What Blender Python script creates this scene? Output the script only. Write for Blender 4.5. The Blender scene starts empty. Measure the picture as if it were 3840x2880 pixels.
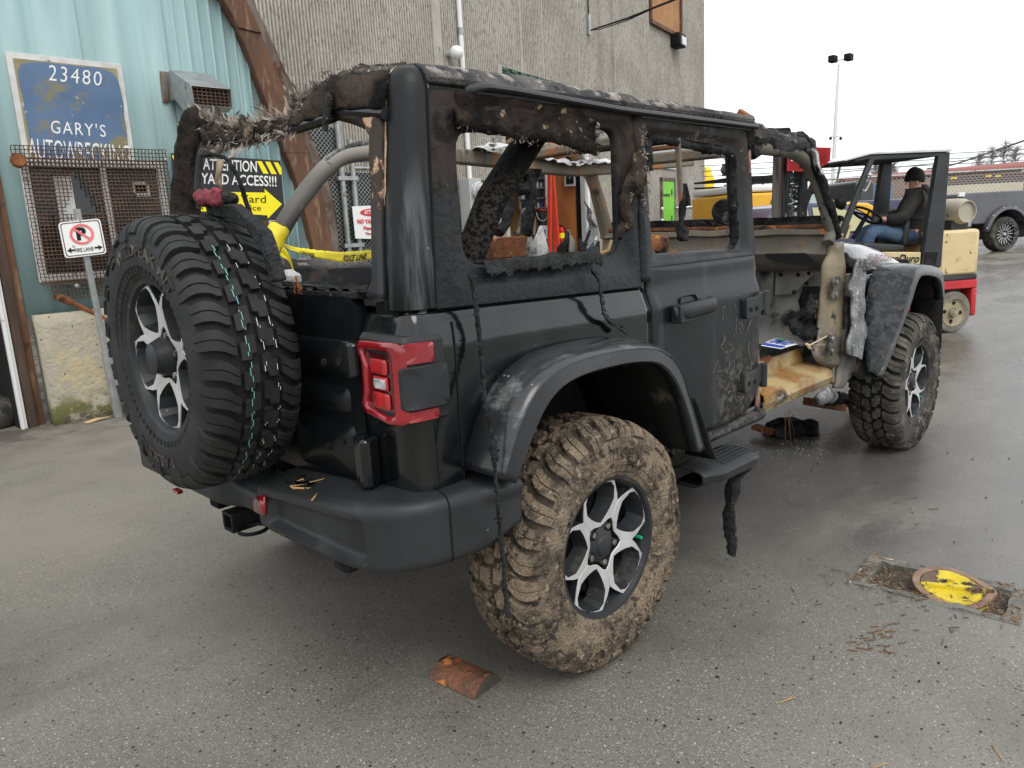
import bpy, bmesh, math, random
from mathutils import Vector, Matrix, noise
random.seed(7)
sc = bpy.context.scene
col = sc.collection
pi = math.pi
rad = math.radians
V = Vector
# ---------------------------------------------------------------- camera
CP = V((-1.795, -2.323, 1.418)); F_PX = 2810.0
def cam_axes(yaw, pitch, roll):
    f = V((math.cos(pitch)*math.cos(yaw), math.cos(pitch)*math.sin(yaw), math.sin(pitch)))
    r = f.cross(V((0, 0, 1))).normalized(); u = r.cross(f)
    c, s = math.cos(roll), math.sin(roll)
    return c*r+s*u, -s*r+c*u, f
CR, CU, CF = cam_axes(rad(45.277), rad(-11.495), rad(-3.093))
cd = bpy.data.cameras.new('camera'); cam = bpy.data.objects.new('camera', cd); col.objects.link(cam)
cd.sensor_width = 36; cd.sensor_fit = 'HORIZONTAL'; cd.lens = 36*F_PX/3840; cd.clip_start = .05; cd.clip_end = 2000
m = Matrix.Identity(4)
for i in range(3):
    m[i][0] = CR[i]; m[i][1] = CU[i]; m[i][2] = -CF[i]; m[i][3] = CP[i]
cam.matrix_world = m
sc.camera = cam
sc.render.resolution_x = 1024; sc.render.resolution_y = 768
# ---------------------------------------------------------------- sky, sun, exposure
w = bpy.data.worlds.new('World'); sc.world = w; w.use_nodes = True
nt = w.node_tree; nt.nodes.clear()
o_ = nt.nodes.new('ShaderNodeOutputWorld'); bg = nt.nodes.new('ShaderNodeBackground')
sky = nt.nodes.new('ShaderNodeTexSky'); sky.sky_type = 'NISHITA'; sky.sun_disc = False
sky.sun_elevation = rad(52); sky.sun_rotation = rad(200)
tc = nt.nodes.new('ShaderNodeTexCoord'); mp = nt.nodes.new('ShaderNodeMapping'); mp.inputs['Scale'].default_value = (1, 1, 2.6)
nz = nt.nodes.new('ShaderNodeTexNoise'); nz.inputs['Scale'].default_value = 2.2; nz.inputs['Detail'].default_value = 4; nz.inputs['Roughness'].default_value = .45
rp = nt.nodes.new('ShaderNodeValToRGB')
rp.color_ramp.elements[0].position = .32; rp.color_ramp.elements[0].color = (7.6, 7.8, 8.1, 1)
rp.color_ramp.elements[1].position = .62; rp.color_ramp.elements[1].color = (9.7, 9.8, 9.9, 1)
mx = nt.nodes.new('ShaderNodeMixRGB'); mx.inputs[0].default_value = .93
L = nt.links.new
L(tc.outputs['Generated'], mp.inputs[0]); L(mp.outputs[0], nz.inputs['Vector']); L(nz.outputs['Fac'], rp.inputs[0])
L(sky.outputs[0], mx.inputs[1]); L(rp.outputs[0], mx.inputs[2]); L(mx.outputs[0], bg.inputs[0])
bg.inputs[1].default_value = .10; L(bg.outputs[0], o_.inputs[0])
sl = bpy.data.lights.new('sun', 'SUN'); sl.energy = 0.9; sl.angle = rad(28); sl.color = (1, .97, .92)
so = bpy.data.objects.new('sun', sl); col.objects.link(so); so.rotation_euler = (rad(38), 0, rad(-20))
sc.view_settings.view_transform = 'Standard'; sc.view_settings.look = 'None'
sc.view_settings.exposure = 0.75; sc.view_settings.gamma = 1
# ---------------------------------------------------------------- photograph pixel -> place
ZT = dict(A=(0,0,1.6592),B=(0,800,1.508),C=(1000,150,1.659),D=(2000,350,2.074),E=(2700,300,1.843),F=(2700,900,1.8433),G=(700,1000,1.3825),H=(1700,1100,1.106),I=(2700,1800,1.536),J=(900,0,1.2289),K=(2500,300,2.7657),L=(3100,500,2.212),M=(2100,1050,2.765),N=(1400,150,2.765),O=(3100,850,3.687),P=(0,1000,2.371),Q=(1500,2400,4.916),R=(2600,1250,3.16),S=(1700,550,3.318),T=(2400,450,3.686),Z=(0,0,1/1.736),X=(1780,1480,1.536),Y=(640,560,2.836))
def ray(t, a, b):
    o = ZT[t]; u = o[0]+a/o[2]; v = o[1]+b/o[2]
    return CR*((u-1920)/F_PX) + CU*(-(v-1440)/F_PX) + CF
def on(t, a, b, **k):
    d = ray(t, a, b); (ax, val), = k.items(); i = 'xyz'.index(ax)
    return CP + d*((val-CP[i])/d[i])
def onplane(t, a, b, n, off):
    d = ray(t, a, b); return CP + d*((off-n.dot(CP))/n.dot(d))
def atdepth(t, a, b, dep): return CP + ray(t, a, b)*dep
def gz(x, y):                       # the yard: level round the wreck, rising gently towards the buildings and the street
    d = math.hypot(x-CP.x, y-CP.y)
    t = min(max(d-8.0, 0), 24.0)
    return .036*t*t/(t+2.2) if t > 0 else 0.0
def onG(t, a, b):
    d = ray(t, a, b); z = 0
    for _ in range(60):
        p = CP + d*((z-CP.z)/d.z); z = z*.5 + .5*gz(p.x, p.y)
    return p
# ---------------------------------------------------------------- mesh builder
OFF = {}
class MB:
    def __init__(s): s.v = []; s.f = []; s.mi = []; s.cur = 0
    def add(s, vs, fs):
        b = len(s.v); s.v += [V(p) for p in vs]; s.f += [[b+i for i in f] for f in fs]; s.mi += [s.cur]*len(fs); return s
    def grid(s, nu, nv, fn, closeu=False, closev=False):
        vs = [fn(i, j) for i in range(nu) for j in range(nv)]
        fs = []
        for i in range(nu if closeu else nu-1):
            for j in range(nv if closev else nv-1):
                i2 = (i+1) % nu; j2 = (j+1) % nv
                fs.append((i*nv+j, i2*nv+j, i2*nv+j2, i*nv+j2))
        return s.add(vs, fs)
    def box(s, c, size, rot=None, ax=None):
        c = V(c); hx, hy, hz = [q/2 for q in size]
        vs = [V((x, y, z)) for x in (-hx, hx) for y in (-hy, hy) for z in (-hz, hz)]
        if ax: vs = [ax[0]*p.x+ax[1]*p.y+ax[2]*p.z for p in vs]
        elif rot is not None: vs = [rot @ p for p in vs]
        return s.add([c+p for p in vs], [(0,1,3,2),(4,6,7,5),(0,4,5,1),(2,3,7,6),(0,2,6,4),(1,5,7,3)])
    def bar(s, a, b, w, h, up=(0, 0, 1)):
        a = V(a); b = V(b); d = (b-a); L_ = d.length; d.normalize()
        sd = d.cross(V(up))
        if sd.length < 1e-4: sd = d.cross(V((1, 0, 0)))
        sd.normalize(); u = sd.cross(d)
        return s.box((a+b)/2, (L_, w, h), ax=(d, sd, u))
    def tube(s, pts, r, n=8, caps=True, flat=1.0, up=None):
        pts = [V(p) for p in pts]; N = len(pts)
        rr = r if isinstance(r, (list, tuple)) else [r]*N
        t0 = (pts[1]-pts[0]).normalized()
        ref = V(up) if up else (V((0, 0, 1)) if abs(t0.z) < .9 else V((1, 0, 0)))
        sd = t0.cross(ref).normalized(); vs = []
        for i, p in enumerate(pts):
            t = ((pts[min(i+1, N-1)]-p).normalized() + (p-pts[max(i-1, 0)]).normalized())
            t = t.normalized() if t.length > 1e-6 else t0
            sd = (sd - t*sd.dot(t)); sd = sd.normalized() if sd.length > 1e-6 else t.orthogonal().normalized()
            u = sd.cross(t)
            for k in range(n):
                a = 2*pi*k/n; vs.append(p + sd*(math.cos(a)*rr[i]) + u*(math.sin(a)*rr[i]*flat))
        fs = [(i*n+k, i*n+(k+1) % n, (i+1)*n+(k+1) % n, (i+1)*n+k) for i in range(N-1) for k in range(n)]
        if caps: fs += [list(range(n-1, -1, -1)), [(N-1)*n+k for k in range(n)]]
        return s.add(vs, fs)
    def lathe(s, prof, o, axis, n=32, closed=False, caps=False):
        o = V(o); ax = V(axis).normalized(); e1 = ax.orthogonal().normalized(); e2 = ax.cross(e1)
        vs = []; np_ = len(prof)
        for k in range(n):
            a = 2*pi*k/n; d = e1*math.cos(a)+e2*math.sin(a)
            for (r, h) in prof: vs.append(o+d*r+ax*h)
        fs = []
        for k in range(n):
            k2 = (k+1) % n
            for j in range(np_ if closed else np_-1):
                j2 = (j+1) % np_; fs.append((k*np_+j, k2*np_+j, k2*np_+j2, k*np_+j2))
        if caps: fs += [[k*np_ for k in range(n)][::-1], [k*np_+np_-1 for k in range(n)]]
        return s.add(vs, fs)
    def prism(s, poly, o, U, W, dep):
        o = V(o); U = V(U); W = V(W); n = U.cross(W).normalized()
        k = len(poly); a = [o+U*p[0]+W*p[1] for p in poly]; b = [p+n*dep for p in a]
        return s.add(a+b, [list(range(k))[::-1], list(range(k, 2*k))]+[(i, (i+1) % k, k+(i+1) % k, k+i) for i in range(k)])
    def ball(s, c, r, n=12, sq=(1, 1, 1)):
        c = V(c); m_ = n//2
        return s.grid(n, m_+1, lambda i, j: c+V((math.cos(2*pi*i/n)*math.sin(pi*j/m_)*r*sq[0], math.sin(2*pi*i/n)*math.sin(pi*j/m_)*r*sq[1], math.cos(pi*j/m_)*r*sq[2])), closeu=True)
    def ring(s, outer, inner, fn, prof=((0, 0), (1, 0))):
        n = len(outer)
        def g(j, i):
            t, dd = prof[j]; a = outer[i]; b = inner[i]
            return fn(a[0]+(b[0]-a[0])*t, a[1]+(b[1]-a[1])*t, dd)
        return s.grid(len(prof), n, g, closev=True)
    def jitter(s, amt, scale=8, fn=None):
        for i, p in enumerate(s.v):
            k = amt*(fn(p) if fn else 1)
            if k: s.v[i] = p + noise.noise_vector(p*scale)*k
        return s
    def xf(s, fn): s.v = [V(fn(p)) for p in s.v]; return s
    def build(s, name, mat, parent=None, bevel=0, solid=0, sharp=35, seg=2, sub=0, origin=None, soff=-1):
        me = bpy.data.meshes.new(name)
        if parent is not None: off = OFF[parent.name]
        elif origin is not None: off = V(origin)
        else:
            xs = [p.x for p in s.v]; ys = [p.y for p in s.v]; off = V(((min(xs)+max(xs))/2, (min(ys)+max(ys))/2, min(p.z for p in s.v)))
        me.from_pydata([p-off for p in s.v], [], s.f)
        mats = mat if isinstance(mat, (list, tuple)) else [mat]
        for q in mats: me.materials.append(MT(q))
        if len(mats) > 1: me.polygons.foreach_set('material_index', s.mi)
        bm = bmesh.new(); bm.from_mesh(me); bmesh.ops.remove_doubles(bm, verts=bm.verts, dist=1e-5)
        bmesh.ops.recalc_face_normals(bm, faces=bm.faces); bm.to_mesh(me); bm.free()
        if sharp < 180:
            me.polygons.foreach_set('use_smooth', [True]*len(me.polygons)); me.set_sharp_from_angle(angle=rad(sharp))
        else: me.polygons.foreach_set('use_smooth', [True]*len(me.polygons))
        o = bpy.data.objects.new(name, me); col.objects.link(o)
        if solid: md = o.modifiers.new('s', 'SOLIDIFY'); md.thickness = solid; md.offset = soff
        if sub: md = o.modifiers.new('u', 'SUBSURF'); md.levels = sub; md.render_levels = sub
        if bevel: md = o.modifiers.new('b', 'BEVEL'); md.width = bevel; md.segments = seg; md.limit_method = 'ANGLE'; md.angle_limit = rad(40); md.harden_normals = False
        if parent is not None: o.parent = parent
        else: o.location = off
        OFF[o.name] = off
        return o
def tag(o, label=None, cat=None, group=None, kind=None):
    if label: o['label'] = label
    if cat: o['category'] = cat
    if group: o['group'] = group
    if kind: o['kind'] = kind
    return o
def thing(name, label, cat, loc, group=None):
    o = bpy.data.objects.new(name, None); col.objects.link(o); o.location = V(loc); o.empty_display_size = .2
    OFF[o.name] = V(loc); return tag(o, label, cat, group)
def copy_tree(o, parent=None):
    c = o.copy(); col.objects.link(c); c.parent = parent
    for ch in list(o.children): copy_tree(ch, c)
    return c
# ---------------------------------------------------------------- 2-D helpers
def rpoly(cs, r, na=5, ne=6):
    n = len(cs); out = []; rs = r if isinstance(r, (list, tuple)) else [r]*n
    A = []
    for i in range(n):
        p = V((cs[i][0], cs[i][1])); a = V((cs[i-1][0], cs[i-1][1])); b = V((cs[(i+1) % n][0], cs[(i+1) % n][1]))
        p0 = p+(a-p).normalized()*rs[i]; p1 = p+(b-p).normalized()*rs[i]
        A.append([p0*(1-t)**2+p*2*t*(1-t)+p1*t*t for t in [k/(na-1) for k in range(na)]])
    for i in range(n):
        out += A[i]; e0 = A[i][-1]; e1 = A[(i+1) % n][0]
        out += [e0+(e1-e0)*(k/(ne+1)) for k in range(1, ne+1)]
    return [(p.x, p.y) for p in out]
def lerp(a, b, t): return a+(b-a)*t
def interp(tab, x):
    if x <= tab[0][0]: return tab[0][1]
    for (a, b), (c, d) in zip(tab, tab[1:]):
        if x <= c: return b+(d-b)*(x-a)/(c-a)
    return tab[-1][1]
def smooth(a, b, x):
    t = min(max((x-a)/(b-a), 0), 1); return t*t*(3-2*t)
def spline(pts, n=8):
    pts = [V(p) for p in pts]; out = []
    for i in range(len(pts)-1):
        p0 = pts[max(i-1, 0)]; p1 = pts[i]; p2 = pts[i+1]; p3 = pts[min(i+2, len(pts)-1)]
        for k in range(n):
            t = k/n
            out.append(.5*((2*p1)+(p2-p0)*t+(2*p0-5*p1+4*p2-p3)*t*t+(-p0+3*p1-3*p2+p3)*t**3))
    return out+[pts[-1]]
_tx = {}
def text_geo(s, bold=0.0, spacing=1.0):
    k = (s, bold, spacing)
    if k in _tx: return _tx[k]
    cu = bpy.data.curves.new('t', 'FONT'); cu.body = s; cu.size = 1; cu.offset = bold; cu.space_character = spacing; cu.align_x = 'LEFT'; cu.resolution_u = 3
    cu.fill_mode = 'BOTH'
    ob = bpy.data.objects.new('t', cu); col.objects.link(ob)
    dg = bpy.context.evaluated_depsgraph_get(); me = bpy.data.meshes.new_from_object(ob.evaluated_get(dg))
    vs = [V((v.co.x, v.co.y, 0)) for v in me.vertices]; fs = [list(p.vertices) for p in me.polygons]
    bpy.data.objects.remove(ob); bpy.data.curves.remove(cu); bpy.data.meshes.remove(me)
    x0 = min(p.x for p in vs); x1 = max(p.x for p in vs); y0 = min(p.y for p in vs); y1 = max(p.y for p in vs)
    vs = [((p.x-x0)/(x1-x0), (p.y-y0)/(y1-y0)) for p in vs]
    _tx[k] = (vs, fs); return _tx[k]
def text_on(mb, s, fn, bold=0.0, spacing=1.0):       # fn(u, v) in 0..1 -> world point
    vs, fs = text_geo(s, bold, spacing); return mb.add([fn(u, v) for u, v in vs], fs)
# ---------------------------------------------------------------- materials
_M = {}
def MT(n): return _M[n]
def surf(name, c, c2=None, sc=4, lo=.35, hi=.65, rough=.5, metal=0, bump=0, bsc=60, layers=(), coat=0, det=6, st=(1, 1, 1), trans=0, alpha=1, emit=None, spec=.5, bst=None, ior=1.45, sheen=0):
    m = bpy.data.materials.new(name); m.use_nodes = True; nt = m.node_tree; N = nt.nodes; L = nt.links.new
    b = N['Principled BSDF']; tc = N.new('ShaderNodeTexCoord')
    def vec(stv):
        if tuple(stv) == (1, 1, 1): return tc.outputs['Object']
        mp = N.new('ShaderNodeMapping'); mp.inputs['Scale'].default_value = stv; L(tc.outputs['Object'], mp.inputs[0]); return mp.outputs[0]
    def mapr(sock, a, z):
        r = N.new('ShaderNodeMapRange'); r.interpolation_type = 'SMOOTHSTEP'; r.inputs[1].default_value = a; r.inputs[2].default_value = z; L(sock, r.inputs[0]); return r.outputs[0]
    def nse(scale, stv, d=6, rg=.55, off=0):
        n = N.new('ShaderNodeTexNoise'); n.inputs['Scale'].default_value = scale; n.inputs['Detail'].default_value = d; n.inputs['Roughness'].default_value = rg
        L(vec(stv), n.inputs['Vector']); return n.outputs['Fac']
    def mixc(f, a, bb):
        q = N.new('ShaderNodeMix'); q.data_type = 'RGBA'; L(f, q.inputs[0])
        for i, x in ((6, a), (7, bb)):
            if isinstance(x, tuple): q.inputs[i].default_value = (*x[:3], 1)
            else: L(x, q.inputs[i])
        return q.outputs[2]
    def mixf(f, a, bb):
        q = N.new('ShaderNodeMix'); q.data_type = 'FLOAT'; L(f, q.inputs[0])
        for i, x in ((2, a), (3, bb)):
            if isinstance(x, (int, float)): q.inputs[i].default_value = x
            else: L(x, q.inputs[i])
        return q.outputs[0]
    def mul(a, bb):
        q = N.new('ShaderNodeMath'); q.operation = 'MULTIPLY'
        for i, x in ((0, a), (1, bb)):
            if isinstance(x, (int, float)): q.inputs[i].default_value = x
            else: L(x, q.inputs[i])
        return q.outputs[0]
    cc = c; rr = rough; mm = metal
    if c2: cc = mixc(mapr(nse(sc, st, det), lo, hi), c, c2)
    for ly in layers:
        lst = ly.get('st', (1, 1, 1)); t = ly.get('t', 'n')
        if t == 'n': f = mapr(nse(ly.get('sc', 6), lst, ly.get('det', 8), ly.get('rg', .6)), ly.get('lo', .5), ly.get('hi', .6))
        elif t == 'v':
            n = N.new('ShaderNodeTexVoronoi'); n.inputs['Scale'].default_value = ly['sc']; L(vec(lst), n.inputs['Vector'])
            f = mapr(n.outputs['Distance'], ly['hi'], ly['lo'])
            sp = N.new('ShaderNodeSeparateColor'); L(n.outputs['Color'], sp.inputs[0]); f = mul(f, mapr(sp.outputs[0], ly.get('p', .8), ly.get('p', .8)+.02))
        elif t == 'e':
            n = N.new('ShaderNodeTexVoronoi'); n.feature = 'DISTANCE_TO_EDGE'; n.inputs['Scale'].default_value = ly['sc']; L(vec(lst), n.inputs['Vector'])
            f = mapr(n.outputs['Distance'], ly['hi'], ly['lo'])
        elif t == 'c': f = None
        if 'up' in ly:
            g = N.new('ShaderNodeNewGeometry'); sx = N.new('ShaderNodeSeparateXYZ'); L(g.outputs['Normal'], sx.inputs[0])
            u = mapr(sx.outputs[2], *ly['up']); f = mul(f, u) if f else u
        for ax in 'xyz':
            if ax in ly:
                sx = N.new('ShaderNodeSeparateXYZ'); L(tc.outputs['Object'], sx.inputs[0]); src = sx.outputs['xyz'.index(ax)]
                ed = ly.get('edge', .0)
                if ed:
                    ad = N.new('ShaderNodeMath'); ad.operation = 'ADD'; L(src, ad.inputs[0]); L(mul(nse(ly.get('esc', 9), (1, 1, 1)), ed), ad.inputs[1]); src = ad.outputs[0]
                u = mapr(src, *ly[ax]); f = mul(f, u) if f else u
        if 'a' in ly: f = mul(f, ly['a'])
        cc = mixc(f, cc, ly['c'])
        if 'r' in ly: rr = mixf(f, rr, ly['r'])
        if 'm' in ly: mm = mixf(f, mm, ly['m'])
    for nme, val in (('Base Color', cc), ('Roughness', rr), ('Metallic', mm)):
        i = b.inputs[nme]
        if isinstance(val, tuple): i.default_value = (*val[:3], 1)
        elif isinstance(val, (int, float)): i.default_value = val
        else: L(val, i)
    b.inputs['Specular IOR Level'].default_value = spec; b.inputs['IOR'].default_value = ior
    if coat: b.inputs['Coat Weight'].default_value = coat; b.inputs['Coat Roughness'].default_value = .12
    if trans: b.inputs['Transmission Weight'].default_value = trans
    if alpha < 1: b.inputs['Alpha'].default_value = alpha
    if emit: b.inputs['Emission Color'].default_value = (*emit[:3], 1); b.inputs['Emission Strength'].default_value = emit[3]
    if bump:
        bn = N.new('ShaderNodeBump'); bn.inputs['Strength'].default_value = min(bump, 1); bn.inputs['Distance'].default_value = .02*max(1, bump)
        L(nse(bsc, bst or (1, 1, 1), 5), bn.inputs['Height']); L(bn.outputs[0], b.inputs['Normal'])
    _M[name] = m; return m
DUST = dict(c=(.17, .165, .155), sc=3, st=(2, 2, .35), lo=.48, hi=.8, r=.65, a=.35)
SPECK = dict(t='v', c=(.6, .6, .58), sc=42, lo=.05, hi=.10, p=.90, r=.7)
surf('paint', (.004, .0045, .0055), spec=.35, rough=.14, coat=.45, layers=[dict(DUST, a=.10, r=.35), dict(c=(.045, .045, .046), sc=2.2, st=(1.5, 1.5, .6), lo=.52, hi=.78, r=.4, a=.3), dict(t='v', c=(.3, .3, .28), sc=34, lo=.03, hi=.07, p=.95)])
surf('paint_dull', (.005, .0055, .0065), rough=.34, layers=[dict(c=(.05, .05, .05), sc=3, lo=.5, hi=.8, r=.5, a=.4)])
surf('paint_door', (.007, .0078, .009), spec=0.3, rough=.40, coat=.15, bump=.05, bsc=50, layers=[dict(c=(.085, .076, .062), sc=38, lo=.46, hi=.58, r=.85, x=(-.36, -.20), z=(1.02, .80), edge=.10, esc=12), dict(c=(.012, .011, .010), sc=24, lo=.54, hi=.60, r=.8, x=(-.30, -.16), z=(.98, .80), edge=.1, esc=12), dict(c=(.19, .17, .14), sc=70, lo=.62, hi=.68, r=.9, x=(-.30, -.16), z=(1.0, .82), edge=.1, esc=12),dict(c=(.085, .088, .094), sc=2.2, st=(6, 6, .25), lo=.52, hi=.76, r=.5, a=.42), dict(t='v', c=(.4, .4, .38), sc=30, lo=.04, hi=.09, p=.93)])
surf('door_blister', (.014, .015, .016), rough=.5, bump=.8, bsc=40, layers=[dict(c=(.075, .068, .058), sc=34, lo=.5, hi=.58, r=.8), dict(c=(.12, .11, .095), sc=60, lo=.62, hi=.68, r=.9)])
surf('hardtop', (.008, .0085, .0095), (.015, .016, .017), sc=1.5, st=(3, 3, .4), spec=0.25, rough=.42, layers=[SPECK, dict(c=(.15, .155, .16), sc=3, st=(7, 7, .3), lo=.46, hi=.70, r=.36, a=.75, z=(1.66, 1.42))])
surf('plastic', (.018, .0185, .020), (.030, .031, .033), sc=3, spec=0.36, rough=.46, bump=.06, bsc=300, layers=[dict(c=(.16, .155, .145), sc=5, lo=.55, hi=.85, r=.75, a=.35), dict(t='v', c=(.3, .28, .25), sc=36, lo=.05, hi=.1, p=.95)])
surf('flare', (.010, .011, .013), (.032, .034, .037), sc=2, st=(1, 1, 2), rough=.22, spec=.6, layers=[dict(c=(.30, .30, .30), sc=3.5, st=(1, 3, 5), lo=.52, hi=.72, r=.4, a=.6, up=(.1, .6)), dict(t='v', c=(.5, .5, .48), sc=30, lo=.08, hi=.14, p=.9, up=(.5, .9))])
surf('plastic_dark', (.012, .012, .013), spec=0.2, rough=.6, layers=[dict(c=(.09, .07, .05), sc=9, lo=.55, hi=.7, r=.9, a=.5)])
surf('liner', (.012, .012, .012), spec=0.15, rough=.75, bump=.2, bsc=30, layers=[dict(c=(.10, .075, .05), sc=7, lo=.56, hi=.68, r=.95, a=.7)])
surf('burnt', (.014, .012, .011), (.062, .048, .038), sc=7, spec=0.12, rough=.9, bump=.9, bsc=70, bst=(1, 1, .5), layers=[dict(c=(.30, .21, .14), sc=11, lo=.62, hi=.70, r=.95, a=.7), dict(c=(.006, .006, .006), sc=5, lo=.5, hi=.62, r=.9)])
surf('burnt_edge', (.012, .010, .009), (.042, .032, .026), sc=9, spec=0.12, rough=.9, bump=.8, bsc=60, layers=[dict(c=(.32, .23, .16), sc=20, lo=.62, hi=.68, r=.9), dict(c=(.008, .008, .008), sc=6, lo=.55, hi=.65)])
surf('burnt_roof', (.05, .05, .052), (.16, .15, .145), sc=6, spec=0.2, rough=.85, bump=.9, bsc=120, layers=[dict(c=(.42, .38, .34), sc=16, lo=.5, hi=.62, r=.9, up=(.35, .8)), dict(c=(.015, .014, .014), sc=12, lo=.56, hi=.64, a=.8)])
surf('fibre', (.13, .10, .08), (.46, .40, .34), sc=16, rough=.9, layers=[dict(c=(.03, .025, .02), sc=5, lo=.52, hi=.62)])
surf('char', (.008, .008, .008), (.03, .03, .031), sc=14, spec=0.12, rough=.75, bump=1, bsc=45, layers=[dict(c=(.10, .10, .10), sc=20, lo=.64, hi=.72, a=.7)])
surf('char_crack', (.030, .027, .024), spec=0.15, rough=.8, bump=.7, bsc=60, layers=[dict(c=(.003, .003, .003), sc=70, lo=.46, hi=.52, det=2), dict(c=(.004, .004, .004), sc=2, lo=.2, hi=.3, z=(1.5, 1.66))])
surf('melt', (.035, .036, .038), (.012, .012, .012), sc=18, spec=0.25, rough=.6, bump=1, bsc=80, layers=[dict(c=(.2, .2, .2), sc=30, lo=.66, hi=.74)])
surf('ash', (.38, .38, .38), (.62, .62, .61), sc=10, spec=0.2, rough=.95, bump=.8, bsc=40, layers=[dict(c=(.03, .03, .03), sc=7, lo=.56, hi=.66)])
surf('steel_burnt', (.20, .172, .125), (.14, .125, .10), sc=4, rough=.7, metal=.2, bump=.3, bsc=40, layers=[dict(c=(.30, .13, .045), sc=5, lo=.5, hi=.64, r=.9, m=0), dict(c=(.05, .045, .04), sc=9, lo=.58, hi=.7, r=.9)])
surf('bar_dull', (.185, .165, .125), (.12, .112, .095), sc=5, rough=.65, metal=.15, bump=.25, bsc=40, layers=[dict(c=(.03, .028, .025), sc=7, lo=.54, hi=.66, r=.9), dict(c=(.22, .10, .04), sc=6, lo=.66, hi=.72)])
surf('steel_grey', (.13, .125, .11), (.22, .205, .17), sc=5, rough=.6, metal=.35, bump=.2, bsc=50, layers=[dict(c=(.03, .03, .03), sc=6, lo=.55, hi=.68, r=.8)])
surf('bar_taped', (.020, .020, .021), rough=.5, layers=[dict(c=(.11, .103, .09), sc=2, lo=.2, hi=.3, z=(1.40, 1.62), r=.6), dict(c=(.23, .21, .18), sc=2, lo=.2, hi=.3, z=(1.66, 1.80), r=.6)])
surf('sill', (.38, .28, .12), (.30, .235, .14), sc=4, rough=.6, bump=.15, bsc=30, layers=[dict(c=(.24, .12, .03), sc=4, lo=.48, hi=.6, r=.8), dict(c=(.04, .035, .03), sc=8, lo=.55, hi=.66, r=.9), dict(c=(.25, .24, .2), sc=16, lo=.58, hi=.66)])
surf('pillar', (.27, .215, .12), (.17, .148, .11), sc=6, st=(1, 1, .4), rough=.65, bump=.3, bsc=30, layers=[dict(c=(.34, .31, .28), sc=5, lo=.52, hi=.6, r=.8), dict(c=(.26, .11, .03), sc=6, st=(1, 1, .5), lo=.6, hi=.68), dict(c=(.03, .03, .03), sc=9, lo=.62, hi=.7)])
surf('rust', (.28, .105, .035), (.12, .045, .02), sc=9, rough=.9, bump=.5, bsc=70, layers=[dict(c=(.45, .2, .06), sc=14, lo=.58, hi=.66), dict(c=(.02, .017, .015), sc=6, lo=.56, hi=.64)])
surf('scorch_tan', (.50, .36, .24), (.62, .47, .33), sc=40, rough=.9, bump=.5, bsc=90)
surf('alu_melt', (.28, .28, .28), (.16, .16, .16), sc=9, rough=.55, metal=.45, bump=1, bsc=36, layers=[dict(c=(.05, .05, .05), sc=9, lo=.57, hi=.66, m=0, r=.9), dict(c=(.75, .75, .75), sc=25, lo=.62, hi=.7)])
surf('fender_burnt', (.016, .017, .018), spec=0.25, rough=.55, bump=.5, bsc=24, layers=[dict(c=(.058, .060, .063), sc=20, lo=.42, hi=.62, r=.8, det=10), dict(c=(.015, .015, .016), sc=22, lo=.56, hi=.64)])
surf('firewall', (.24, .235, .22), (.12, .115, .11), sc=4, rough=.8, bump=.4, bsc=20, layers=[dict(c=(.02, .02, .02), sc=5, lo=.54, hi=.64), dict(c=(.34, .26, .15), sc=6, lo=.6, hi=.68)])
surf('hood', (.32, .33, .34), (.06, .062, .066), sc=2.5, rough=.22, coat=.5, layers=[dict(c=(.03, .03, .03), sc=9, lo=.6, hi=.72, r=.7)])
surf('rubber', (.016, .016, .017), (.028, .028, .028), sc=12, spec=0.3, rough=.62, bump=.08, bsc=120)
surf('rubber_dust', (.035, .033, .030), (.085, .078, .068), sc=8, spec=0.2, rough=.85, bump=.2, bsc=60, layers=[dict(c=(.17, .15, .12), sc=14, lo=.52, hi=.62, a=.7)])
surf('rubber_mud', (.085, .070, .054), (.185, .148, .108), sc=40, lo=.40, hi=.6, spec=0.15, rough=.92, bump=1, bsc=110, layers=[dict(c=(.29, .225, .16), sc=9, lo=.44, hi=.60, r=.95, det=12, a=.85), dict(c=(.38, .30, .22), sc=45, lo=.56, hi=.66, r=.95), dict(c=(.028, .025, .022), sc=26, lo=.585, hi=.63, a=.8), dict(c=(.24, .11, .035), sc=6, lo=.64, hi=.74, a=.7)])
surf('mud', (.27, .21, .15), (.17, .13, .09), sc=20, rough=.95, bump=1, bsc=90)
surf('machined', (.60, .60, .595), (.50, .50, .49), sc=9, rough=.38, metal=.35, layers=[dict(c=(.42, .37, .31), sc=12, lo=.58, hi=.74, r=.7, m=.1, a=.6)])
surf('rim_dark', (.030, .031, .034), spec=0.3, rough=.4, metal=.2, layers=[dict(c=(.16, .14, .12), sc=9, lo=.55, hi=.72, r=.8, a=.5), dict(t='v', c=(.45, .42, .36), sc=60, lo=.06, hi=.12, p=.88)])
surf('rim_black', (.006, .006, .006), spec=0.2, rough=.6)
surf('lug', (.42, .41, .39), rough=.35, metal=.9, layers=[dict(c=(.2, .17, .13), sc=40, lo=.5, hi=.6, r=.7)])
surf('green_cap', (.02, .35, .2), rough=.5)
surf('red_print', (.75, .09, .10), rough=.6)
surf('white_line', (.72, .73, .72), rough=.7); surf('teal_line', (.25, .62, .60), rough=.7)
surf('lens_red', (.20, .003, .008), (.28, .006, .012), sc=6, rough=.12, coat=1, spec=.6)
surf('lens_bright', (.55, .012, .016), (.32, .008, .01), sc=30, rough=.15, coat=1, bump=.3, bsc=160)
surf('lens_deep', (.06, .002, .004), rough=.1, coat=1)
surf('lens_clear', (.62, .62, .63), (.35, .34, .35), sc=40, rough=.1, coat=1, bump=.4, bsc=130)
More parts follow.
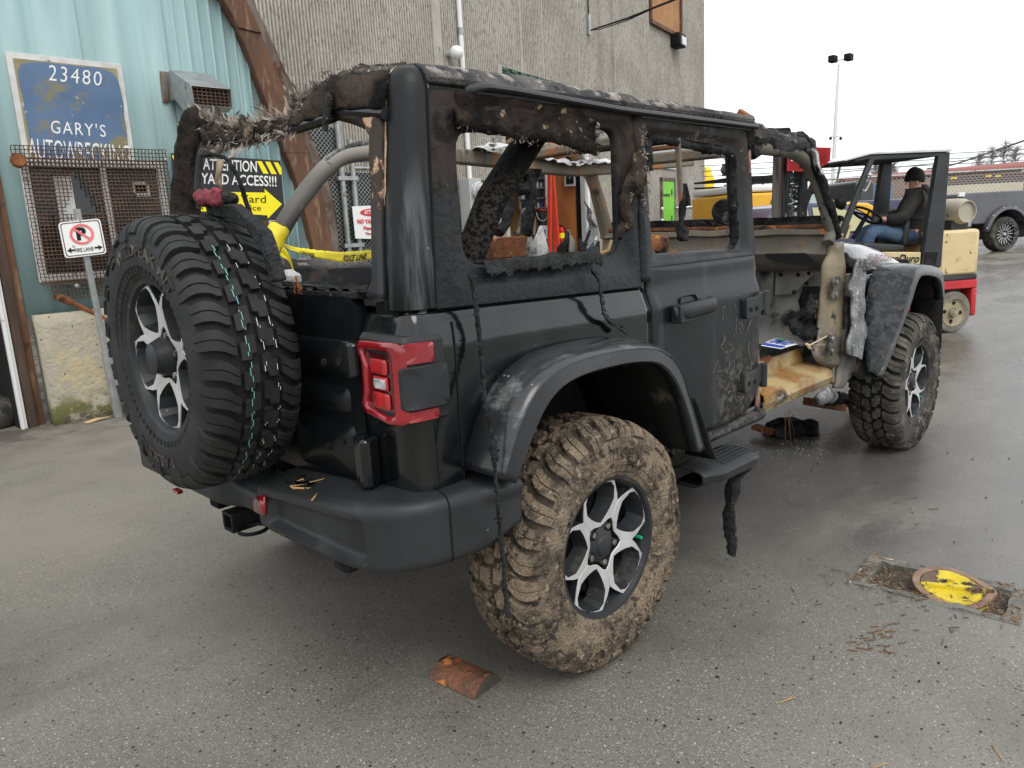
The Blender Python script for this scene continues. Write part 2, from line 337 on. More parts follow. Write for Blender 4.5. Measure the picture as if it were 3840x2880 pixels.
surf('lens_melt', (.33, .04, .06), (.10, .03, .04), sc=14, rough=.8, bump=1, bsc=40)
surf('tape', (.85, .72, .03), (.75, .6, .03), sc=9, rough=.45, layers=[dict(c=(.2, .16, .05), sc=14, lo=.62, hi=.72)])
surf('black', (.008, .008, .008), spec=0.2, rough=.6); surf('black_gloss', (.006, .006, .007), rough=.25)
surf('ink', (.012, .012, .012), spec=0.3, rough=.7)
surf('white', (.78, .78, .76), rough=.6); surf('white_sign', (.80, .80, .78), rough=.5, layers=[dict(c=(.33, .18, .08), sc=9, lo=.68, hi=.72, r=.9)])
# ================================================================ ground
from mathutils.geometry import delaunay_2d_cdt
bTL = on('I', 885, 432, z=0); bBL = on('I', 742, 590, z=0); bBR = on('I', 1720, 838, z=0)
bU = (bBR-bBL); bLen = bU.length; bU.normalize(); bW = V((-bU.y, bU.x, 0)); bWid = (bTL-bBL).dot(bW)
def bas(u, v, z=0): return bBL+bU*u+bW*v+V((0, 0, z))
surf('asphalt', (.145, .138, .118), (.20, .19, .163), sc=1.1, rough=.55, bump=.16, bsc=260, layers=[
    dict(t='v', c=(.30, .28, .235), sc=150, lo=.28, hi=.48, p=.62, r=.7, a=.9), dict(t='v', c=(.05, .047, .04), sc=120, lo=.25, hi=.45, p=.72, r=.5, a=.8),
    dict(t='v', c=(.50, .47, .40), sc=105, lo=.2, hi=.34, p=.925, r=.7),
    dict(t='v', c=(.03, .03, .03), sc=48, lo=.2, hi=.32, p=.90, r=.5),
    dict(c=(.225, .205, .168), sc=1.3, lo=.30, hi=.66, y=(.2, 2.6), edge=1.0, esc=.8, a=.55, r=.7),
    dict(c=(.050, .047, .040), sc=.55, lo=.50, hi=.68, a=.55, r=.30),
    dict(c=(.095, .093, .086), sc=.8, st=(.55, 1, 1), lo=.36, hi=.54, x=(.75, 2.0), edge=.8, esc=1.1, r=.12, a=.72), dict(c=(.075, .073, .068), sc=1.6, st=(.5, 1, 1), lo=.50, hi=.60, x=(1.0, 2.2), edge=.8, r=.05, a=.5), dict(c=(.075, .071, .062), sc=.45, st=(1, 2.2, 1), lo=.54, hi=.66, a=.45, r=.42),
    dict(c=(.055, .045, .035), sc=2.5, lo=.4, hi=.6, y=(4.2, 5.0), edge=.5, esc=3, a=.8, r=.9),
    dict(c=(.62, .62, .60), sc=26, lo=.50, hi=.60, x=(1.9, 2.05), y=(-.62, -.50), a=.0),
    dict(t='c', c=(.45, .43, .40), x=(300, 320), a=0)])
pts = []; rs = [0]; r = .25
while r < 700: rs.append(r); r *= 1.16
na = 64
cx, cy = 1.0, 0.0
for ri, r in enumerate(rs):
    for k in range(na if r else 1):
        a = 2*pi*(k+.5*(ri % 2))/na; q = V((cx+r*math.cos(a), cy+r*math.sin(a), 0)) - bBL
        u, v = q.dot(bU), q.dot(bW)
        if -.05 < u < bLen+.05 and -.05 < v < bWid+.05: continue
        pts.append((cx+r*math.cos(a), cy+r*math.sin(a)))
hole = [bas(0, 0), bas(bLen, 0), bas(bLen, bWid), bas(0, bWid)]
n0 = len(pts); pts += [(p.x, p.y) for p in hole]
vv, ee, ff, *_ = delaunay_2d_cdt([V(p) for p in pts], [(n0, n0+1), (n0+1, n0+2), (n0+2, n0+3), (n0+3, n0)], [], 0, 1e-4)
mb = MB(); fs = []
for f in ff:
    c = sum((V((vv[i].x, vv[i].y, 0)) for i in f), V((0, 0, 0)))/len(f)-bBL; u, v = c.dot(bU), c.dot(bW)
    if 0 < u < bLen and 0 < v < bWid: continue
    fs.append(list(f))
mb.add([V((p.x, p.y, gz(p.x, p.y))) for p in vv], fs)
tag(mb.build('ground', 'asphalt', origin=(0, 0, 0), sharp=180), kind='structure')
# ---- sunken valve box with its cover
surf('concrete_frame', (.19, .182, .158), (.12, .115, .10), sc=7, rough=.8, bump=.6, bsc=60, layers=[dict(c=(.06, .055, .05), sc=9, lo=.55, hi=.66)])
surf('dirt', (.055, .045, .032), (.10, .08, .055), sc=18, rough=.95, bump=1, bsc=60)
surf('debris', (.10, .05, .03), (.28, .2, .12), sc=60, rough=.9)
vb = thing('utility_box', 'sunken rectangular concrete utility box frame full of bark debris beside yellow cover', 'utility box', bas(bLen/2, bWid/2))
fw = .05
mb = MB()
o4 = [(0, 0), (bLen, 0), (bLen, bWid), (0, bWid)]; i4 = [(fw, fw*.7), (bLen-fw, fw*.7), (bLen-fw, bWid-fw), (fw, bWid-fw)]
def bsub(l, n=10): return [(lerp(l[i][0], l[(i+1) % 4][0], k/n), lerp(l[i][1], l[(i+1) % 4][1], k/n)) for i in range(4) for k in range(n)]
so_, si_ = bsub(o4), bsub(i4)
mb.grid(4, 40, lambda j, i: bas(*((so_ if j < 2 else si_)[i]), [-.02, .004, .004, -.06][j]) + noise.noise_vector(bas(*so_[i])*14)*(.012 if j in (1, 2) else 0), closev=True)
mb.build('frame', 'concrete_frame', vb)
mb = MB(); mb.grid(14, 10, lambda i, j: bas(fw+(bLen-2*fw)*i/13, fw*.7+(bWid-fw*1.7)*j/9, -.022+.018*noise.noise(V((i*.7, j*.7, 3))))); mb.build('soil', 'dirt', vb)
mb = MB()
for k in range(300):
    u = random.random()**1.6*bLen if k % 3 else bLen-random.random()*.12; v = random.random()*bWid
    if k % 6 == 0: u = -.10+random.random()*.4; v = -.06+random.random()*.16
    ins = fw < u < bLen-fw and fw < v < bWid-fw
    p = bas(u, v, -.014+random.random()*.02 if ins else .008); a = random.random()*pi; d = V((math.cos(a), math.sin(a), random.uniform(-.3, .3) if ins else 0)); l = random.uniform(.004, .018)
    mb.bar(p-d*l, p+d*l, .003, .002)
tag(mb.build('bark_debris', 'debris', vb), kind='stuff')
# cover: flat cast oval plate with a pointed lug, tilted, yellow paint worn off to rusty iron
surf('yellow_worn', (.62, .47, .02), (.52, .39, .02), sc=9, rough=.5, bump=.3, bsc=50, layers=[dict(c=(.03, .026, .02), sc=16, lo=.50, hi=.58, r=.8), dict(c=(.12, .075, .05), sc=9, lo=.56, hi=.62, r=.8)])
surf('iron_rust', (.17, .105, .075), (.26, .17, .12), sc=16, rough=.75, bump=.3, bsc=90)
c1 = on('I', 1080, 590, z=.02); c2 = on('I', 1592, 655, z=.0); cA = (c2-c1); cl = cA.length; cA.normalize(); cB = V((-cA.y, cA.x, 0))
cw = .40*cl
cn1, cn2 = on('I', 1440, 738, z=-.01), on('I', 1270, 512, z=.02); cw = abs((cn2-cn1).dot(cB))/2*1.08
ct = (c1+c2+cn1+cn2)/4; ct.z = .0; dmid = ((cn1+cn2)/2-(c1+c2)/2).dot(cB); ct += cB*dmid*.3; cov = thing('utility_cover', 'chipped yellow cast iron cover lying tilted in the utility box', 'cover', ct-V((0, 0, .03)))
def cpt(u, v, z=0): return ct+cA*u*cl/2+cB*v*cw+V((0, 0, .004+.018*v+.004*u+z))
ol = []
for k in range(40):
    a = 2*pi*k/40; u, v = math.cos(a), math.sin(a)
    sx = 1.0 if u < 0 else 1.0
    uu = u*.90; vv_ = v*(1.0 if u < .2 else 1.0-.25*(u-.2))
    if abs(a) < .2 or abs(a-2*pi) < .2: uu = .97
    ol.append((uu, vv_))
mb = MB(); lv = [(.0, 0), (.80, .0), (.82, .006), (1.0, .006), (1.0, -.03), (.9, -.03)]
mb.grid(len(lv), 40, lambda j, i: cpt(ol[i][0]*lv[j][0], ol[i][1]*lv[j][0], lv[j][1]), closev=True); mb.build('plate', 'iron_rust', cov, sharp=50)
mb = MB(); lv = [(.0, .003), (.55, .003), (.60, .009), (.76, .009), (.79, .001)]
mb.grid(len(lv), 40, lambda j, i: cpt(ol[i][0]*lv[j][0]-.03, ol[i][1]*lv[j][0], lv[j][1]), closev=True)
mb.bar(cpt(-.6, -.03, .008), cpt(.9, -.03, .009), .02, .012); mb.bar(cpt(-.1, .25, .008), cpt(.1, .3, .008), .01, .008)
mb.build('painted_raised_ring', 'yellow_worn', cov, sharp=50)
mb = MB()
mb.grid(2, 14, lambda j, i: cpt(ol[22+i][0]*1.003, ol[22+i][1]*1.003, -.003-.025*j)); mb.build('painted_rim', 'yellow_worn', cov)
# ---- firewood offcut
surf('bark_wood', (.20, .075, .035), (.07, .045, .032), sc=8, st=(1, 1, 1), rough=.5, bump=.8, bsc=40, layers=[dict(c=(.48, .16, .04), sc=13, lo=.56, hi=.62, r=.5), dict(c=(.03, .025, .02), sc=9, lo=.58, hi=.66)])
surf('wood_end', (.075, .062, .052), (.05, .042, .036), sc=20, rough=.7)
w1 = on('Q', 640, 560, z=.02); w2 = on('Q', 1480, 940, z=.02); wa = (w2-w1); wl = wa.length; wa.normalize(); wb = V((-wa.y, wa.x, 0)); wc = (w1+w2)/2+wb*.035
fwd = thing('firewood_offcut', 'short split wood offcut with orange bark on the asphalt by the muddy tyre', 'wood', V((wc.x, wc.y, 0)))
sec = [(-.062, .004), (-.055, .022), (-.03, .042), (.0, .05), (.03, .046), (.052, .03), (.06, .004)]
mb = MB(); mb.cur = 0
mb.grid(12, 7, lambda i, j: wc-V((0, 0, wc.z))+wa*(-wl/2+wl*i/11)+wb*sec[j][0]*(1+.06*noise.noise(V((i, j, 2))))+V((0, 0, sec[j][1]*(1+.12*noise.noise(V((i*.5, j, 5)))))))
mb.build('bark', 'bark_wood', fwd)
for e in (-1, 1):
    mb = MB(); mb.add([wc-V((0, 0, wc.z))+wa*(e*(wl/2-.002))+wb*s_[0]*.98+V((0, 0, s_[1]*.98)) for s_ in sec], [list(range(7))]); mb.build('cut_end', 'wood_end', fwd)
# ================================================================ teal arched building
surf('teal', (.235, .355, .36), (.285, .405, .405), sc=1.2, st=(6, 1, .5), rough=.5, bump=.03, bsc=20, layers=[dict(c=(.16, .25, .255), sc=2, st=(9, 9, .3), lo=.56, hi=.75, a=.5), dict(c=(.25, .12, .06), sc=14, lo=.73, hi=.76), dict(t='v', c=(.05, .05, .05), sc=5, lo=.012, hi=.02, p=.5)])
surf('plinth', (.42, .38, .29), (.34, .31, .25), sc=3, rough=.9, bump=.7, bsc=26, layers=[dict(c=(.50, .42, .24), sc=3, lo=.52, hi=.66, a=.7), dict(t='v', c=(.09, .085, .075), sc=24, lo=.16, hi=.22, p=.86), dict(c=(.12, .125, .04), sc=5, lo=.42, hi=.55, z=(.30, .12), r=1), dict(c=(.10, .09, .08), sc=6, lo=.5, hi=.6, z=(.14, .03))])
surf('wood_brown', (.14, .065, .032), (.085, .04, .022), sc=3, st=(1, 1, .35), rough=.7, bump=.4, bsc=30, bst=(2, 2, .3), layers=[dict(c=(.22, .13, .075), sc=7, st=(2, 2, .4), lo=.56, hi=.68), dict(c=(.03, .02, .015), sc=5, lo=.6, hi=.7)])
surf('wood_grey', (.20, .165, .135), (.10, .075, .058), sc=6, st=(1, 1, .5), rough=.85, bump=.7, bsc=30, bst=(3, 3, .4), layers=[dict(c=(.36, .32, .28), sc=9, lo=.58, hi=.66), dict(c=(.09, .04, .02), sc=4, lo=.52, hi=.62)])
surf('wood_dark', (.045, .03, .022), (.085, .052, .035), sc=5, st=(2, 2, .3), rough=.8, bump=.5, bsc=20, bst=(3, 3, .3))
surf('vinyl', (.66, .66, .64), rough=.5, layers=[dict(c=(.3, .27, .22), sc=9, lo=.6, hi=.7)])
surf('galv', (.30, .31, .30), (.40, .41, .40), sc=9, rough=.42, metal=.6, layers=[dict(c=(.12, .08, .05), sc=8, lo=.62, hi=.7, r=.9, m=0)])
surf('mesh_rust', (.085, .05, .035), (.15, .085, .05), sc=9, rough=.8)
surf('glass_dark', (.02, .02, .02), rough=.08, spec=.6)
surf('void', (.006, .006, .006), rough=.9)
YW = 5.04
pSB = on('P', 240, 468, y=YW); zsb = pSB.z; xl = on('P', 205, 420, y=YW).x
tb = thing('arched_building', 'teal metal clad building with a curved brown timber arch edge', 'building', (2.0, YW, 0))
# arch centre line on the front plane, found from the photograph
YA = 4.93
inn = [on('A', a, b, y=YA) for a, b in [(1385, 0), (1505, 230), (1640, 590), (1760, 900), (1850, 1150), (1950, 1540)]]
out_ = [on('A', a, b, y=YA) for a, b in [(1530, 0), (1655, 270), (1790, 600), (1905, 900), (2005, 1180), (2075, 1540)]]
def ext(pts):
    e = pts[-1]-pts[-2]; f = pts[0]-pts[1]; q = f.copy(); q.z -= .0
    up = [pts[0]+V((f.x*1.25, 0, f.z*.75))*1.0, pts[0]+V((f.x*2.9, 0, f.z*1.4))]
    k = pts[-1].z/max(1e-3, -e.z)
    return up[::-1]+pts+[pts[-1]+V((e.x*k*.55, 0, -pts[-1].z))]
inn = spline(ext(inn), 5); out_ = spline(ext(out_), 5); NA = len(inn)
def xarch(z):
    for a, b in zip(inn, inn[1:]):
        if a.z >= z >= b.z: return lerp(a.x, b.x, (a.z-z)/max(1e-6, a.z-b.z))
    return inn[-1].x if z < inn[-1].z else inn[0].x
ztop = inn[0].z-.05
# cladding sheets, each its own ribbed panel cut to the arch
edges = [xl]
for a, b in [(490, 200), (1020, 200)]: edges.append(on('A', a, b, y=YW).x)
sw = edges[2]-edges[1]; edges = [xl, xl+.02] + edges[1:]; edges = sorted(set([xl]+[edges[2]-sw*k for k in range(0, 1)]+edges[2:]+[edges[-1]+sw*.95, edges[-1]+sw*1.9, edges[-1]+sw*2.8]))
edges = [xl-0.0] + [e for e in edges if e > xl+.15]
def clad(x0, x1, pitch, zb):
    mb = MB(); n = max(2, int((x1-x0)/pitch)); cols = []
    for k in range(n):
        xa = x0+(x1-x0)*k/n; w_ = (x1-x0)/n
        for fr, dy in ((0, 0), (.62, 0), (.70, -.018), (.86, -.018), (.94, 0)): cols.append((xa+w_*fr, dy))
    cols.append((x1, 0))
    def zt(x):
        lo_, hi_ = zb, ztop
        if xarch(zb+.01) < x: return zb
        for _ in range(22):
            m_ = (lo_+hi_)/2
            if xarch(m_) > x: lo_ = m_
            else: hi_ = m_
        return lo_+.04
    cols = [c for c in cols if zt(c[0]) > zb+.06]
    if len(cols) < 2: return
    mb.grid(len(cols), 2, lambda i, j: V((cols[i][0], YW+cols[i][1], zb if j == 0 else zt(cols[i][0])))); return mb
for i, (a, b) in enumerate(zip(edges, edges[1:])):
    q = clad(a+.004, b+.012, .30 if i < 2 else .105, zsb)
    if q:
        for k in range(len(q.v)): q.v[k].y -= .004*(i % 2)
        q.build('cladding_sheet', 'teal', tb, solid=.002)
ql = clad(xl-3.2, xl-1.05, .3, 2.3)
if ql: ql.build('cladding_sheet', 'teal', tb)
ql = clad(xl-1.05, xl+.0, .3, 2.35)
if ql: ql.build('cladding_sheet', 'teal', tb)
# concrete base
xr_ = xarch(.5)+.05
mb = MB(); mb.grid(26, 10, lambda i, j: V((xl+.05+(xr_-xl-.05)*i/25, YW+.0-.03*(1-j/9)+.012*noise.noise(V((i*.5, j*.5, 1))), -.03+(zsb+.06)*j/9))); mb.build('foundation', 'plinth', tb, solid=.15, soff=1)
# timber arch: laminated beam segments and weathered fascia boards
def band(mb, A, B, y0, y1):
    mb.grid(len(A), 4, lambda i, j: V(((A, B, B, A)[j][i].x, (y0, y0, y1, y1)[j], (A, B, B, A)[j][i].z)), closev=True)
    for e in (0, -1): mb.add([V((A[e].x, y0, A[e].z)), V((B[e].x, y0, B[e].z)), V((B[e].x, y1, B[e].z)), V((A[e].x, y1, A[e].z))], [(0, 1, 2, 3)])
cuts = [0, 5, 14, 26, NA-1]
for a, b in zip(cuts, cuts[1:]):
    mb = MB(); band(mb, inn[a:b+1], [o+(i_-o)*.04 for o, i_ in zip(out_[a:b+1], inn[a:b+1])], YA-.02*(a % 2), YA+.22); mb.build('arch_beam', 'wood_brown', tb, bevel=.006)
def off_arch(k): return [o+(o-i_)*k for o, i_ in zip(out_, inn)]
f0, f1, f2, f3 = off_arch(.02), off_arch(.30), off_arch(.58), off_arch(.80)
for (A_, B_, y0, mt) in ((f0, f1, YA+.03, 'wood_grey'), (f1, f2, YA+.10, 'wood_grey'), (f2, f3, YA+.17, 'wood_dark')):
    mb = MB(); band(mb, A_, B_, y0, y0+.12); mb.jitter(.02, 5); mb.build('fascia_board', mt, tb)
mb = MB(); band(mb, f1, off_arch(.72), YA+.3, YA+1.4); mb.build('roof', 'galv', tb)
mb = MB(); band(mb, off_arch(-.6), off_arch(-.1), YW+.1, YW+.12); mb.build('backing', 'wood_dark', tb)
# doorway at the left edge
xp0 = on('P', 248, 1400, y=5.0).x; xp1 = on('P', 335, 1400, y=5.0).x
mb = MB(); mb.box(((xp0+xp1)/2, 5.02, 1.5), (xp1-xp0, .10, 3.1)); mb.build('door_post', 'wood_dark', tb, bevel=.006)
mb = MB(); mb.box((xp1+.035, 5.05, 1.5), (.06, .05, 3.1)); mb.build('door_post', 'wood_brown', tb, bevel=.004)
xv0 = on('P', 175, 1400, y=5.0).x; xv1 = on('P', 243, 1400, y=5.0).x
mb = MB(); mb.box((xv0+(xv1-xv0)*.3, 4.99, 1.5), ((xv1-xv0)*.55, .05, 3.0)); mb.box((xv0+(xv1-xv0)*.75, 5.005, 1.5), ((xv1-xv0)*.42, .05, 3.0)); mb.build('door_trim', 'vinyl', tb, bevel=.004)
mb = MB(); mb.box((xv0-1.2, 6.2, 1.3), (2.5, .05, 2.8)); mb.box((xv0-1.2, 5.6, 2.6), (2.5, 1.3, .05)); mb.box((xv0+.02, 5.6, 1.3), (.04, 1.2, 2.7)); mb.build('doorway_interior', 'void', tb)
# roof and siding above the doorway end; back of the hall
# ---- painted board sign
surf('sign_blue', (.075, .135, .24), (.10, .165, .275), sc=3, rough=.6, layers=[dict(c=(.20, .18, .10), sc=2.0, lo=.52, hi=.60), dict(c=(.42, .36, .30), sc=14, lo=.66, hi=.7), dict(c=(.10, .13, .2), sc=8, lo=.55, hi=.7, a=.6)])
surf('sign_ochre', (.23, .20, .10), (.30, .27, .17), sc=5, rough=.7, layers=[dict(c=(.45, .42, .36), sc=12, lo=.6, hi=.68)])
surf('sign_white', (.62, .62, .60), (.50, .49, .47), sc=9, rough=.6, layers=[dict(c=(.16, .13, .1), sc=8, lo=.62, hi=.68)])
surf('paint_letter', (.74, .74, .72), rough=.6, layers=[dict(c=(.3, .33, .4), sc=18, lo=.66, hi=.72)])
def quadmap(t, q, y=None, pl=None):      # q: LL, LR, UR, UL pixels -> fn(u, v)
    def f(u, v):
        a = lerp(lerp(q[0][0], q[1][0], u), lerp(q[3][0], q[2][0], u), v); b = lerp(lerp(q[0][1], q[1][1], u), lerp(q[3][1], q[2][1], u), v)
        return on(t, a, b, y=y) if pl is None else onplane(t, a, b, *pl)
    return f
q = quadmap('A', [(150, 1000), (842, 1060), (762, 418), (25, 303)], y=5.0)
s0, s1 = q(0, 0), q(1, 1)
x0, x1, z0, z1 = q(0, .5).x, q(1, .5).x, q(.5, 0).z, q(.5, 1).z
sg = thing('painted_board_sign', 'faded blue hand painted board sign numbered 23480 on the teal wall', 'sign', (x0, 5.02, z0))
mb = MB(); mb.box(((x0+x1)/2, 5.005, (z0+z1)/2), (x1-x0, .03, z1-z0)); mb.build('border', 'sign_white', sg, bevel=.003)
bw = .045; W_, H_ = x1-x0, z1-z0
mb = MB(); mb.box(((x0+x1)/2, 4.988, (z0+z1)/2), (W_-2*bw, .006, H_-2*bw)); mb.build('panel', 'sign_ochre', sg)
bl = []
for k in range(48):
    a = 2*pi*k/48; c, s_ = math.cos(a), math.sin(a); e = (abs(c)**7+abs(s_)**7)**(-1/7)
    bl.append((.44*W_*c*e*(1+.06*noise.noise(V((c*2, s_*2, 3)))), .44*H_*s_*e*(1+.05*noise.noise(V((c*3, s_*3, 8))))))
mb = MB(); mb.prism(bl, ((x0+x1)/2+.01, 4.984, (z0+z1)/2), (1, 0, 0), (0, 0, 1), .003); mb.build('painted_field', 'sign_blue', sg)
def sgt(s_, qd, bold=.02, mt='paint_letter', sp=1.0):
    f = quadmap('A', qd, y=4.979); mb = MB(); text_on(mb, s_, f, bold, sp)
    mb.build('lettering', mt, sg, sharp=180)
sgt('23480', [(303, 500), (632, 535), (634, 448), (305, 402)], -.005, sp=1.2)
sgt("GARY'S", [(318, 828), (660, 853), (655, 775), (315, 745)], .0, sp=1.2)
sgt('AUTOWRECKING', [(180, 985), (815, 1030), (805, 905), (172, 858)], .0)
# ---- window with rusty wire screen
wq = quadmap('A', [(230, 1700), (1090, 1640), (1005, 985), (110, 905)], y=5.0)
# sizes on the wall
wx0 = on('A', 125, 1040, y=4.97).x; wx1 = on('A', 1015, 1040, y=4.97).x; wz1 = on('A', 560, 1000, y=4.97).z; wz0 = on('P', 640, 120, y=4.97).z
wn = thing('screened_window', 'white framed dark window behind a rusty wire mesh guard on the teal wall', 'window', ((wx0+wx1)/2, 5.0, wz0))
mb = MB(); mb.box(((wx0+wx1)/2, 5.015, (wz0+wz1)/2), (wx1-wx0-.02, .02, wz1-wz0-.02)); mb.build('pane', 'glass_dark', wn)
for (cx_, cz_, sx_, sz_) in (((wx0+.03), (wz0+wz1)/2, .06, wz1-wz0), ((wx1-.03), (wz0+wz1)/2, .06, wz1-wz0), (wx0+(wx1-wx0)*.55, (wz0+wz1)/2, .045, wz1-wz0-.12), ((wx0+wx1)/2, wz1-.03, wx1-wx0-.12, .06), ((wx0+wx1)/2, wz0+.03, wx1-wx0-.12, .06)):
    mb = MB(); mb.box((cx_, 4.995, cz_), (sx_, .04, sz_)); mb.build('window_frame', 'vinyl', wn, bevel=.004)
mb = MB(); mb.box((wx0+.30, 5.0, wz0+.62), (.14, .004, .5)); mb.box((wx1-.22, 5.0, wz1-.22), (.12, .004, .1)); mb.box((wx1-.2, 5.0, wz0+.75), (.12, .004, .1)); mb.build('notice', 'sign_white', wn)
def wire_panel(xa, xb, za, zb_, y, tilt, name, holefn=None):
    mb = MB(); p = .03
    nx = int((xb-xa)/p); nz_ = int((zb_-za)/p)
    yy = lambda z: y+tilt*(z-za)
    for i in range(nx+1):
        x = xa+(xb-xa)*i/nx
        prev = None
        for j in range(nz_+1):
            z = za+(zb_-za)*j/nz_; dx = .004*(1 if (i+j) % 2 else -1)
            cur = V((x+dx, yy(z)+.004*((i+j) % 2), z))
            if prev is not None and not (holefn and holefn(x, z)): mb.bar(prev, cur, .007, .005, up=(0, 1, 0))
            prev = cur
    for j in range(nz_+1):
        z = za+(zb_-za)*j/nz_
        for i in range(nx):
            x = xa+(xb-xa)*i/nx
            if not (holefn and holefn(x, z)): mb.bar(V((x, yy(z)-.004, z)), V((x+(xb-xa)/nx, yy(z)-.004, z)), .005, .007)
    mb.jitter(.010, 2.5)
    return tag(mb.build(name, 'mesh_rust', wn, sharp=180), kind='stuff')
hx, hz = wx0+.40, wz1-.06
wire_panel(wx0+.0, wx1+.02, wz0-.02, wz1, 4.93, 0, 'wire_mesh', lambda x, z: hz-.38 < z < hz and abs(x-hx) < (hz-z)*.38)
wire_panel(wx0-.06, wx1+.01, wz1-.06, wz1+.10, 4.90, -.15, 'wire_mesh')
wire_panel(wx0+.08, wx1+.05, wz0-.15, wz0-.01, 4.99, 0, 'wire_mesh')
mb = MB(); mb.lathe([(0, .03), (.045, .03), (.06, .0), (.06, -.01)], (wx0-.02, 4.9, wz1-.02), (0, -1, 0), 16); mb.build('rusty_washer', 'rust', wn)
for (bx, bz) in ((wx1+.0, wz1+.02), (wx0+.25, wz0-.05)):
    mb = MB(); mb.ball((bx, 4.90, bz), .022, 10); mb.build('bolt', 'galv', wn)
# ---- vent hood
v0 = on('A', 1022, 460, y=YW); v1 = on('A', 1035, 632, y=YW); yv = 4.50
g0 = on('A', 1222, 520, y=yv); g1 = on('A', 1372, 515, y=yv); g2 = on('A', 1182, 648, y=yv)
vh = thing('vent_hood', 'curved galvanised exhaust vent hood on the teal wall above the signs', 'vent', (v0.x, YW, v1.z))
xa, xb = v0.x, v0.x+.36
hs = [(YW, v0.z, v1.z), (YW-.15, v0.z+.01, v1.z+.0), (YW-.30, g0.z+.10, g2.z-.01), (YW-.42, g0.z+.04, g2.z-.03), (yv, g0.z-.02, g2.z)]
mb = MB(); mb.grid(5, 4, lambda i, j: V(((xa, xb, xb, xa)[j], hs[i][0], (hs[i][1], hs[i][1], hs[i][2], hs[i][2])[j])), closev=True); mb.build('duct', 'galv', vh, solid=.004, bevel=.004)
mb = MB(); mb.box(((xa+xb)/2, yv+.06, (g0.z+g2.z)/2-.01), (.34, .01, g0.z-g2.z-.03)); mb.build('grille_back', 'void', vh)
mb = MB()
for k in range(9): mb.box((xa+.02+.32*k/8, yv+.03, (g0.z+g2.z)/2-.01), (.006, .01, g0.z-g2.z-.03))
for k in range(6): mb.box(((xa+xb)/2, yv+.025, g2.z+(g0.z-g2.z-.03)*k/5), (.34, .006, .006))
mb.build('grille', 'mesh_rust', vh)
mb = MB(); mb.box((xa-.03, YW-.02, (v0.z+v1.z)/2), (.05, .04, v0.z-v1.z+.03)); mb.jitter(.02, 20); mb.build('flange', 'wood_grey', vh)
# ---- yard access sign
surf('sign_black', (.014, .014, .015), rough=.4); surf('sign_yellow', (.88, .74, .01), rough=.45); surf('sign_red', (.62, .03, .04), rough=.5)
def placard(name, label, t, qd, y, mt, th=.012):
    f = quadmap(t, qd, y=y); a = [f(0, 0), f(1, 0), f(1, 1), f(0, 1)]
    r = thing(name, label, 'sign', (a[0]+a[1])/2); mb = MB()
    mb.add(a+[p+V((0, th, 0)) for p in a], [(3, 2, 1, 0), (4, 5, 6, 7)]+[(i, (i+1) % 4, 4+(i+1) % 4, 4+i) for i in range(4)]); mb.build('board', mt, r); return r, f
ya = 4.99
ys_, _f = placard('yard_access_sign', 'black and yellow ATTENTION YARD ACCESS sign with arrow behind the roof pillar', 'Y', [(75, 730), (1220, 752), (1166, 120), (5, 40)], ya, 'sign_black')
def ysp(poly, mt, nm, y=ya-.003):
    mb = MB(); mb.add([on('Y', a, b, y=y) for a, b in poly], [list(range(len(poly)))]); mb.build(nm, mt, ys_, sharp=180)
for p in ([(10, 62), (42, 66), (72, 160), (70, 210)], [(918, 124), (968, 127), (1042, 260), (985, 258)], [(1005, 130), (1058, 133), (1128, 265), (1072, 262)], [(1095, 137), (1140, 139), (1178, 200), (1182, 268), (1160, 267)]): ysp(p, 'sign_yellow', 'hazard_stripe')
ysp([(285, 448), (1002, 460), (996, 420), (1183, 582), (1035, 735), (1028, 702), (270, 655)], 'sign_yellow', 'arrow')
def yst(s_, qd, mt, bold, sp=1, y=ya-.006):
    f = quadmap('Y', qd, y=y); mb = MB(); text_on(mb, s_, f, bold, sp); mb.build('lettering', mt, ys_, sharp=180)
yst('ATTENTION', [(345, 215), (918, 245), (915, 125), (345, 95)], 'white', .015)
yst('YARD ACCESS!!!', [(325, 365), (1128, 398), (1122, 285), (325, 250)], 'white', .015, 1.0)
yst('Enter Yard', [(395, 560), (1015, 570), (1012, 490), (395, 479)], 'ink', .0)
yst('Through Office', [(310, 660), (962, 670), (960, 592), (310, 582)], 'ink', .0)
r_, _f = placard('card_sticker', 'small white sticker with a red and an orange dot below the yellow arrow sign', 'Y', [(1048, 822), (1118, 822), (1118, 752), (1044, 750)], 5.0, 'white')
for (c_, mt) in (((1075, 785), 'sign_red'), ((1093, 785), 'lens_bright')):
    p = on('Y', *c_, y=4.985); mb = MB(); mb.lathe([(0, .004), (.022, .004), (.022, 0)], p, (0, -1, 0), 14); mb.build('dot', mt, r_)
mb = MB(); a = on('Y', 890, 760, y=4.98); b = on('Y', 1030, 760, y=4.98); mb.box(((a.x+b.x)/2, 4.99, a.z/2-.0), (b.x-a.x, .09, a.z)); mb.jitter(.01, 4)
tag(mb.build('timber_post', 'wood_dark', None, bevel=.005), 'dark weathered timber post under the yard access sign', 'post')
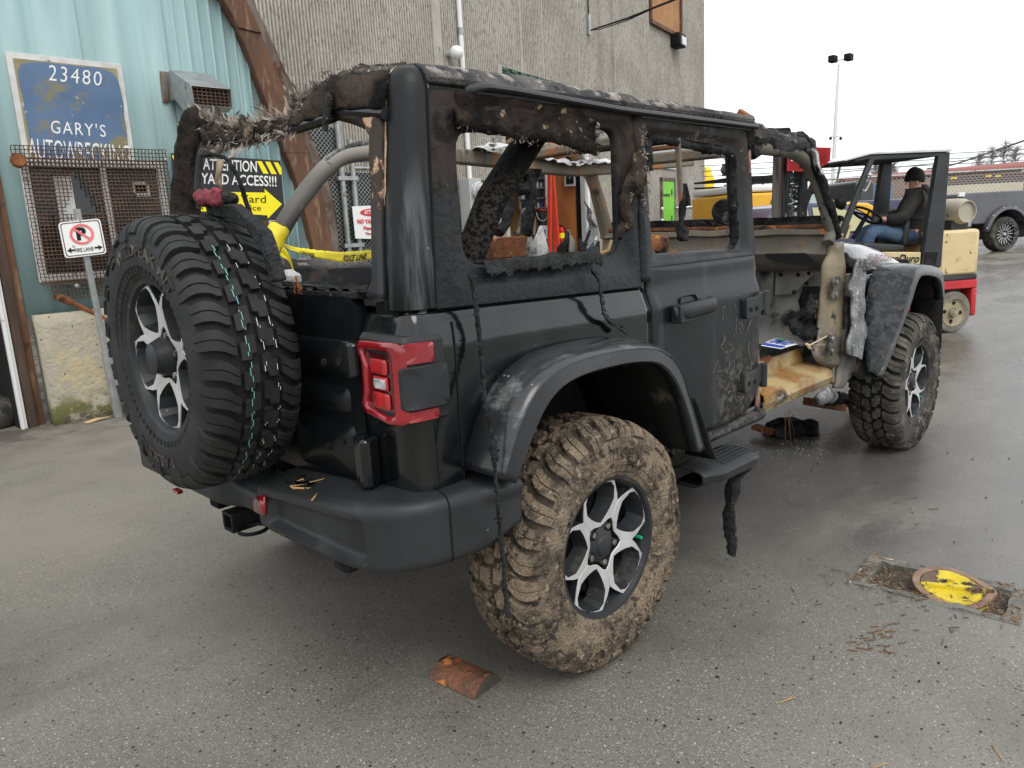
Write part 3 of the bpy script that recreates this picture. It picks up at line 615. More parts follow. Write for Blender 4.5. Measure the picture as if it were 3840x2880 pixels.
# ---- no parking sign on a leaning galvanised post
pb = on('P', 1040, 1250, y=4.72); pt = on('A', 478, 1300, y=4.62)
pb.z = 0
np_ = thing('no_parking_sign', 'white no parking fire lane sign on a leaning galvanised pipe post', 'sign', pb)
mb = MB(); mb.tube([pb+V((0, 0, -.02)), pb.lerp(pt, .33)], .036, 14); mb.build('post_sleeve', 'galv', np_)
mb = MB(); mb.tube([pb.lerp(pt, .3), pt], .027, 14); mb.build('post', 'galv', np_)
ax_u = (pt-pb).normalized(); yq = 4.60
fq = quadmap('A', [(405, 1608), (665, 1578), (622, 1358), (360, 1385)], y=yq)
def fl(poly, mt, nm, dy): mb = MB(); mb.add([fq(*p)+V((0, -dy, 0)) for p in poly], [list(range(len(poly)))]); mb.build(nm, mt, np_, sharp=180); return mb
ol = rpoly([(0, 0), (1, 0), (1, 1), (0, 1)], .11, 6, 2)
mb = MB(); A_ = [fq(*p) for p in ol]; k = len(A_); mb.add(A_+[p+V((0, .006, 0)) for p in A_], [list(range(k)), list(range(k, 2*k))[::-1]]+[(i, (i+1) % k, k+(i+1) % k, k+i) for i in range(k)]); mb.build('plate', 'white_sign', np_, sharp=30)
def ringq(c, r0, r1, mt, nm, dy, asp=1.0, n=36):
    mb = MB(); mb.grid(2, n, lambda j, i: fq(c[0]+(r0, r1)[j]*math.cos(2*pi*i/n), c[1]+(r0, r1)[j]*asp*math.sin(2*pi*i/n))+V((0, -dy, 0)), closev=True); mb.build(nm, mt, np_, sharp=180)
lo1 = rpoly([(.035, .035), (.965, .035), (.965, .965), (.035, .965)], .09, 6, 2); lo2 = rpoly([(.055, .055), (.945, .055), (.945, .945), (.055, .945)], .08, 6, 2)
mb = MB(); mb.grid(2, len(lo1), lambda j, i: fq(*(lo1, lo2)[j][i])+V((0, -.003, 0)), closev=True); mb.build('border_line', 'ink', np_, sharp=180)
surf('sign_salmon', (.78, .13, .14), (.80, .20, .2), sc=12, rough=.6, layers=[dict(c=(.7, .66, .62), sc=16, lo=.66, hi=.7)])
mb = MB(); text_on(mb, 'P', lambda u, v: fq(.37+.24*u, .45+.36*v)+V((0, -.003, 0)), .06); mb.build('lettering', 'ink', np_, sharp=180)
ringq((.50, .615), .285, .225, 'sign_salmon', 'ring', .006)
fl([(.29, .78), (.335, .82), (.71, .46), (.665, .42)], 'sign_salmon', 'slash', .007)
mb = MB(); text_on(mb, 'FIRE LANE', lambda u, v: fq(.27+.44*u, .13+.11*v)+V((0, -.003, 0)), .01); mb.build('lettering', 'ink', np_, sharp=180)
fl([(.08, .2), (.19, .27), (.18, .22), (.26, .23), (.26, .17), (.18, .18), (.19, .12)], 'ink', 'arrow', .003); fl([(.93, .2), (.82, .27), (.83, .22), (.74, .23), (.74, .17), (.83, .18), (.82, .12)], 'ink', 'arrow', .003)
# ---- rusty stub pipe, weeds, splinters
p0 = on('P', 545, 275, y=4.9); p1 = on('P', 870, 430, y=4.9); 
rp_ = thing('rusty_pipe', 'rusty elbow pipe sticking out of the teal wall beside the sign post', 'pipe', p0)
mb = MB(); mb.tube([p0+V((0, .15, .0)), p0, p0.lerp(p1, .3), p1, p1+(p1-p0)*.4], .022, 10); mb.build('pipe', 'rust', rp_)
mb = MB(); mb.tube([p0+V((-.015, .0, .005)), p0.lerp(p1, .27)], .033, 10); mb.build('elbow', 'rust', rp_)
surf('dry_weed', (.28, .20, .12), (.16, .11, .06), sc=30, rough=.9)
mb = MB(); wc_ = on('P', 870, 1270, y=4.98); wc_.z = 0
for k in range(260):
    b = wc_+V((random.gauss(0, .11), random.uniform(-.06, .03), 0)); d = V((random.gauss(0, .5), random.gauss(-.2, .3), 1)).normalized()*random.uniform(.05, .17)
    c = b+d*.6+V((random.gauss(0, .02), random.gauss(0, .02), 0)); e = b+d+V((random.gauss(0, .04), 0, -.02)); mb.tube([b, c, e], [.0022, .0018, .0008], 3, caps=False)
for k in range(90):
    b = V((random.uniform(xl+.1, wc_.x), 4.95-random.random()*.06, 0)); d = V((random.gauss(0, .6), random.gauss(-.3, .3), .7)).normalized()*random.uniform(.02, .06); mb.tube([b, b+d], [.002, .0008], 3, caps=False)
tag(mb.build('dry_weeds', 'dry_weed', None, sharp=180, origin=wc_), 'dry brown weeds along the foot of the concrete base', 'weeds', kind='stuff')
surf('fresh_wood', (.58, .42, .24), (.45, .3, .16), sc=20, rough=.8)
s1_ = on('P', 750, 1392, z=.01); s2_ = on('P', 985, 1330, z=.01)
mb = MB(); d = (s2_-s1_)
for k in range(7):
    a = s1_+d*random.uniform(0, .3)+V((0, random.uniform(-.03, .03), 0)); mb.bar(a, a+d*random.uniform(.5, .7)+V((0, random.uniform(-.03, .03), .006)), .02, .008)
tag(mb.build('wood_splinter', 'fresh_wood'), 'pale splintered board lying on the ground below the sign post', 'wood')
# tyre lying in the doorway
mb = MB(); t0 = on('P', 40, 1400, y=5.15); mb.lathe([(.17, -.1), (.3, -.12), (.34, -.07), (.35, 0), (.34, .07), (.3, .12), (.17, .1)], V((t0.x-.12, 5.45, .125)), (0, 0, 1), 32); 
tag(mb.build('old_tyre', 'rubber_dust'), 'old dark tyre lying inside the doorway at the left edge', 'tyre')
# ================================================================ ribbed concrete building
wd = V((math.cos(rad(13)), math.sin(rad(13)), 0)); wnm = V((-wd.y, wd.x, 0)); WOFF = 5.5477; WPL = (wnm, WOFF)
def wp(s_, z, o=0): return wnm*(WOFF+o)+wd*s_+V((0, 0, z))       # o < 0: in front of the wall
def ws(t, a, b): p = onplane(t, a, b, *WPL); return p.dot(wd), p.z
surf('ribbed_concrete', (.46, .43, .375), (.36, .335, .29), sc=1.1, rough=.9, bump=.8, bsc=38, bst=(1, 1, .35), layers=[dict(c=(.25, .235, .205), sc=26, st=(1, 1, .4), lo=.54, hi=.62, det=4, a=.85), dict(c=(.56, .53, .47), sc=36, st=(1, 1, .35), lo=.55, hi=.66, det=4, a=.7), dict(c=(.20, .19, .165), sc=14, st=(1, 1, .5), lo=.60, hi=.70, det=5, a=.8), dict(c=(.17, .165, .15), sc=.9, st=(2, 2, .2), lo=.55, hi=.75, a=.45)])
surf('groove', (.10, .09, .075), (.055, .05, .045), sc=9, st=(1, 1, .3), rough=.95)
surf('flat_concrete', (.42, .395, .345), (.36, .34, .30), sc=4, rough=.85, bump=.2, bsc=30, layers=[dict(c=(.2, .19, .17), sc=7, lo=.6, hi=.7)])
surf('green_metal', (.025, .085, .055), (.04, .11, .075), sc=5, rough=.5)
surf('plywood', (.36, .125, .035), (.27, .085, .025), sc=2, st=(1, 1, .5), rough=.6, layers=[dict(c=(.12, .05, .02), sc=8, lo=.66, hi=.7)])
surf('ply_pale', (.40, .20, .075), (.32, .15, .05), sc=3, rough=.7)
surf('office_green', (.20, .60, .03), (.17, .52, .03), sc=3, rough=.5)
surf('grey_metal', (.36, .38, .37), (.42, .43, .42), sc=4, rough=.5, metal=.2)
surf('red_steel', (.62, .06, .025), (.5, .05, .03), sc=5, rough=.5)
surf('extinguisher', (.6, .015, .015), rough=.25, coat=.5); surf('plastic_white', (.75, .75, .74), rough=.4); surf('bottle_blue', (.05, .1, .4), rough=.3); surf('bottle_dark', (.03, .03, .03), rough=.3); surf('bottle_amber', (.4, .2, .05), rough=.3); surf('shelf_metal', (.30, .32, .28), (.2, .21, .19), sc=9, rough=.6)
surf('interior', (.10, .085, .07), rough=.9)
s_c, _ = ws('Z', 1520, 300); s_l, _ = ws('Z', 545, 60)
bL, bz = ws('Z', 1077, 140); bR, bz2 = ws('Z', 1256, 193); bz = (bz+bz2)/2-.02; s_j, _ = ws('Z', 1262, 470)
HW = 9.5; s_l = min(s_l, 3.9)
cb = thing('concrete_building', 'tall ribbed grey concrete building with an open service bay', 'building', wp((s_l+s_c)/2, gz(*wp((s_l+s_c)/2, 0).xy)))
PIT = .058
def ribbed(sa, sb, za, zb):
    mb = MB(); n = max(1, round((sb-sa)/PIT)); p = (sb-sa)/n; cols = []
    for k in range(n):
        a = sa+p*k
        cols += [(a, 0, 1), (a+p*.36, 0, 0), (a+p*.46, -.03, 0), (a+p*.90, -.03, 1)]
    cols.append((sb, 0, 1))
    nz_ = 2
    for i in range(len(cols)-1):
        mb.cur = 1 if (i % 4 == 0) else 0
        c0, c1 = cols[i], cols[i+1]
        mb.add([wp(c0[0], za, c0[1]), wp(c1[0], za, c1[1]), wp(c1[0], zb, c1[1]), wp(c0[0], zb, c0[1])], [(0, 1, 2, 3)])
    return mb
# flat strips at panel joints
strips = []
for px_, wd_ in ((455, .05), (942, .22), (1095+28, .07), (1170, .05), (1248, .05), (1326, .045), (1392, .045), (1462, .045)):
    t_ = ws('Z', px_, 60); strips.append((t_[0], wd_))
strips = sorted(s for s in strips if s_l < s[0] < s_c)
cuts = [s_l]
for s_, w_ in strips: cuts += [s_-w_/2, s_+w_/2]
cuts += [s_c]
for k in range(0, len(cuts)-1):
    a, b = cuts[k], cuts[k+1]; flat = k % 2 == 1
    segs = []
    if b <= bL or a >= bR: segs = [(a, b, -.5, HW)]
    else:
        if a < bL: segs.append((a, bL, -.5, HW))
        segs.append((max(a, bL), min(b, bR), bz, HW))
        if b > bR: segs.append((bR, b, -.5, HW))
    for (sa, sb, za, zb) in segs:
        if sb-sa < .004: continue
        if flat:
            mb = MB(); mb.box(wp((sa+sb)/2, (za+zb)/2, -.004), (sb-sa, .03, zb-za), ax=(wd, wnm, V((0, 0, 1)))); mb.build('joint_strip', 'flat_concrete', cb)
        else: ribbed(sa, sb, za, zb).build('ribbed_panel', ['ribbed_concrete', 'groove'], cb, sharp=20)
mb = MB(); mb.box(wp(s_c-.1, HW/2-.25, 4.02), (.2, 8, HW+.5), ax=(wd, wnm, V((0, 0, 1)))); mb.build('side_wall', 'flat_concrete', cb)
mb = MB(); mb.box(wp((bL+s_l)/2, HW/2, 4.3), (bL-s_l, 8, HW), ax=(wd, wnm, V((0, 0, 1)))); mb.box(wp((bR+.1+s_c)/2, HW/2, 4.3), (s_c-bR-.4, 7.9, HW), ax=(wd, wnm, V((0, 0, 1)))); mb.build('core', 'interior', cb)
# roll-up door: slats gathered under the header
for k in range(3):
    mb = MB(); mb.box(wp((bL+bR)/2, bz-.04-.09*k, .03+.05*k), (bR-bL-.02, .05, .085), ax=(wd, wnm, V((0, 0, 1)))); mb.build('roller_door_slat', 'green_metal', cb, bevel=.012)
for k in range(10):
    mb = MB(); mb.box(wp(bL+.18+(bR-bL-.36)*k/9, bz-.02, -.012), (.2, .02, .05), ax=(wd, wnm, V((0, 0, 1)))); mb.build('header_bracket', 'green_metal', cb, bevel=.006)
# bay interior: floor, ceiling, back, plywood side wall
gb = gz(*wp(bR, 0).xy)
def ib(c_s, c_z, c_o, sx, so__, sz, name, mt, bev=0): mb = MB(); mb.box(wp(c_s, c_z, c_o), (sx, so__, sz), ax=(wd, wnm, V((0, 0, 1)))); return mb.build(name, mt, cb, bevel=bev)
ib((bL+bR)/2, gb+.0, 3.2, bR-bL, 6.4, .05, 'bay_floor', 'flat_concrete'); ib((bL+bR)/2, bz+.2, 3.2, bR-bL, 6.4, .1, 'bay_ceiling', 'interior'); ib((bL+bR)/2, bz/2, 6.4, bR-bL, .1, bz, 'bay_back', 'ply_pale')
npl = 5
for k in range(npl): ib(bR+.05+.004*(k % 2), bz/2+.1, .25+1.22*k+.61, .05, 1.215, bz, 'plywood_sheet', 'plywood' if k < 1 else 'ply_pale')
# right jamb trims
ib(bR-.01, bz/2, .02, .10, .12, bz, 'door_track', 'grey_metal', .01); ib(bR+.16, bz/2, -.05, .14, .06, bz, 'jamb_board', 'flat_concrete', .005); ib(bR+.03, bz*.62, -.06, .10, .05, bz*.6, 'jamb_trim', 'plastic_white', .006); ib(bL-.08, bz/2, -.05, .12, .06, bz, 'jamb_board', 'flat_concrete', .005)
# things in the bay stand along the plywood wall: plane wd.p = sB
sB = bR-.02
def onbay(t, a, b, off=0): return onplane(t, a, b, wd, sB-off)
def bayz(p): return p.z
U3 = (wd, wnm, V((0, 0, 1)))
def bbox2(t, a0, b0, a1, b1, off):
    p = onbay(t, a0, b0, off); q_ = onbay(t, a1, b1, off); return p, q_
p, q_ = bbox2('S', 830, 300, 1185, 755, .12)
cbn = thing('wall_shelf', 'grey metal wall shelf holding bottles in the service bay', 'shelf', V((p.x, p.y, q_.z)))
dd = (q_-p); dd.z = 0; wlen = dd.length; dn = dd.normalized()
def shb(f0, f1, z0, z1, d0, d1, nm, mt, par): mb = MB(); c = p+dn*wlen*(f0+f1)/2; c.z = (z0+z1)/2; mb.box(c-wd*((d0+d1)/2-.0), (wlen*abs(f1-f0), d1-d0, z1-z0), ax=(dn, -wd, V((0, 0, 1)))); return mb.build(nm, mt, par)
zt_, zb__ = p.z, q_.z
shb(0, 1, zb__, zt_, -.14, -.12, 'back_panel', 'shelf_metal', cbn)
for k in range(5): shb(0, 1, lerp(zb__, zt_, k/4)-.012, lerp(zb__, zt_, k/4)+.012, -.12, .10, 'shelf_board', 'shelf_metal', cbn)
for f in (0, 1): shb(f-.02, f+.02, zb__, zt_, -.12, .10, 'side_panel', 'plastic_white' if f else 'shelf_metal', cbn)
rnd = random.Random(4); cols_ = ['bottle_dark', 'bottle_blue', 'plastic_white', 'red_print', 'bottle_dark', 'bottle_amber', 'plastic_white', 'bottle_blue', 'extinguisher']
names_ = ['near the left end', 'second along', 'third along', 'in the middle', 'fifth along', 'beside the right end', 'at the right end']
cn = {'bottle_dark': 'dark', 'bottle_blue': 'blue', 'plastic_white': 'white', 'red_print': 'red', 'bottle_amber': 'amber', 'extinguisher': 'bright red'}
for sh in range(3):
    for k in range(7):
        c = p+dn*wlen*(.08+.14*k); z0 = lerp(zb__, zt_, sh/4)+.013; h_ = rnd.uniform(.16, .27)*(zt_-zb__)/1.2; mt = cols_[(k*5+sh*2) % 9]; r_ = h_*.22
        mb = MB(); mb.lathe([(0, 0), (r_, 0), (r_, h_*.62), (r_*.4, h_*.78), (r_*.4, h_), (0, h_)], V((c.x, c.y, z0))-wd*.02, (0, 0, 1), 10)
        tag(mb.build('bottle', mt), '%s bottle %s on the %s board of the bay shelf' % (cn[mt], names_[k], ('lowest', 'second', 'third')[sh]), 'bottle', 'bottles on the bay shelf')
def bucket(name, label, t, a0, b0, a1, b1, off, mt, rim):
    p0 = onbay(t, (a0+a1)/2, b1, off); p1 = onbay(t, (a0+a1)/2, b0, off); e0 = onbay(t, a0, b0, off); e1 = onbay(t, a1, b0, off)
    vdir = (p1-CP); vdir.z = 0; vdir.normalize(); sd = V((vdir.y, -vdir.x, 0)); r_ = abs((e1-e0).dot(sd))/2; h_ = p1.z-p0.z
    o = thing(name, label, 'bucket', p0); mb = MB(); mb.lathe([(0, 0), (r_*.88, 0), (r_, h_), (r_*1.05, h_), (r_*1.05, h_*.93)], p0, (0, 0, 1), 20); mb.build('body', mt, o)
    mb = MB(); mb.lathe([(r_*1.06, h_*.97), (r_*1.06, h_*1.03), (0, h_*1.03)], p0, (0, 0, 1), 20); mb.build('lid', rim, o)
    mb = MB(); mb.tube([p0+V((0, 0, h_*.85))-vdir*r_+sd*(math.cos(x)*r_*1.02)+V((0, 0, -.55*h_*math.sin(x))) for x in [pi*k/8 for k in range(9)]], .006, 5); mb.build('handle', 'plastic_white', o); return p0, r_, h_, vdir, sd, o
bucket('pail', 'black pail with red lid stacked on a white pail in the bay', 'S', 1045, 785, 1185, 985, .35, 'bottle_dark', 'extinguisher')
a_ = bucket('pail', 'white pail under the black pail in the bay', 'S', 1060, 990, 1188, 1150, .35, 'plastic_white', 'plastic_white')
mb = MB(); mb.box(a_[0]-V((0, 0, .45)), (.5, .5, .86), ax=U3); tag(mb.build('workbench', 'shelf_metal', bevel=.01), 'metal bench under the two pails in the bay', 'bench')
mb = MB(); mb.add([a_[0]-a_[3]*(a_[1]*1.02)+a_[4]*u*a_[1]*.5+V((0, 0, a_[2]*v)) for u, v in ((-1, .2), (.9, .2), (.9, .75), (-1, .75))], [(0, 1, 2, 3)]); mb.build('label_print', 'bottle_blue', a_[5], sharp=180)
for (x0_, x1_, x2_, x3_, of, nm) in ((1190, 1232, 1190, 1228, .55, 'leftmost upright red steel beam leaning in the service bay'), (1236, 1262, 1262, 1330, .40, 'slanted red steel beam beside the extinguisher in the bay')):
    mb = MB(); A_ = [onbay('S', *q, of) for q in ((x2_, 1200), (x3_, 1200), (x1_, 300), (x0_, 300))]; g = (A_[0]-A_[3]).normalized()
    A_[0] = A_[0]+g*1.2; A_[1] = A_[1]+(A_[1]-A_[2]).normalized()*1.2; A_[3] = A_[3]-g*.8; A_[2] = A_[2]-(A_[1]-A_[2]).normalized()*.8
    mb.add(A_+[q-wd*.08 for q in A_], [(0, 1, 2, 3), (7, 6, 5, 4), (0, 4, 5, 1), (1, 5, 6, 2), (2, 6, 7, 3), (3, 7, 4, 0)]); tag(mb.build('steel_beam', 'red_steel', bevel=.004), nm, 'beam', 'red beams in the bay')
p0 = onbay('S', 1350, 1195, .12); p1 = onbay('S', 1345, 1000, .12); h_ = p1.z-p0.z; r_ = .075
ex = thing('fire_extinguisher', 'red fire extinguisher hanging on the plywood wall in the bay', 'fire extinguisher', p0)
mb = MB(); mb.lathe([(0, 0), (r_, 0), (r_, h_*.82), (r_*.4, h_), (0, h_)], p0, (0, 0, 1), 16); mb.build('cylinder', 'extinguisher', ex)
mb = MB(); mb.lathe([(r_*1.02, h_*.3), (r_*1.02, h_*.62)], p0, (0, 0, 1), 16); mb.build('label_print', 'sign_yellow', ex)
mb = MB(); mb.bar(p0+V((0, 0, h_*1.0)), p0+V((0, 0, h_*1.12)), .03, .03); mb.bar(p0+V((0, 0, h_*1.1)), p0+wnm*.09+V((0, 0, h_*1.14)), .02, .02); mb.tube([p0+V((0, 0, h_*1.05)), p0-wnm*.1+V((0, 0, h_*.9)), p0-wnm*.1+V((0, 0, h_*.4))], .012, 6); mb.build('valve_and_hose', 'black', ex)
p0, q0 = onbay('S', 1372, 80, .05), onbay('S', 1518, 490, .05)
eb = thing('electrical_panel', 'open grey electrical panel with looped cables on the plywood wall', 'panel', V((p0.x, p0.y, q0.z)))
dd = q0-p0; dd.z = 0
mb = MB(); mb.box((p0+q0)/2, (dd.length, .06, p0.z-q0.z), ax=(dd.normalized(), wd, V((0, 0, 1)))); mb.build('box', 'grey_metal', eb, bevel=.01)
mb = MB(); mb.box((p0+q0)/2-wd*.034+dd*.08, (dd.length*.7, .01, (p0.z-q0.z)*.85), ax=(dd.normalized(), wd, V((0, 0, 1)))); mb.build('recess', 'black', eb)
for k in range(3):
    mb = MB(); c = (p0+q0)/2-wd*.06-dd*.08*(k-1); mb.tube([c+V((0, 0, .2))+dd.normalized()*(.05*math.sin(x)+.02*k)+V((0, 0, -.4*x/pi)) for x in [pi*j/10 for j in range(11)]], .012, 6); mb.build('cable', 'galv', eb)
# ---- fixtures on the wall
def onw(t, a, b, o=0): return onplane(t, a, b, wnm, WOFF+o)
a = onw('Z', 988, 0, -.08); b = onw('Z', 1012, 345, -.08); top = a+(a-b)*.6
cn_ = thing('conduit', 'white conduit pipe running down to the meter on the concrete wall', 'pipe', V((b.x, b.y, b.z-.2)))
mb = MB(); mb.tube([V((b.x, b.y, HW-.5)), V((b.x, b.y, b.z-.35))], .042, 12); mb.build('pipe', 'plastic_white', cn_)
for zz in (3.2, 4.6, 5.6): mb = MB(); mb.lathe([(.052, -.05), (.052, .05)], V((b.x, b.y, zz)), (0, 0, 1), 12); mb.build('coupling', 'galv', cn_)
c = onw('N', 862, 132, -.2)
lg = thing('globe_lamp', 'small white globe lamp beside the conduit on the ribbed wall', 'lamp', c)
mb = MB(); mb.ball(c, .11, 16); mb.build('globe', 'plastic_white', lg)
mb = MB(); mb.tube([c+wnm*.05, c+wnm*.24], .05, 10); mb.build('base', 'grey_metal', lg)
p0, q0 = onw('S', 130, 395, -.15), onw('S', 310, 900, -.15); q0.z = p0.z-1.35
me_ = thing('electric_meter', 'grey electric meter box on the ribbed concrete wall', 'meter', V((p0.x, p0.y, q0.z)))
wm = (q0-p0).dot(wd); cm_ = (p0+q0)/2
mb = MB(); mb.box(cm_, (wm, .22, p0.z-q0.z), ax=U3); mb.build('cabinet', 'grey_metal', me_, bevel=.012)
mc = onw('S', 290, 552, -.26); mb = MB(); mb.lathe([(.15, 0), (.15, .05), (.13, .06), (.12, .14), (.05, .16), (0, .16)], mc+wnm*0.0, -wnm, 20); mb.build('dial_glass', 'lens_clear', me_)
mb = MB(); mb.box(V((mc.x, mc.y, q0.z+.55))+wnm*.005, (wm*.7, .01, .5), ax=U3); mb.build('door_plate', 'grey_metal', me_, bevel=.004)
a, b = onw('S', 305, 415, -.06), onw('S', 460, 560, -.06)
s2 = thing('bay_notice', 'small black ATTENTION sign with a yellow stripe beside the meter', 'sign', V((a.x, a.y, b.z)))
b.z = a.z-.62; wl2 = .95
mb = MB(); mb.box(V((a.x, a.y, (a.z+b.z)/2))+wd*wl2/2, (wl2, .015, a.z-b.z), ax=U3); mb.build('board', 'sign_black', s2)
def s2p(u, v): return V((a.x, a.y, b.z+(a.z-b.z)*v))+wd*wl2*u-wnm*.012
mb = MB(); mb.add([s2p(*q) for q in ((.0, .95), (.1, .95), (.22, .45), (.12, .45))], [(0, 1, 2, 3)]); mb.build('stripe', 'sign_yellow', s2, sharp=180)
mb = MB(); text_on(mb, 'ATTENTION', lambda u, v: s2p(.25+.68*u, .58+.3*v), .04); mb.build('lettering', 'white', s2, sharp=180)
mb = MB(); text_on(mb, 'YARD ACCESS', lambda u, v: s2p(.25+.68*u, .15+.3*v), .04); mb.build('lettering', 'white', s2, sharp=180)
# boarded window, wall pack lamp, cable anchor
a, b = onw('Z', 1402, 45), onw('Z', 1465, 68); sa, sb = a.dot(wd), b.dot(wd)
bw_ = thing('boarded_window', 'orange plywood boarded window high on the concrete wall', 'window', wp((sa+sb)/2, a.z-.1, -.05))
mb = MB(); mb.box(wp((sa+sb)/2, a.z+1.2, -.034), (sb-sa, .02, 2.4), ax=U3); mb.build('plywood_board', 'ply_pale', bw_)
for s_, w_ in ((sa-.04, .09), (sb+.04, .09)): mb = MB(); mb.box(wp(s_, a.z+1.2, -.05), (w_, .1, 2.5), ax=U3); mb.build('window_frame', 'wood_brown', bw_)
mb = MB(); mb.box(wp((sa+sb)/2, a.z-.04, -.06), (sb-sa+.16, .12, .09), ax=U3); mb.build('window_frame', 'wood_brown', bw_)
c = onw('Z', 1464, 88, -.15); wl_ = thing('wall_pack_lamp', 'dark wall lamp with a pale lens below the boarded window', 'lamp', c)
mb = MB(); mb.box(c, (.5, .3, .34), ax=U3); mb.build('housing', 'black', wl_, bevel=.04)
mb = MB(); mb.box(c-wnm*.14+wd*.06+V((0, 0, -.02)), (.34, .06, .22), ax=U3); mb.build('lens', 'lens_clear', wl_, bevel=.02)
c = onw('Z', 1272, 66, -.06); e = atdepth('Z', 1500, -18, 9.0)
ca = thing('guy_cable', 'steel cable anchored high on the concrete wall stretching to the upper right', 'cable', c)
mb = MB(); mb.box(c+V((0, 0, .12)), (.1, .06, .4), ax=U3); mb.build('anchor_plate', 'galv', ca)
mb = MB(); mb.tube([c-wnm*.05, c.lerp(e, .5)+V((0, 0, -.03)), e, e+(e-c)*.7], .016, 6); mb.build('cable', 'black', ca)
mb = MB(); mb.tube([c-wnm*.05, c.lerp(e, .15)+V((0, 0, -.05)), c.lerp(e, .5)+V((0, 0, -.06)), e+V((0, 0, .02)), e+(e-c)*.7], .009, 6); mb.build('cable', 'black', ca)
mb = MB(); mb.tube([c+V((0, 0, .3)), wp(c.dot(wd)-.02, HW, -.05)], .014, 5); mb.build('wire', 'black', ca)
# office door and wall signs
a, b = onw('T', 287, 852, -.03), onw('T', 449, 846, -.03); sa, sb = a.dot(wd), b.dot(wd); zt = (a.z+b.z)/2; zb = zt-2.06
od = thing('office_door', 'lime green door lettered OFFICE in the concrete wall', 'door', wp((sa+sb)/2, zb))
mb = MB(); mb.box(wp((sa+sb)/2, (zt+zb)/2, -.055), (sb-sa, .05, zt-zb), ax=U3); mb.build('leaf', 'office_green', od, bevel=.004)
for s_, w_, z_, h_ in ((sa-.04, .08, (zt+zb)/2, zt-zb+.1), (sb+.04, .08, (zt+zb)/2, zt-zb+.1), ((sa+sb)/2, sb-sa+.16, zt+.05, .09)): mb = MB(); mb.box(wp(s_, z_, -.05), (w_, .09, h_), ax=U3); mb.build('frame', 'wood_grey', od)
f = quadmap('T', [(322, 1060), (416, 1058), (415, 1020), (322, 1022)], pl=(wnm, WOFF-.086)); mb = MB(); text_on(mb, 'OFFICE', f, .05); mb.build('lettering', 'ink', od, sharp=180)
for y_ in (1225, 1385): mb = MB(); mb.ball(onw('T', 306, y_, -.12), .045, 10); mb.build('door_knob', 'plastic_white', od)
for y_ in (1000, 1360): mb = MB(); q = onw('T', 440, y_, -.09); mb.box(q, (.03, .03, .16), ax=U3); mb.build('hinge', 'green_metal', od)
surf('grey_sign', (.42, .44, .45), rough=.5)
def wsign(label, q, txts):
    A_ = [onw('T', *p_, -.06) for p_ in q]; o = thing('wall_sign', label, 'sign', (A_[0]+A_[1])/2); mb = MB(); mb.add(A_+[p_+wnm*.02 for p_ in A_], [(3, 2, 1, 0), (4, 5, 6, 7)]+[(i, (i+1) % 4, 4+(i+1) % 4, 4+i) for i in range(4)]); mb.build('board', 'grey_sign', o)
    for s_, qq in txts: f = quadmap('T', qq, pl=(wnm, WOFF-.075)); mb = MB(); text_on(mb, s_, f, .06); mb.build('lettering', 'white', o, sharp=180)
wsign("upper of two grey signs with white letters above the office door", [(180, 470), (560, 505), (560, 300), (178, 230)], [("GARY'S", [(265, 395), (520, 412), (520, 335), (265, 318)])])
wsign('lower grey sign with white lettering just above the office door', [(215, 655), (500, 690), (500, 580), (215, 560)], [('AUTO PARTS', [(290, 635), (440, 652), (440, 615), (290, 598)])])
# ---- chain link gate between the buildings
surf('chain', (.33, .34, .33), rough=.5, metal=.7); surf('shade_cloth', (.02, .02, .021), rough=.9)
def chainlink(mb, o, U, W_, wid, hei, p=.06, r=.0028):
    n1 = int(wid/p)+1; o = V(o)
    nn = int((wid+hei)/p)
    for k in range(nn+1):
        c0 = k*p
        for sgn in (1, -1):
            # line u - v = c0-hei (sgn 1) or u + v = c0 (sgn -1)
            if sgn == 1: u0 = max(0, c0-hei); v0 = u0-(c0-hei); u1 = min(wid, c0); v1 = u1-(c0-hei)
            else: u0 = max(0, c0-hei); v0 = c0-u0; u1 = min(wid, c0); v1 = c0-u1
            if u1-u0 < .02: continue
            a = o+U*u0+W_*v0; b = o+U*u1+W_*v1; d = (b-a).normalized(); nrm = U.cross(W_).normalized(); sd = d.cross(nrm)*r*1.2
            mb.add([a-sd+nrm*.002*sgn, b-sd+nrm*.002*sgn, b+sd+nrm*.002*sgn, a+sd+nrm*.002*sgn], [(0, 1, 2, 3)])
YG = 6.25
gx0 = on('C', 300, 900, y=YG).x-.3; gx1 = on('C', 660, 900, y=YG).x+.5; gxp = on('C', 500, 1000, y=YG).x; gzt = on('C', 560, 800, y=YG).z; gzl = on('C', 330, 560, y=YG).z
gt = thing('chain_link_gate', 'tall chain link gate with black shade cloth beside the timber arch', 'gate', (gxp, YG, 0))
mb = MB(); chainlink(mb, V((gx0, YG, .1)), V((1, 0, 0)), V((0, 0, 1)), gxp-gx0, gzl+.0); tag(mb.build('chain_link', 'chain', gt, sharp=180), kind='stuff')
mb = MB(); chainlink(mb, V((gxp, YG, .1)), V((1, 0, 0)), V((0, 0, 1)), gx1-gxp, gzt-.15); tag(mb.build('chain_link', 'chain', gt, sharp=180), kind='stuff')
mb = MB(); mb.box(((gx0+gxp)/2-.02, YG+.06, (gzl)/2+.05), (gxp-gx0, .01, gzl)); mb.build('shade_cloth', 'shade_cloth', gt)
mb = MB(); mb.box(((gx1+gxp)/2+.05, YG+.06, gzt/2), (gx1-gxp, .01, gzt-.1)); mb.build('shade_cloth', 'shade_cloth', gt)
for x_, z_ in ((gxp-.07, gzl+.12), (gxp+.1, gzl-.1)): mb = MB(); mb.tube([V((x_, YG-.04, -.05)), V((x_, YG-.04, z_))], .035, 10); mb.build('post', 'galv', gt)
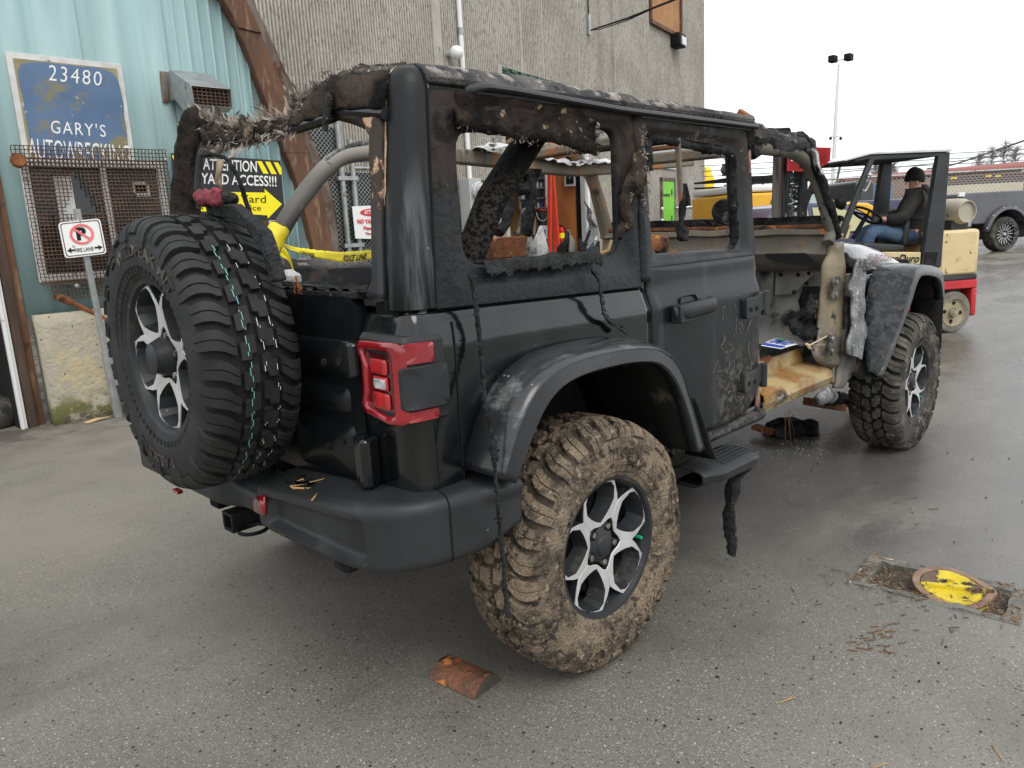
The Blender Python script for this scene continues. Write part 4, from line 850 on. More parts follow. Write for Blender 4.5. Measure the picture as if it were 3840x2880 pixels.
for z_ in (gzt, gzt+.10): mb = MB(); mb.tube([V((gxp+.1, YG-.04, z_)), V((gx1, YG-.04, z_))], .025, 8); mb.build('rail', 'galv', gt)
for z_ in (1.35, 2.2, 3.0): mb = MB(); mb.box((gxp+.0, YG-.06, z_), (.3, .05, .05)); mb.build('hinge', 'galv', gt)
f = quadmap('C', [(553, 1235), (800, 1240), (790, 1025), (532, 1035)], y=YG-.1); A_ = [f(0, 0), f(1, 0), f(1, 1), f(0, 1)]
gs = thing('gate_sign', 'white sign with red oval and red lettering hung on the chain link gate', 'sign', (A_[0]+A_[1])/2)
mb = MB(); mb.add(A_+[p_+V((0, .01, 0)) for p_ in A_], [(3, 2, 1, 0), (4, 5, 6, 7)]+[(i, (i+1) % 4, 4+(i+1) % 4, 4+i) for i in range(4)]); mb.build('board', 'white_sign', gs)
fz = lambda u, v: f(u, v)+V((0, -.006, 0))
mb = MB(); mb.add([fz(.5+.33*math.cos(2*pi*k/28), .80+.12*math.sin(2*pi*k/28)) for k in range(28)], [list(range(28))]); mb.build('oval', 'sign_red', gs, sharp=180)
for s_, v0_, v1_, u0_, u1_, mt in (('ATTENTION', .75, .87, .27, .73, 'white'), ('NO YARD ACCESS', .46, .60, .08, .94, 'sign_red'), ('Please Proceed', .27, .38, .22, .85, 'sign_red'), ('Through Office', .09, .20, .25, .85, 'sign_red')):
    mb = MB(); text_on(mb, s_, lambda u, v: f(lerp(u0_, u1_, u), lerp(v0_, v1_, v))+V((0, -.01, 0)), .04); mb.build('lettering', mt, gs, sharp=180)
surf('groove_mud_shade', (.035, .029, .022), (.09, .07, .05), sc=30, rough=.95, bump=.8, bsc=80); surf('groove_shade', (.007, .007, .007), rough=.8)  # tread groove colours
jeep = thing('burnt_suv', 'burnt out black off-road SUV with muddy tyres and no front door', 'car', (1.2, 0, 0))
TP = [(0, 0, .403), (.05, .05, .402), (.09, .089, .399), (.115, .112, .391), (.135, .127, .378), (.155, .135, .360), (.18, .140, .336), (.21, .142, .306)]
def tprof(a):
    s_ = 1 if a >= 0 else -1; a = abs(a)
    w_ = interp([(q[0], q[1]) for q in TP], a); r_ = interp([(q[0], q[2]) for q in TP], a)
    e = .004; w2 = interp([(q[0], q[1]) for q in TP], a+e); r2 = interp([(q[0], q[2]) for q in TP], a+e); w1 = interp([(q[0], q[1]) for q in TP], max(a-e, 0)); r1 = interp([(q[0], q[2]) for q in TP], max(a-e, 0))
    dw, dr = w2-w1, r2-r1; l_ = math.hypot(dw, dr) or 1
    return s_*w_, r_, s_*(-dr/l_), dw/l_
def wheel(name, C_, Rt, Up, Nn, rubber, rot=0, nominal=.415, mud=0, caps=True, text=((5, 'FALKEN', 46), (172, 'WILDPEAK M/T', 78)), parent=jeep, lines=False, face=.105):
    C_ = V(C_); Rt = V(Rt); Up = V(Up); Nn = V(Nn)
    def pol(phi, r, o): return C_+Rt*(r*math.sin(phi))+Up*(r*math.cos(phi))+Nn*o
    def lath(mb, prof, n=72): mb.grid(n, len(prof), lambda i, j: pol(2*pi*i/n, prof[j][0], prof[j][1]), closeu=True)
    # barrel / rim
    mb = MB(); lath(mb, [(.03, .03), (.15, .03), (.19, -.03), (.205, -.09), (.215, -.12), (.226, -.12), (.205, -.05), (.20, .06), (.213, .10), (.222, .118), (.236, .122), (.238, .113), (.228, .104)]); 
    wh = mb.build(name, 'rim_dark', parent, sharp=40)
    mb = MB(); lath(mb, [(.0, .035), (.17, .035)], 32); mb.build('brake_disc', 'rim_black', wh)
    # tyre
    rng = random.Random(3)
    mb = MB(); pr = []
    for (w_, r_) in [(.112, .226), (.124, .236), (.128, .248), (.133, .252), (.135, .27), (.139, .274), (.141, .29), (.1415, .306), (.140, .336), (.135, .36), (.125, .374), (.109, .386), (.088, .394), (.05, .397), (0, .398)]: pr.append((r_, w_))
    pr = pr+[(r_, -o) for r_, o in pr[-2::-1]]
    lath(mb, pr, 96); nj_ = len(pr)-1
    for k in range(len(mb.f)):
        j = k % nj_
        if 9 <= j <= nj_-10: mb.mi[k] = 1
    n = 32
    def tp(t, a, h): w_, r_, nw, nr = tprof(a); return pol(t/.4, r_+nr*h, w_+nw*h)
    def lug(tc_, side, amax, wdt, hh, a0=.056):
        rows = [a0, .072, .088, .104, .118, .130, .142, amax]; L_ = []
        for a in rows:
            if a > amax+1e-6: continue
            sh = interp([(.05, .030), (.072, .022), (.09, .008), (.11, 0), (.2, 0)], a); w_ = wdt*interp([(.05, .62), (.075, .92), (.10, 1), (.2, .94)], a); g = hh*interp([(0, 1), (.12, 1), (.15, .75), (.18, .55)], a)
            L_.append((a, tc_+sh*side, w_, g))
        b0 = len(mb.v); vs = []
        for (a, t, w_, g) in L_:
            for (dt, h) in ((-.5*w_-.003, -.006), (-.5*w_, g), (-.05*w_, g), (-.035*w_, g*.55), (.02*w_, g*.55), (.035*w_, g), (.5*w_, g), (.5*w_+.003, -.006)): vs.append(tp(t+dt, a*side, h))
        fs = []; K = 8
        for i in range(len(L_)-1):
            for j in range(K-1): fs.append((i*K+j, (i+1)*K+j, (i+1)*K+j+1, i*K+j+1))
        fs.append(list(range(K))); m_ = (len(L_)-1)*K; fs.append([m_+j for j in range(K)])
        a, t, w_, g = L_[-1]
        mb.add(vs, fs)
    def cblock(poly, tc_, hh):
        k = len(poly); top = [tp(tc_+t, a, hh) for t, a in poly]; bs = [tp(tc_+t*1.04, a, -.006) for t, a in poly]
        mb.add(top+bs, [list(range(k))]+[(i, (i+1) % k, k+(i+1) % k, k+i) for i in range(k)])
    pit = 2*pi*.4/n
    PA = [(-.035, .006), (.014, .006), (.017, .020), (.033, .023), (.033, .049), (-.014, .049), (-.018, .033), (-.035, .030)]
    for k in range(n):
        t = k*pit
        for sd in (1, -1):
            off = 0 if sd > 0 else pit*.5
            lug(t+off, sd, .168 if k % 2 else .150, pit*.70, .0125, .060)
            j = rng.uniform(-.002, .002)
            cblock([(a_*.92+j, b_*sd) for a_, b_ in PA], t+off*1.0+pit*.42*sd, .012)
            if k % 2 == 0:  # side biter
                b0 = t+off+pit; vs = [tp(b0+dt, a*sd, h) for a in (.162, .186) for dt, h in ((-.03, 0), (-.028, .005), (.02, .005), (.022, 0))]; mb.add(vs, [(0, 4, 5, 1), (1, 5, 6, 2), (2, 6, 7, 3), (0, 1, 2, 3), (4, 7, 6, 5)])
    # sidewall hatch ring
    for k in range(60):
        ph = 2*pi*k/60; d = .012
        vs = [pol(ph+da, r_, o) for r_, o in ((.2535, .1335), (.269, .137)) for da in (-.006, .006)]; vs += [v+Nn*.0022 for v in vs]; mb.add(vs, [(4, 5, 7, 6), (0, 1, 5, 4), (2, 6, 7, 3), (0, 4, 6, 2), (1, 3, 7, 5)])
    if mud:
        for i_, p in enumerate(mb.v):
            q = p-C_; rr_ = math.hypot(q.dot(Rt), q.dot(Up))
            if rr_ > .30: 
                m_ = max(0, noise.noise(p*6)+.15)*mud*1.6; mb.v[i_] = p+(Nn*(1 if q.dot(Nn) > 0 else -1)*.3+q.normalized())*m_*.006*(.5+noise.noise(p*40))
    ty = mb.build('tyre', [rubber, 'groove_mud_shade' if mud else 'groove_shade'], wh, sharp=32)
    # raised sidewall letters
    for ph0, s_, span in text:
        mb = MB(); g = text_geo(s_, .03, 1.05); ht = .034
        vs, fs = g; base = [pol(rad(ph0+(u-.5)*span), .300+v*ht, .1425-.06*abs(v*ht)) for u, v in vs]; top = [p+Nn*.0035 for p in base]
        ne = {}
        for f_ in fs:
            for a_, b_ in zip(f_, f_[1:]+f_[:1]): ne[(a_, b_)] = 1
        m0 = len(vs); F_ = [[m0+i for i in f_] for f_ in fs]+[(a_, b_, m0+b_, m0+a_) for (a_, b_) in ne if (b_, a_) not in ne]
        mb.add(base+top, F_); mb.build('sidewall_lettering', rubber if mud else 'rubber_dust', wh, sharp=30)
    # machined five spoke face
    win = [(.080, 0), (.090, 10), (.105, 17.5), (.125, 23), (.155, 26.5), (.195, 22), (.2115, 16), (.2145, 8), (.2155, 0)]
    win = win+[(r_, -a) for r_, a in win[-2:0:-1]]
    outl = [(.066, 0), (.072, 14), (.084, 26), (.092, 36), (.150, 36), (.172, 30.5), (.2225, 20), (.2245, 9), (.2245, 0)]
    outl = outl+[(r_, -a) for r_, a in outl[-2:0:-1]]
    for k in range(5):
        ph0 = rad(rot+72*k)
        fo = lambda r_: face-.022*(1-min(r_/.2, 1))**1.0
        P1 = [pol(ph0+rad(a), r_, fo(r_)) for r_, a in outl]; P2 = [pol(ph0+rad(a), r_, fo(r_)) for r_, a in win]; m_ = len(P1)
        mb = MB(); mb.add(P1+P2+[p-Nn*.004 for p in P1]+[p-Nn*.004 for p in P2], [(i, (i+1) % m_, m_+(i+1) % m_, m_+i) for i in range(m_)]+[(i, 2*m_+i, 2*m_+(i+1) % m_, (i+1) % m_) for i in range(m_)]+[(m_+i, m_+(i+1) % m_, 3*m_+(i+1) % m_, 3*m_+i) for i in range(m_)])
        mb.build('spoke_face', 'machined', wh, bevel=.0015, sharp=30)
        mb = MB(); cw_ = [pol(ph0+rad(a*.72), lerp(r_, .150, .26), .045) for r_, a in win]
        mb.add(P2+cw_, [(i, (i+1) % m_, m_+(i+1) % m_, m_+i) for i in range(m_)])
        co = [pol(ph0+rad(a), r_, .04) for r_, a in outl]; P1b = [p-Nn*.004 for p in P1]; mb.add(P1b+co, [(i, (i+1) % m_, m_+(i+1) % m_, m_+i) for i in range(m_)]); mb.build('spoke_pocket', 'rim_dark', wh, sharp=25)
        # lug nut in line with the spoke
        pl_ = ph0+rad(36); c = pol(pl_, .0635, .0); mb = MB()
        mb.grid(6, 4, lambda i, j: c+(Rt*math.cos(i*pi/3)+Up*math.sin(i*pi/3))*[.0125, .0125, .010, 0][j]+Nn*[.05, .088, .092, .092][j], closeu=True); mb.build('lug_nut', 'lug', wh, sharp=30)
        mb = MB(); lp = [(.046, -14), (.074, -12), (.084, 0), (.074, 12), (.046, 14)]; mb.add([pol(pl_+rad(a), r_, fo(r_)+.001) for r_, a in lp], [list(range(5))]); mb.build('lug_pocket', 'rim_black', wh, sharp=180)
    mb = MB(); lath(mb, [(.062, .04), (.060, .082), (.050, .088), (.036, .094), (.034, .099), (.028, .103), (0, .104)], 32); mb.build('hub_cap', 'plastic', wh)
    if caps:
        ph = rad(rot+72+36); c = pol(ph, .198, .07); mb = MB(); mb.tube([c, c+Nn*.035], .006, 8); mb.build('valve_cap', 'green_cap', wh)
    return wh
RX, RZ = .405, .0
w_rr = wheel('wheel', (0, -.80, .405), (1, 0, 0), (0, 0, 1), (0, -1, 0), 'rubber_mud', rot=-7, mud=1)
w_fr = wheel('wheel', (3.008, -.80, .405), (1, 0, 0), (0, 0, 1), (0, -1, 0), 'rubber_dust', rot=20)
wheel('wheel', (0, .80, .405), (-1, 0, 0), (0, 0, 1), (0, 1, 0), 'rubber_dust', rot=20, text=())
wheel('wheel', (3.008, .80, .405), (-1, 0, 0), (0, 0, 1), (0, 1, 0), 'rubber_dust', rot=20, text=())
SPX = -.865
w_sp = wheel('spare_wheel', (SPX, -.012, 1.105), (0, -1, 0), (0, 0, 1), (-1, 0, 0), 'rubber', rot=-30, text=((12, 'WILDPEAK M/T', 78), (190, 'FALKEN', 46)))
tag(w_sp, 'clean black spare wheel with chalk lines on its tread')
# chalk lines round the spare tread, camera lens boss, red sticker
def spp(ph, r, o): return V((SPX, -.012, 1.105))+V((0, -1, 0))*(r*math.sin(ph))+V((0, 0, 1))*(r*math.cos(ph))+V((-1, 0, 0))*o
for o, mt in ((.030, 'teal_line'), (-.012, 'white_line'), (-.048, 'white_line')):
    mb = MB(); prev = None
    for k in range(150):
        ph = rad(40+k*.75); zz = .0025*(1 if (k//4) % 2 else -1); w_ = .0008
        if mt == 'white_line' and (k % 11 > 4 or noise.noise(V((k*.11, o*50, 0))) > .25): continue
        if k % 13 > 9: continue
        mb.add([spp(ph, .4165, o+zz-w_), spp(ph+rad(.75), .4165, o+zz-w_), spp(ph+rad(.75), .4165, o+zz+w_), spp(ph, .4165, o+zz+w_)], [(0, 1, 2, 3)])
    tag(mb.build('chalk_line', mt, w_sp, sharp=180), kind='stuff')
mb = MB(); mb.grid(20, 6, lambda i, j: spp(2*pi*i/20, [.058, .055, .046, .045, .030, 0][j]*(1 if j > 2 else 1.12 if math.sin(2*pi*i/20) < 0 else 1), [.08, .10, .122, .136, .142, .142][j]), closeu=True); mb.build('camera_boss', 'plastic', w_sp)
mb = MB(); q = rpoly([(-.016, -.03), (.012, -.034), (.004, -.006), (.018, .012), (.004, .034), (-.02, .024), (-.006, .004)], .004, 3, 1)
o = spp(rad(-118), .178, .062); mb.add([o+V((0, -a, b)) for a, b in q], [list(range(len(q)))]); mb.build('red_sticker', 'red_print', w_sp, sharp=180)
# ================================================================ SUV body
def rollz(y): return .036*(y+.80)
def arcpts(c, r, a0, a1, n=7): return [(c[0]+r*math.cos(rad(lerp(a0, a1, k/(n-1)))), c[1]+r*math.sin(rad(lerp(a0, a1, k/(n-1))))) for k in range(n)]
def wrap(path, zlo, zhi, offs, nz, mirror=False):
    n = len(path); nor = []
    for i in range(n):
        a = V(path[max(i-1, 0)]); b = V(path[min(i+1, n-1)]); d = (b-a).normalized(); nor.append(V((d.y, -d.x)))
    mb = MB()
    def f(i, j):
        x, y = path[i]; lo_, hi_ = zlo(x, y), zhi(x, y); t = j/(nz-1); t = t if nz < 5 else 1-(1-t)**1.25
        z = lerp(lo_, hi_, t); o = offs(hi_-z); q = V((x, y))+nor[i]*o*-1 if False else V((x-nor[i].x*o, y-nor[i].y*o))
        return V((q.x, -q.y if mirror else q.y, z+(rollz(.8) if mirror else 0)))
    mb.grid(n, nz, f); return mb
# normals: path runs rear -> corner -> forward along the right side (outward = left of travel reversed)
tubpath = [(-.65, lerp(-.585, -.735, k/5)) for k in range(6)]+arcpts((-.58, -.735), .07, 180, 270, 8)[1:]+[(lerp(-.56, .418, k/30), -.805) for k in range(31)]
CREASE = [(-.484, .774), (-.419, .899), (-.336, .992), (-.233, 1.036), (-.103, 1.050), (.062, 1.047), (.19, 1.034), (.286, 1.008), (.387, .938), (.463, .796), (.553, .60)]
LIP = [(-.430, .746), (-.362, .850), (-.297, .930), (-.222, .976), (-.112, .995), (.053, .994), (.181, .982), (.277, .955), (.363, .878), (.430, .760), (.500, .600)]
def zarch(x): return interp([(-.51, .70), (-.50, .74), (-.43, .88), (-.33, .975), (-.22, 1.015), (.1, 1.03), (.3, .985), (.42, .90), (.52, .70)], x)
def zbelt(x, y): return interp([(-.63, 1.224), (.42, 1.197)], x)
def shoulder(dz): return interp([(0, .034), (.006, .030), (.016, .024), (.075, .002), (.09, 0), (.6, 0)], dz)
o = wrap(tubpath, lambda x, y: (zarch(x) if x > -.51 else .70), zbelt, shoulder, 30).build('quarter_panel', 'paint', jeep, solid=.01, sharp=50)
qp = o
# fine vertical panel crease between the corner and the side
mb = MB(); mb.tube([V((-.50, -.8065, .74)), V((-.50, -.8065, 1.14)), V((-.49, -.79, 1.19))], .0022, 6); mb.build('panel_seam', 'black', qp)
# left side (seen only through the openings)
wrap([(-.65, lerp(-.585, -.735, k/2)) for k in range(3)]+arcpts((-.58, -.735), .07, 180, 270, 5)[1:]+[(lerp(-.56, 2.05, k/12), -.805) for k in range(13)], lambda x, y: .60 if abs(x) > .5 else 1.0, zbelt, shoulder, 8, True).build('quarter_panel', 'paint', jeep, solid=.01)
# ---- tailgate
mb = MB(); tg = rpoly([(-.58, .70), (.60, .70), (.60, 1.262), (-.58, 1.262)], .05, 5, 8)
mb.grid(3, len(tg), lambda j, i: V((-.655+(.0, .0, .04)[j]*1, (0 if j == 0 else 1)*tg[i][0]*1.0, 0))+V((0, 0, tg[i][1]+rollz(tg[i][0])*.4 if j else .98)), closev=True); tgo = mb.build('tailgate', 'paint_dull', jeep, sharp=60)
for (ya, yb, za, zb) in ((-.54, -.22, 1.035, 1.145), (-.53, -.20, .735, .90), (-.52, -.1, .93, 1.01)):
    a = rpoly([(ya, za), (yb, za), (yb, zb), (ya, zb)], .03, 5, 2); b = rpoly([(ya+.014, za+.014), (yb-.014, za+.014), (yb-.014, zb-.014), (ya+.014, zb-.014)], .024, 5, 2)
    mb = MB(); mb.grid(3, len(a), lambda j, i: V((-.656-(0, .012, .012)[j], ((a, b, b)[j][i][0] if j < 2 else (ya+yb)/2), ((a, b, b)[j][i][1] if j < 2 else (za+zb)/2))), closev=True); mb.build('pressed_panel', 'paint_dull', tgo, sharp=60)
for z_ in (.845, .815):
    pass
for (yy, zz) in ((-.50, 1.085), (-.42, 1.075), (-.48, .85), (-.40, .82)):
    mb = MB(); mb.lathe([(.012, 0), (.012, .006), (.005, .006), (0, .003)], V((-.668, yy, zz)), (-1, 0, 0), 10); mb.build('bolt', 'plastic_dark', tgo)
for (za, zb, ym) in ((.745, .885, -.60), (1.055, 1.15, -.585)):
    mb = MB(); mb.box((-.672, ym, (za+zb)/2), (.045, .07, zb-za)); mb.tube([V((-.692, ym-.025, za)), V((-.692, ym-.025, zb))], .022, 10); mb.build('hinge', 'paint', tgo, bevel=.008)
mb = MB(); mb.box((-.60, -.01, 1.27), (.10, 1.16, .02)); mb.build('tailgate_sill', 'char', tgo, bevel=.004)
# ---- spare carrier and burnt third brake light
mb = MB(); mb.tube([V((-.66, -.01, 1.10)), V((-.80, -.01, 1.10))], .09, 14); mb.box((-.69, -.01, 1.10), (.06, .42, .34)); cr = mb.build('spare_carrier', 'plastic_dark', jeep, bevel=.01)
bq = [on('Y', a, b, x=-.80) for a, b in ((360, 600), (640, 580), (800, 720), (960, 870), (1010, 1000), (1120, 1400), (1050, 1420), (960, 1100), (800, 860), (600, 740), (380, 700))]
mb = MB(); k = len(bq); mb.add([p for p in bq]+[p+V((.035, .0, 0)) for p in bq], [list(range(k)), list(range(k, 2*k))[::-1]]+[(i, (i+1) % k, k+(i+1) % k, k+i) for i in range(k)]); mb.build('brake_light_bracket', 'melt', jeep, bevel=.006)
bc = on('Y', 440, 530, x=-.80); be = on('Y', 690, 525, x=-.76)
mb = MB(); mb.grid(10, 12, lambda i, j: lerp(bc+V((0, .05, 0)), be+V((0, 0, 0)), i/9)+V((math.cos(2*pi*j/12)*.028, 0, math.sin(2*pi*j/12)*.024))*interp([(0, .85), (.2, 1), (.7, 1), (.92, .75), (1, .1)], i/9), closev=True); hb = mb.build('high_brake_light', 'melt', jeep)
mb = MB(); L0 = on('Y', 318, 520, x=-.82); L1 = on('Y', 560, 510, x=-.82)
mb.grid(14, 6, lambda i, j: lerp(L0, L1, i/13)+V((-.012*math.sin(pi*j/5)-.008, 0, -.024+.048*j/5))).jitter(.010, 40); mb.build('melted_lens', 'lens_melt', hb, solid=.01)
# ---- hardtop rear corner
def hx(z): return interp([(1.22, -.638), (1.51, -.607), (1.80, -.565)], z)
def hy(z): return interp([(1.2, -.780), (1.8, -.754)], z)
def hseam(z): return interp([(1.24, -.534), (1.8, -.492)], z)
SEC = [(1.229, .004), (1.233, 0), (1.36, 0), (1.5, 0), (1.65, 0), (1.77, 0), (1.80, .002), (1.822, .010), (1.840, .026), (1.852, .050), (1.857, .085)]
def cornerpt(t, z, inw):          # t 0..1 from rear seam round to the side seam
    zc = min(z, 1.8); xr, ysd, r_ = hx(zc), hy(zc), .075; c = (xr+r_, ysd+r_)
    L1 = r_*pi/2; L2 = hseam(zc)-c[0]; s_ = t*(L1+L2)
    if s_ < L1: a = rad(180)+s_/r_; rr_ = r_-inw; return V((c[0]+math.cos(a)*rr_, c[1]+math.sin(a)*rr_, z)) if rr_ > 0 else V((c[0], c[1], z))
    return V((c[0]+s_-L1, ysd+min(inw, .09), z))
mb = MB(); mb.grid(22, len(SEC), lambda i, j: cornerpt(i/21, SEC[j][0], SEC[j][1]*.86)); cp_ = mb.build('hardtop_corner', 'hardtop', jeep, solid=.012, sharp=60)
mb = MB(); mb.tube([cornerpt(1, s_[0], s_[1]*.86)+V((.003, -.0005, 0)) for s_ in SEC], .003, 6); mb.build('seam', 'black', cp_)
mb = MB(); mb.tube([cornerpt(0, s_[0], s_[1]*.86)+V((0, .004, 0)) for s_ in SEC[:-2]], .004, 6); mb.build('seam', 'black', cp_)
# ragged orange edge where the gel coat burnt away
mb = MB()
def edgept(i, j):
    k = 3+(len(SEC)-5)*i/45; a = int(k); fr = k-a; z = lerp(SEC[a][0], SEC[min(a+1, len(SEC)-1)][0], fr); inw = lerp(SEC[a][1], SEC[min(a+1, len(SEC)-1)][1], fr)
    w_ = .030+.07*abs(noise.noise(V((z*34, 0, 3))))+.04*abs(noise.noise(V((z*90, 5, 3)))); w_ *= smooth(1.46, 1.60, z)
    return cornerpt(.01+w_*j/3*1.2, z, inw*.86-.0015)
mb.grid(46, 4, edgept); mb.build('scorched_edge', 'scorch_tan', cp_)
# ---- hardtop side with the burnt-out window
surf('hardtop_side', (.010, .0105, .0115), (.018, .019, .020), sc=2, spec=.28, rough=.40, bump=.25, bsc=50, layers=[dict(t='v', c=(.5, .5, .48), sc=40, lo=.05, hi=.1, p=.94), dict(c=(.038, .029, .024), sc=9, lo=.30, hi=.55, z=(1.56, 1.70), edge=.16, esc=6, r=.9), dict(c=(.20, .13, .085), sc=14, lo=.64, hi=.70, z=(1.58, 1.70), r=.95), dict(c=(.010, .009, .008), sc=8, lo=.52, hi=.62, z=(1.42, 1.60), edge=.2, esc=7, r=.9)])
def hside(x, z, d): 
    return V((x, hy(z)+d-.002, z))
O_ = rpoly([(-.532, 1.226), (.402, 1.202), (.408, 1.79), (-.488, 1.79)], .004, 5, 12); I_ = rpoly([(-.402, 1.335), (.305, 1.322), (.325, 1.735), (-.388, 1.688)], [.075, .075, .05, .06], 5, 12)
mb = MB(); mb.ring(O_, I_, hside, ((0, .004), (.02, 0), (.42, 0), (.50, .003), (.60, .013), (.88, .017), (.96, .022), (1, .045)))
for i, p in enumerate(mb.v):
    k = smooth(1.6, 1.75, p.z); mb.v[i] = p+noise.noise_vector(p*14)*.006*k
hs_ = mb.build('hardtop_side', 'hardtop_side', jeep, solid=.012, sharp=45)
I2 = rpoly([(-.396, 1.341), (.299, 1.328), (.32, 1.73), (-.382, 1.682)], [.07, .07, .05, .06], 5, 12)
nI = len(I_); sel = [i for i in range(nI) if (I_[i][1] < 1.6 and I_[i][0] < -.05) or (I_[i][1] < 1.5 and I_[i][0] > .04)]
mb = MB(); seg_ = [i for i in range(nI) if I_[i][0] < -.1 and I_[i][1] < 1.62]; seg_.sort(key=lambda i: (I_[i][0] > -.3, I_[i][0], -I_[i][1]))
mb.tube([V((x, hy(z)+.036, z)) for x, z in [(-.392, 1.60), (-.394, 1.45), (-.397, 1.38), (-.385, 1.35), (-.36, 1.338), (-.25, 1.336)]], .007, 6); mb.build('bare_copper_seal', 'burnt_edge', hs_)
mb = MB(); mb.tube([V((x, hy(z)+.036, z)) for x, z in [(.03, 1.335), (.22, 1.330), (.27, 1.338), (.29, 1.37)]], .006, 6); mb.build('bare_copper_seal', 'sill', hs_)
# charred window header that sags off at its front end
def sag(i, j):
    x = lerp(-.40, .185, i/40); t = j/9; zb = interp([(-.40, 1.70), (-.36, 1.688), (.0, 1.672), (.185, 1.640)], x)-.004*noise.noise(V((x*30, 0, 0))); zt = interp([(-.4, 1.785), (.10, 1.78), (.185, 1.74)], x); z = lerp(zb, zt, t)
    return V((x, hy(z)-.004-.006*math.sin(pi*t*2.2)-.004+.008*(1-t)**3+.007*noise.noise(V((x*20, t*6, 4))), z))
mb = MB(); mb.grid(41, 10, sag); hd = mb.build('charred_header', 'burnt_edge', jeep, solid=.012)
def fuzz(mb, pts, n, L_, dirv, spread, w_=.0019, seed=1, curl=.4):
    rg = random.Random(seed); P = [V(p) for p in pts]; seg = len(P)-1
    for k in range(n):
        t = rg.random()*seg; i = int(t); b = P[i].lerp(P[i+1], t-i)+V((rg.gauss(0, .006), rg.gauss(0, .006), rg.gauss(0, .006)))
        d = (V(dirv)+V((rg.gauss(0, spread), rg.gauss(0, spread), rg.gauss(0, spread)))).normalized(); l_ = L_*rg.uniform(.3, 1.2)
        sd = d.orthogonal().normalized(); a = rg.random()*6.28; sd = Matrix.Rotation(a, 3, d) @ sd; c = b+d*l_*.55+sd*l_*curl*rg.gauss(0, .4); e = b+d*l_+sd*l_*curl*rg.gauss(0, .8)
        w2 = sd*w_*rg.uniform(.6, 1.8); mb.add([b-w2, b+w2, c+w2*.7, c-w2*.7, e], [(0, 1, 2, 3), (3, 2, 4)])
mb = MB(); fuzz(mb, [sag(i, 0) for i in range(0, 41, 4)], 130, .014, (0, 0, -1), .6, w_=.0012, seed=2); fuzz(mb, [sag(40, j) for j in range(10)], 110, .02, (1, 0, -.2), .6, seed=3); tag(mb.build('charred_fibres', 'fibre', hd, sharp=180), kind='stuff')
# ---- roof edge strip and drip rail
def rtop(x): return interp([(-.5, 1.857), (-.44, 1.862), (0, 1.866), (.5, 1.846), (1.25, 1.838)], x)
def redge(i, j):
    x = lerp(-.488, 1.245, i/70); zt = rtop(x); y, z = [(-.752, 1.800), (-.762, 1.806), (-.766, 1.818), (-.757, 1.834), (-.738, 1.850), (-.708, zt), (-.66, zt+.006), (-.60, zt+.004)][j]
    z = min(z, zt) if j < 5 else z
    return V((x, y, z))+noise.noise_vector(V((x*9, j*.7, 2)))*.006*(j > 2)*(1 if x > -.3 else .3)
mb = MB(); mb.grid(71, 8, redge); ro = mb.build('roof_edge', 'burnt_roof', jeep, solid=.02)
mb = MB(); fuzz(mb, [redge(i, 7) for i in range(0, 71, 5)], 160, .016, (0, .5, .5), .6, seed=5); fuzz(mb, [redge(i, 5) for i in range(20, 71, 3)], 300, .009, (.6, -.2, .45), .5, w_=.0012, seed=6); tag(mb.build('charred_fibres', 'fibre', ro, sharp=180), kind='stuff')
drp = [(-.745, 1.800), (-.772, 1.806), (-.784, 1.800), (-.788, 1.790), (-.780, 1.783), (-.755, 1.786)]
def drip(i, j):
    x = lerp(-.36, 1.24, i/50); s_ = smooth(-.36, -.31, x); y, z = drp[j]; dz = interp([(-.4, .012), (-.2, .012), (.3, -.004), (1.24, -.006)], x); return V((x, lerp(-.757, y, s_), z+dz*s_))
mb = MB(); mb.grid(51, 6, drip, closev=True); mb.build('drip_rail', 'plastic', ro, sharp=60)
def side_strip(i, j): x = lerp(-.486, 1.22, i/40); return V((x, -.753-.004*(j == 1)+.02*(j == 3), [1.802, 1.796, 1.776, 1.77][j]))
mb = MB(); mb.grid(41, 4, side_strip); mb.build('rail_channel', 'black_gloss', ro)
# rusty front end of the roof edge
mb = MB(); mb.box((1.262, -.705, 1.832), (.03, .07, .05), rot=Matrix.Rotation(rad(35), 3, 'X')); mb.build('rail_end', 'rust', ro, bevel=.004)
# ---- burnt rear header, left rear pillar
XH = -.588
topl = [(1270, 700), (1330, 752), (1450, 790), (1560, 780), (1690, 745), (1790, 765), (1850, 690), (1890, 610), (1935, 560), (1990, 520), (2060, 470), (2157, 440)]
botl = [(1290, 905), (1380, 890), (1480, 872), (1590, 845), (1700, 815), (1800, 790), (1860, 775), (1905, 760), (1950, 745), (2000, 730), (2070, 706), (2157, 676)]
Tp = [on('A', a, b, x=XH) for a, b in topl]; Bp = [on('A', a, b, x=XH) for a, b in botl]
Tp.append(cornerpt(0, 1.85, .03)); Bp.append(V((-.585, -.70, 1.735)))
Ts, Bs = spline(Tp, 5), spline(Bp, 5); nh = len(Ts)
def hdr(i, j):
    t = j/9; thick = .02+.045*smooth(30, 45, i)
    if j <= 9: p = lerp(Bs[i], Ts[i], t)+V((-.004*math.sin(pi*t)+.05*t**4, 0, 0))
    return p+noise.noise_vector(p*30)*.010+V((0, 0, .03*abs(noise.noise(V((i*1.3, 3, 3))))*(j == 9)*(i < 38)))
mb = MB(); mb.grid(nh, 10, hdr); rh = mb.build('burnt_rear_header', 'burnt', jeep, solid=.018, soff=1)
mb = MB(); mb.tube([p+V((.0, 0, -.008)) for p in Bs], .017, 8); mb.build('header_bar', 'black_gloss', rh)
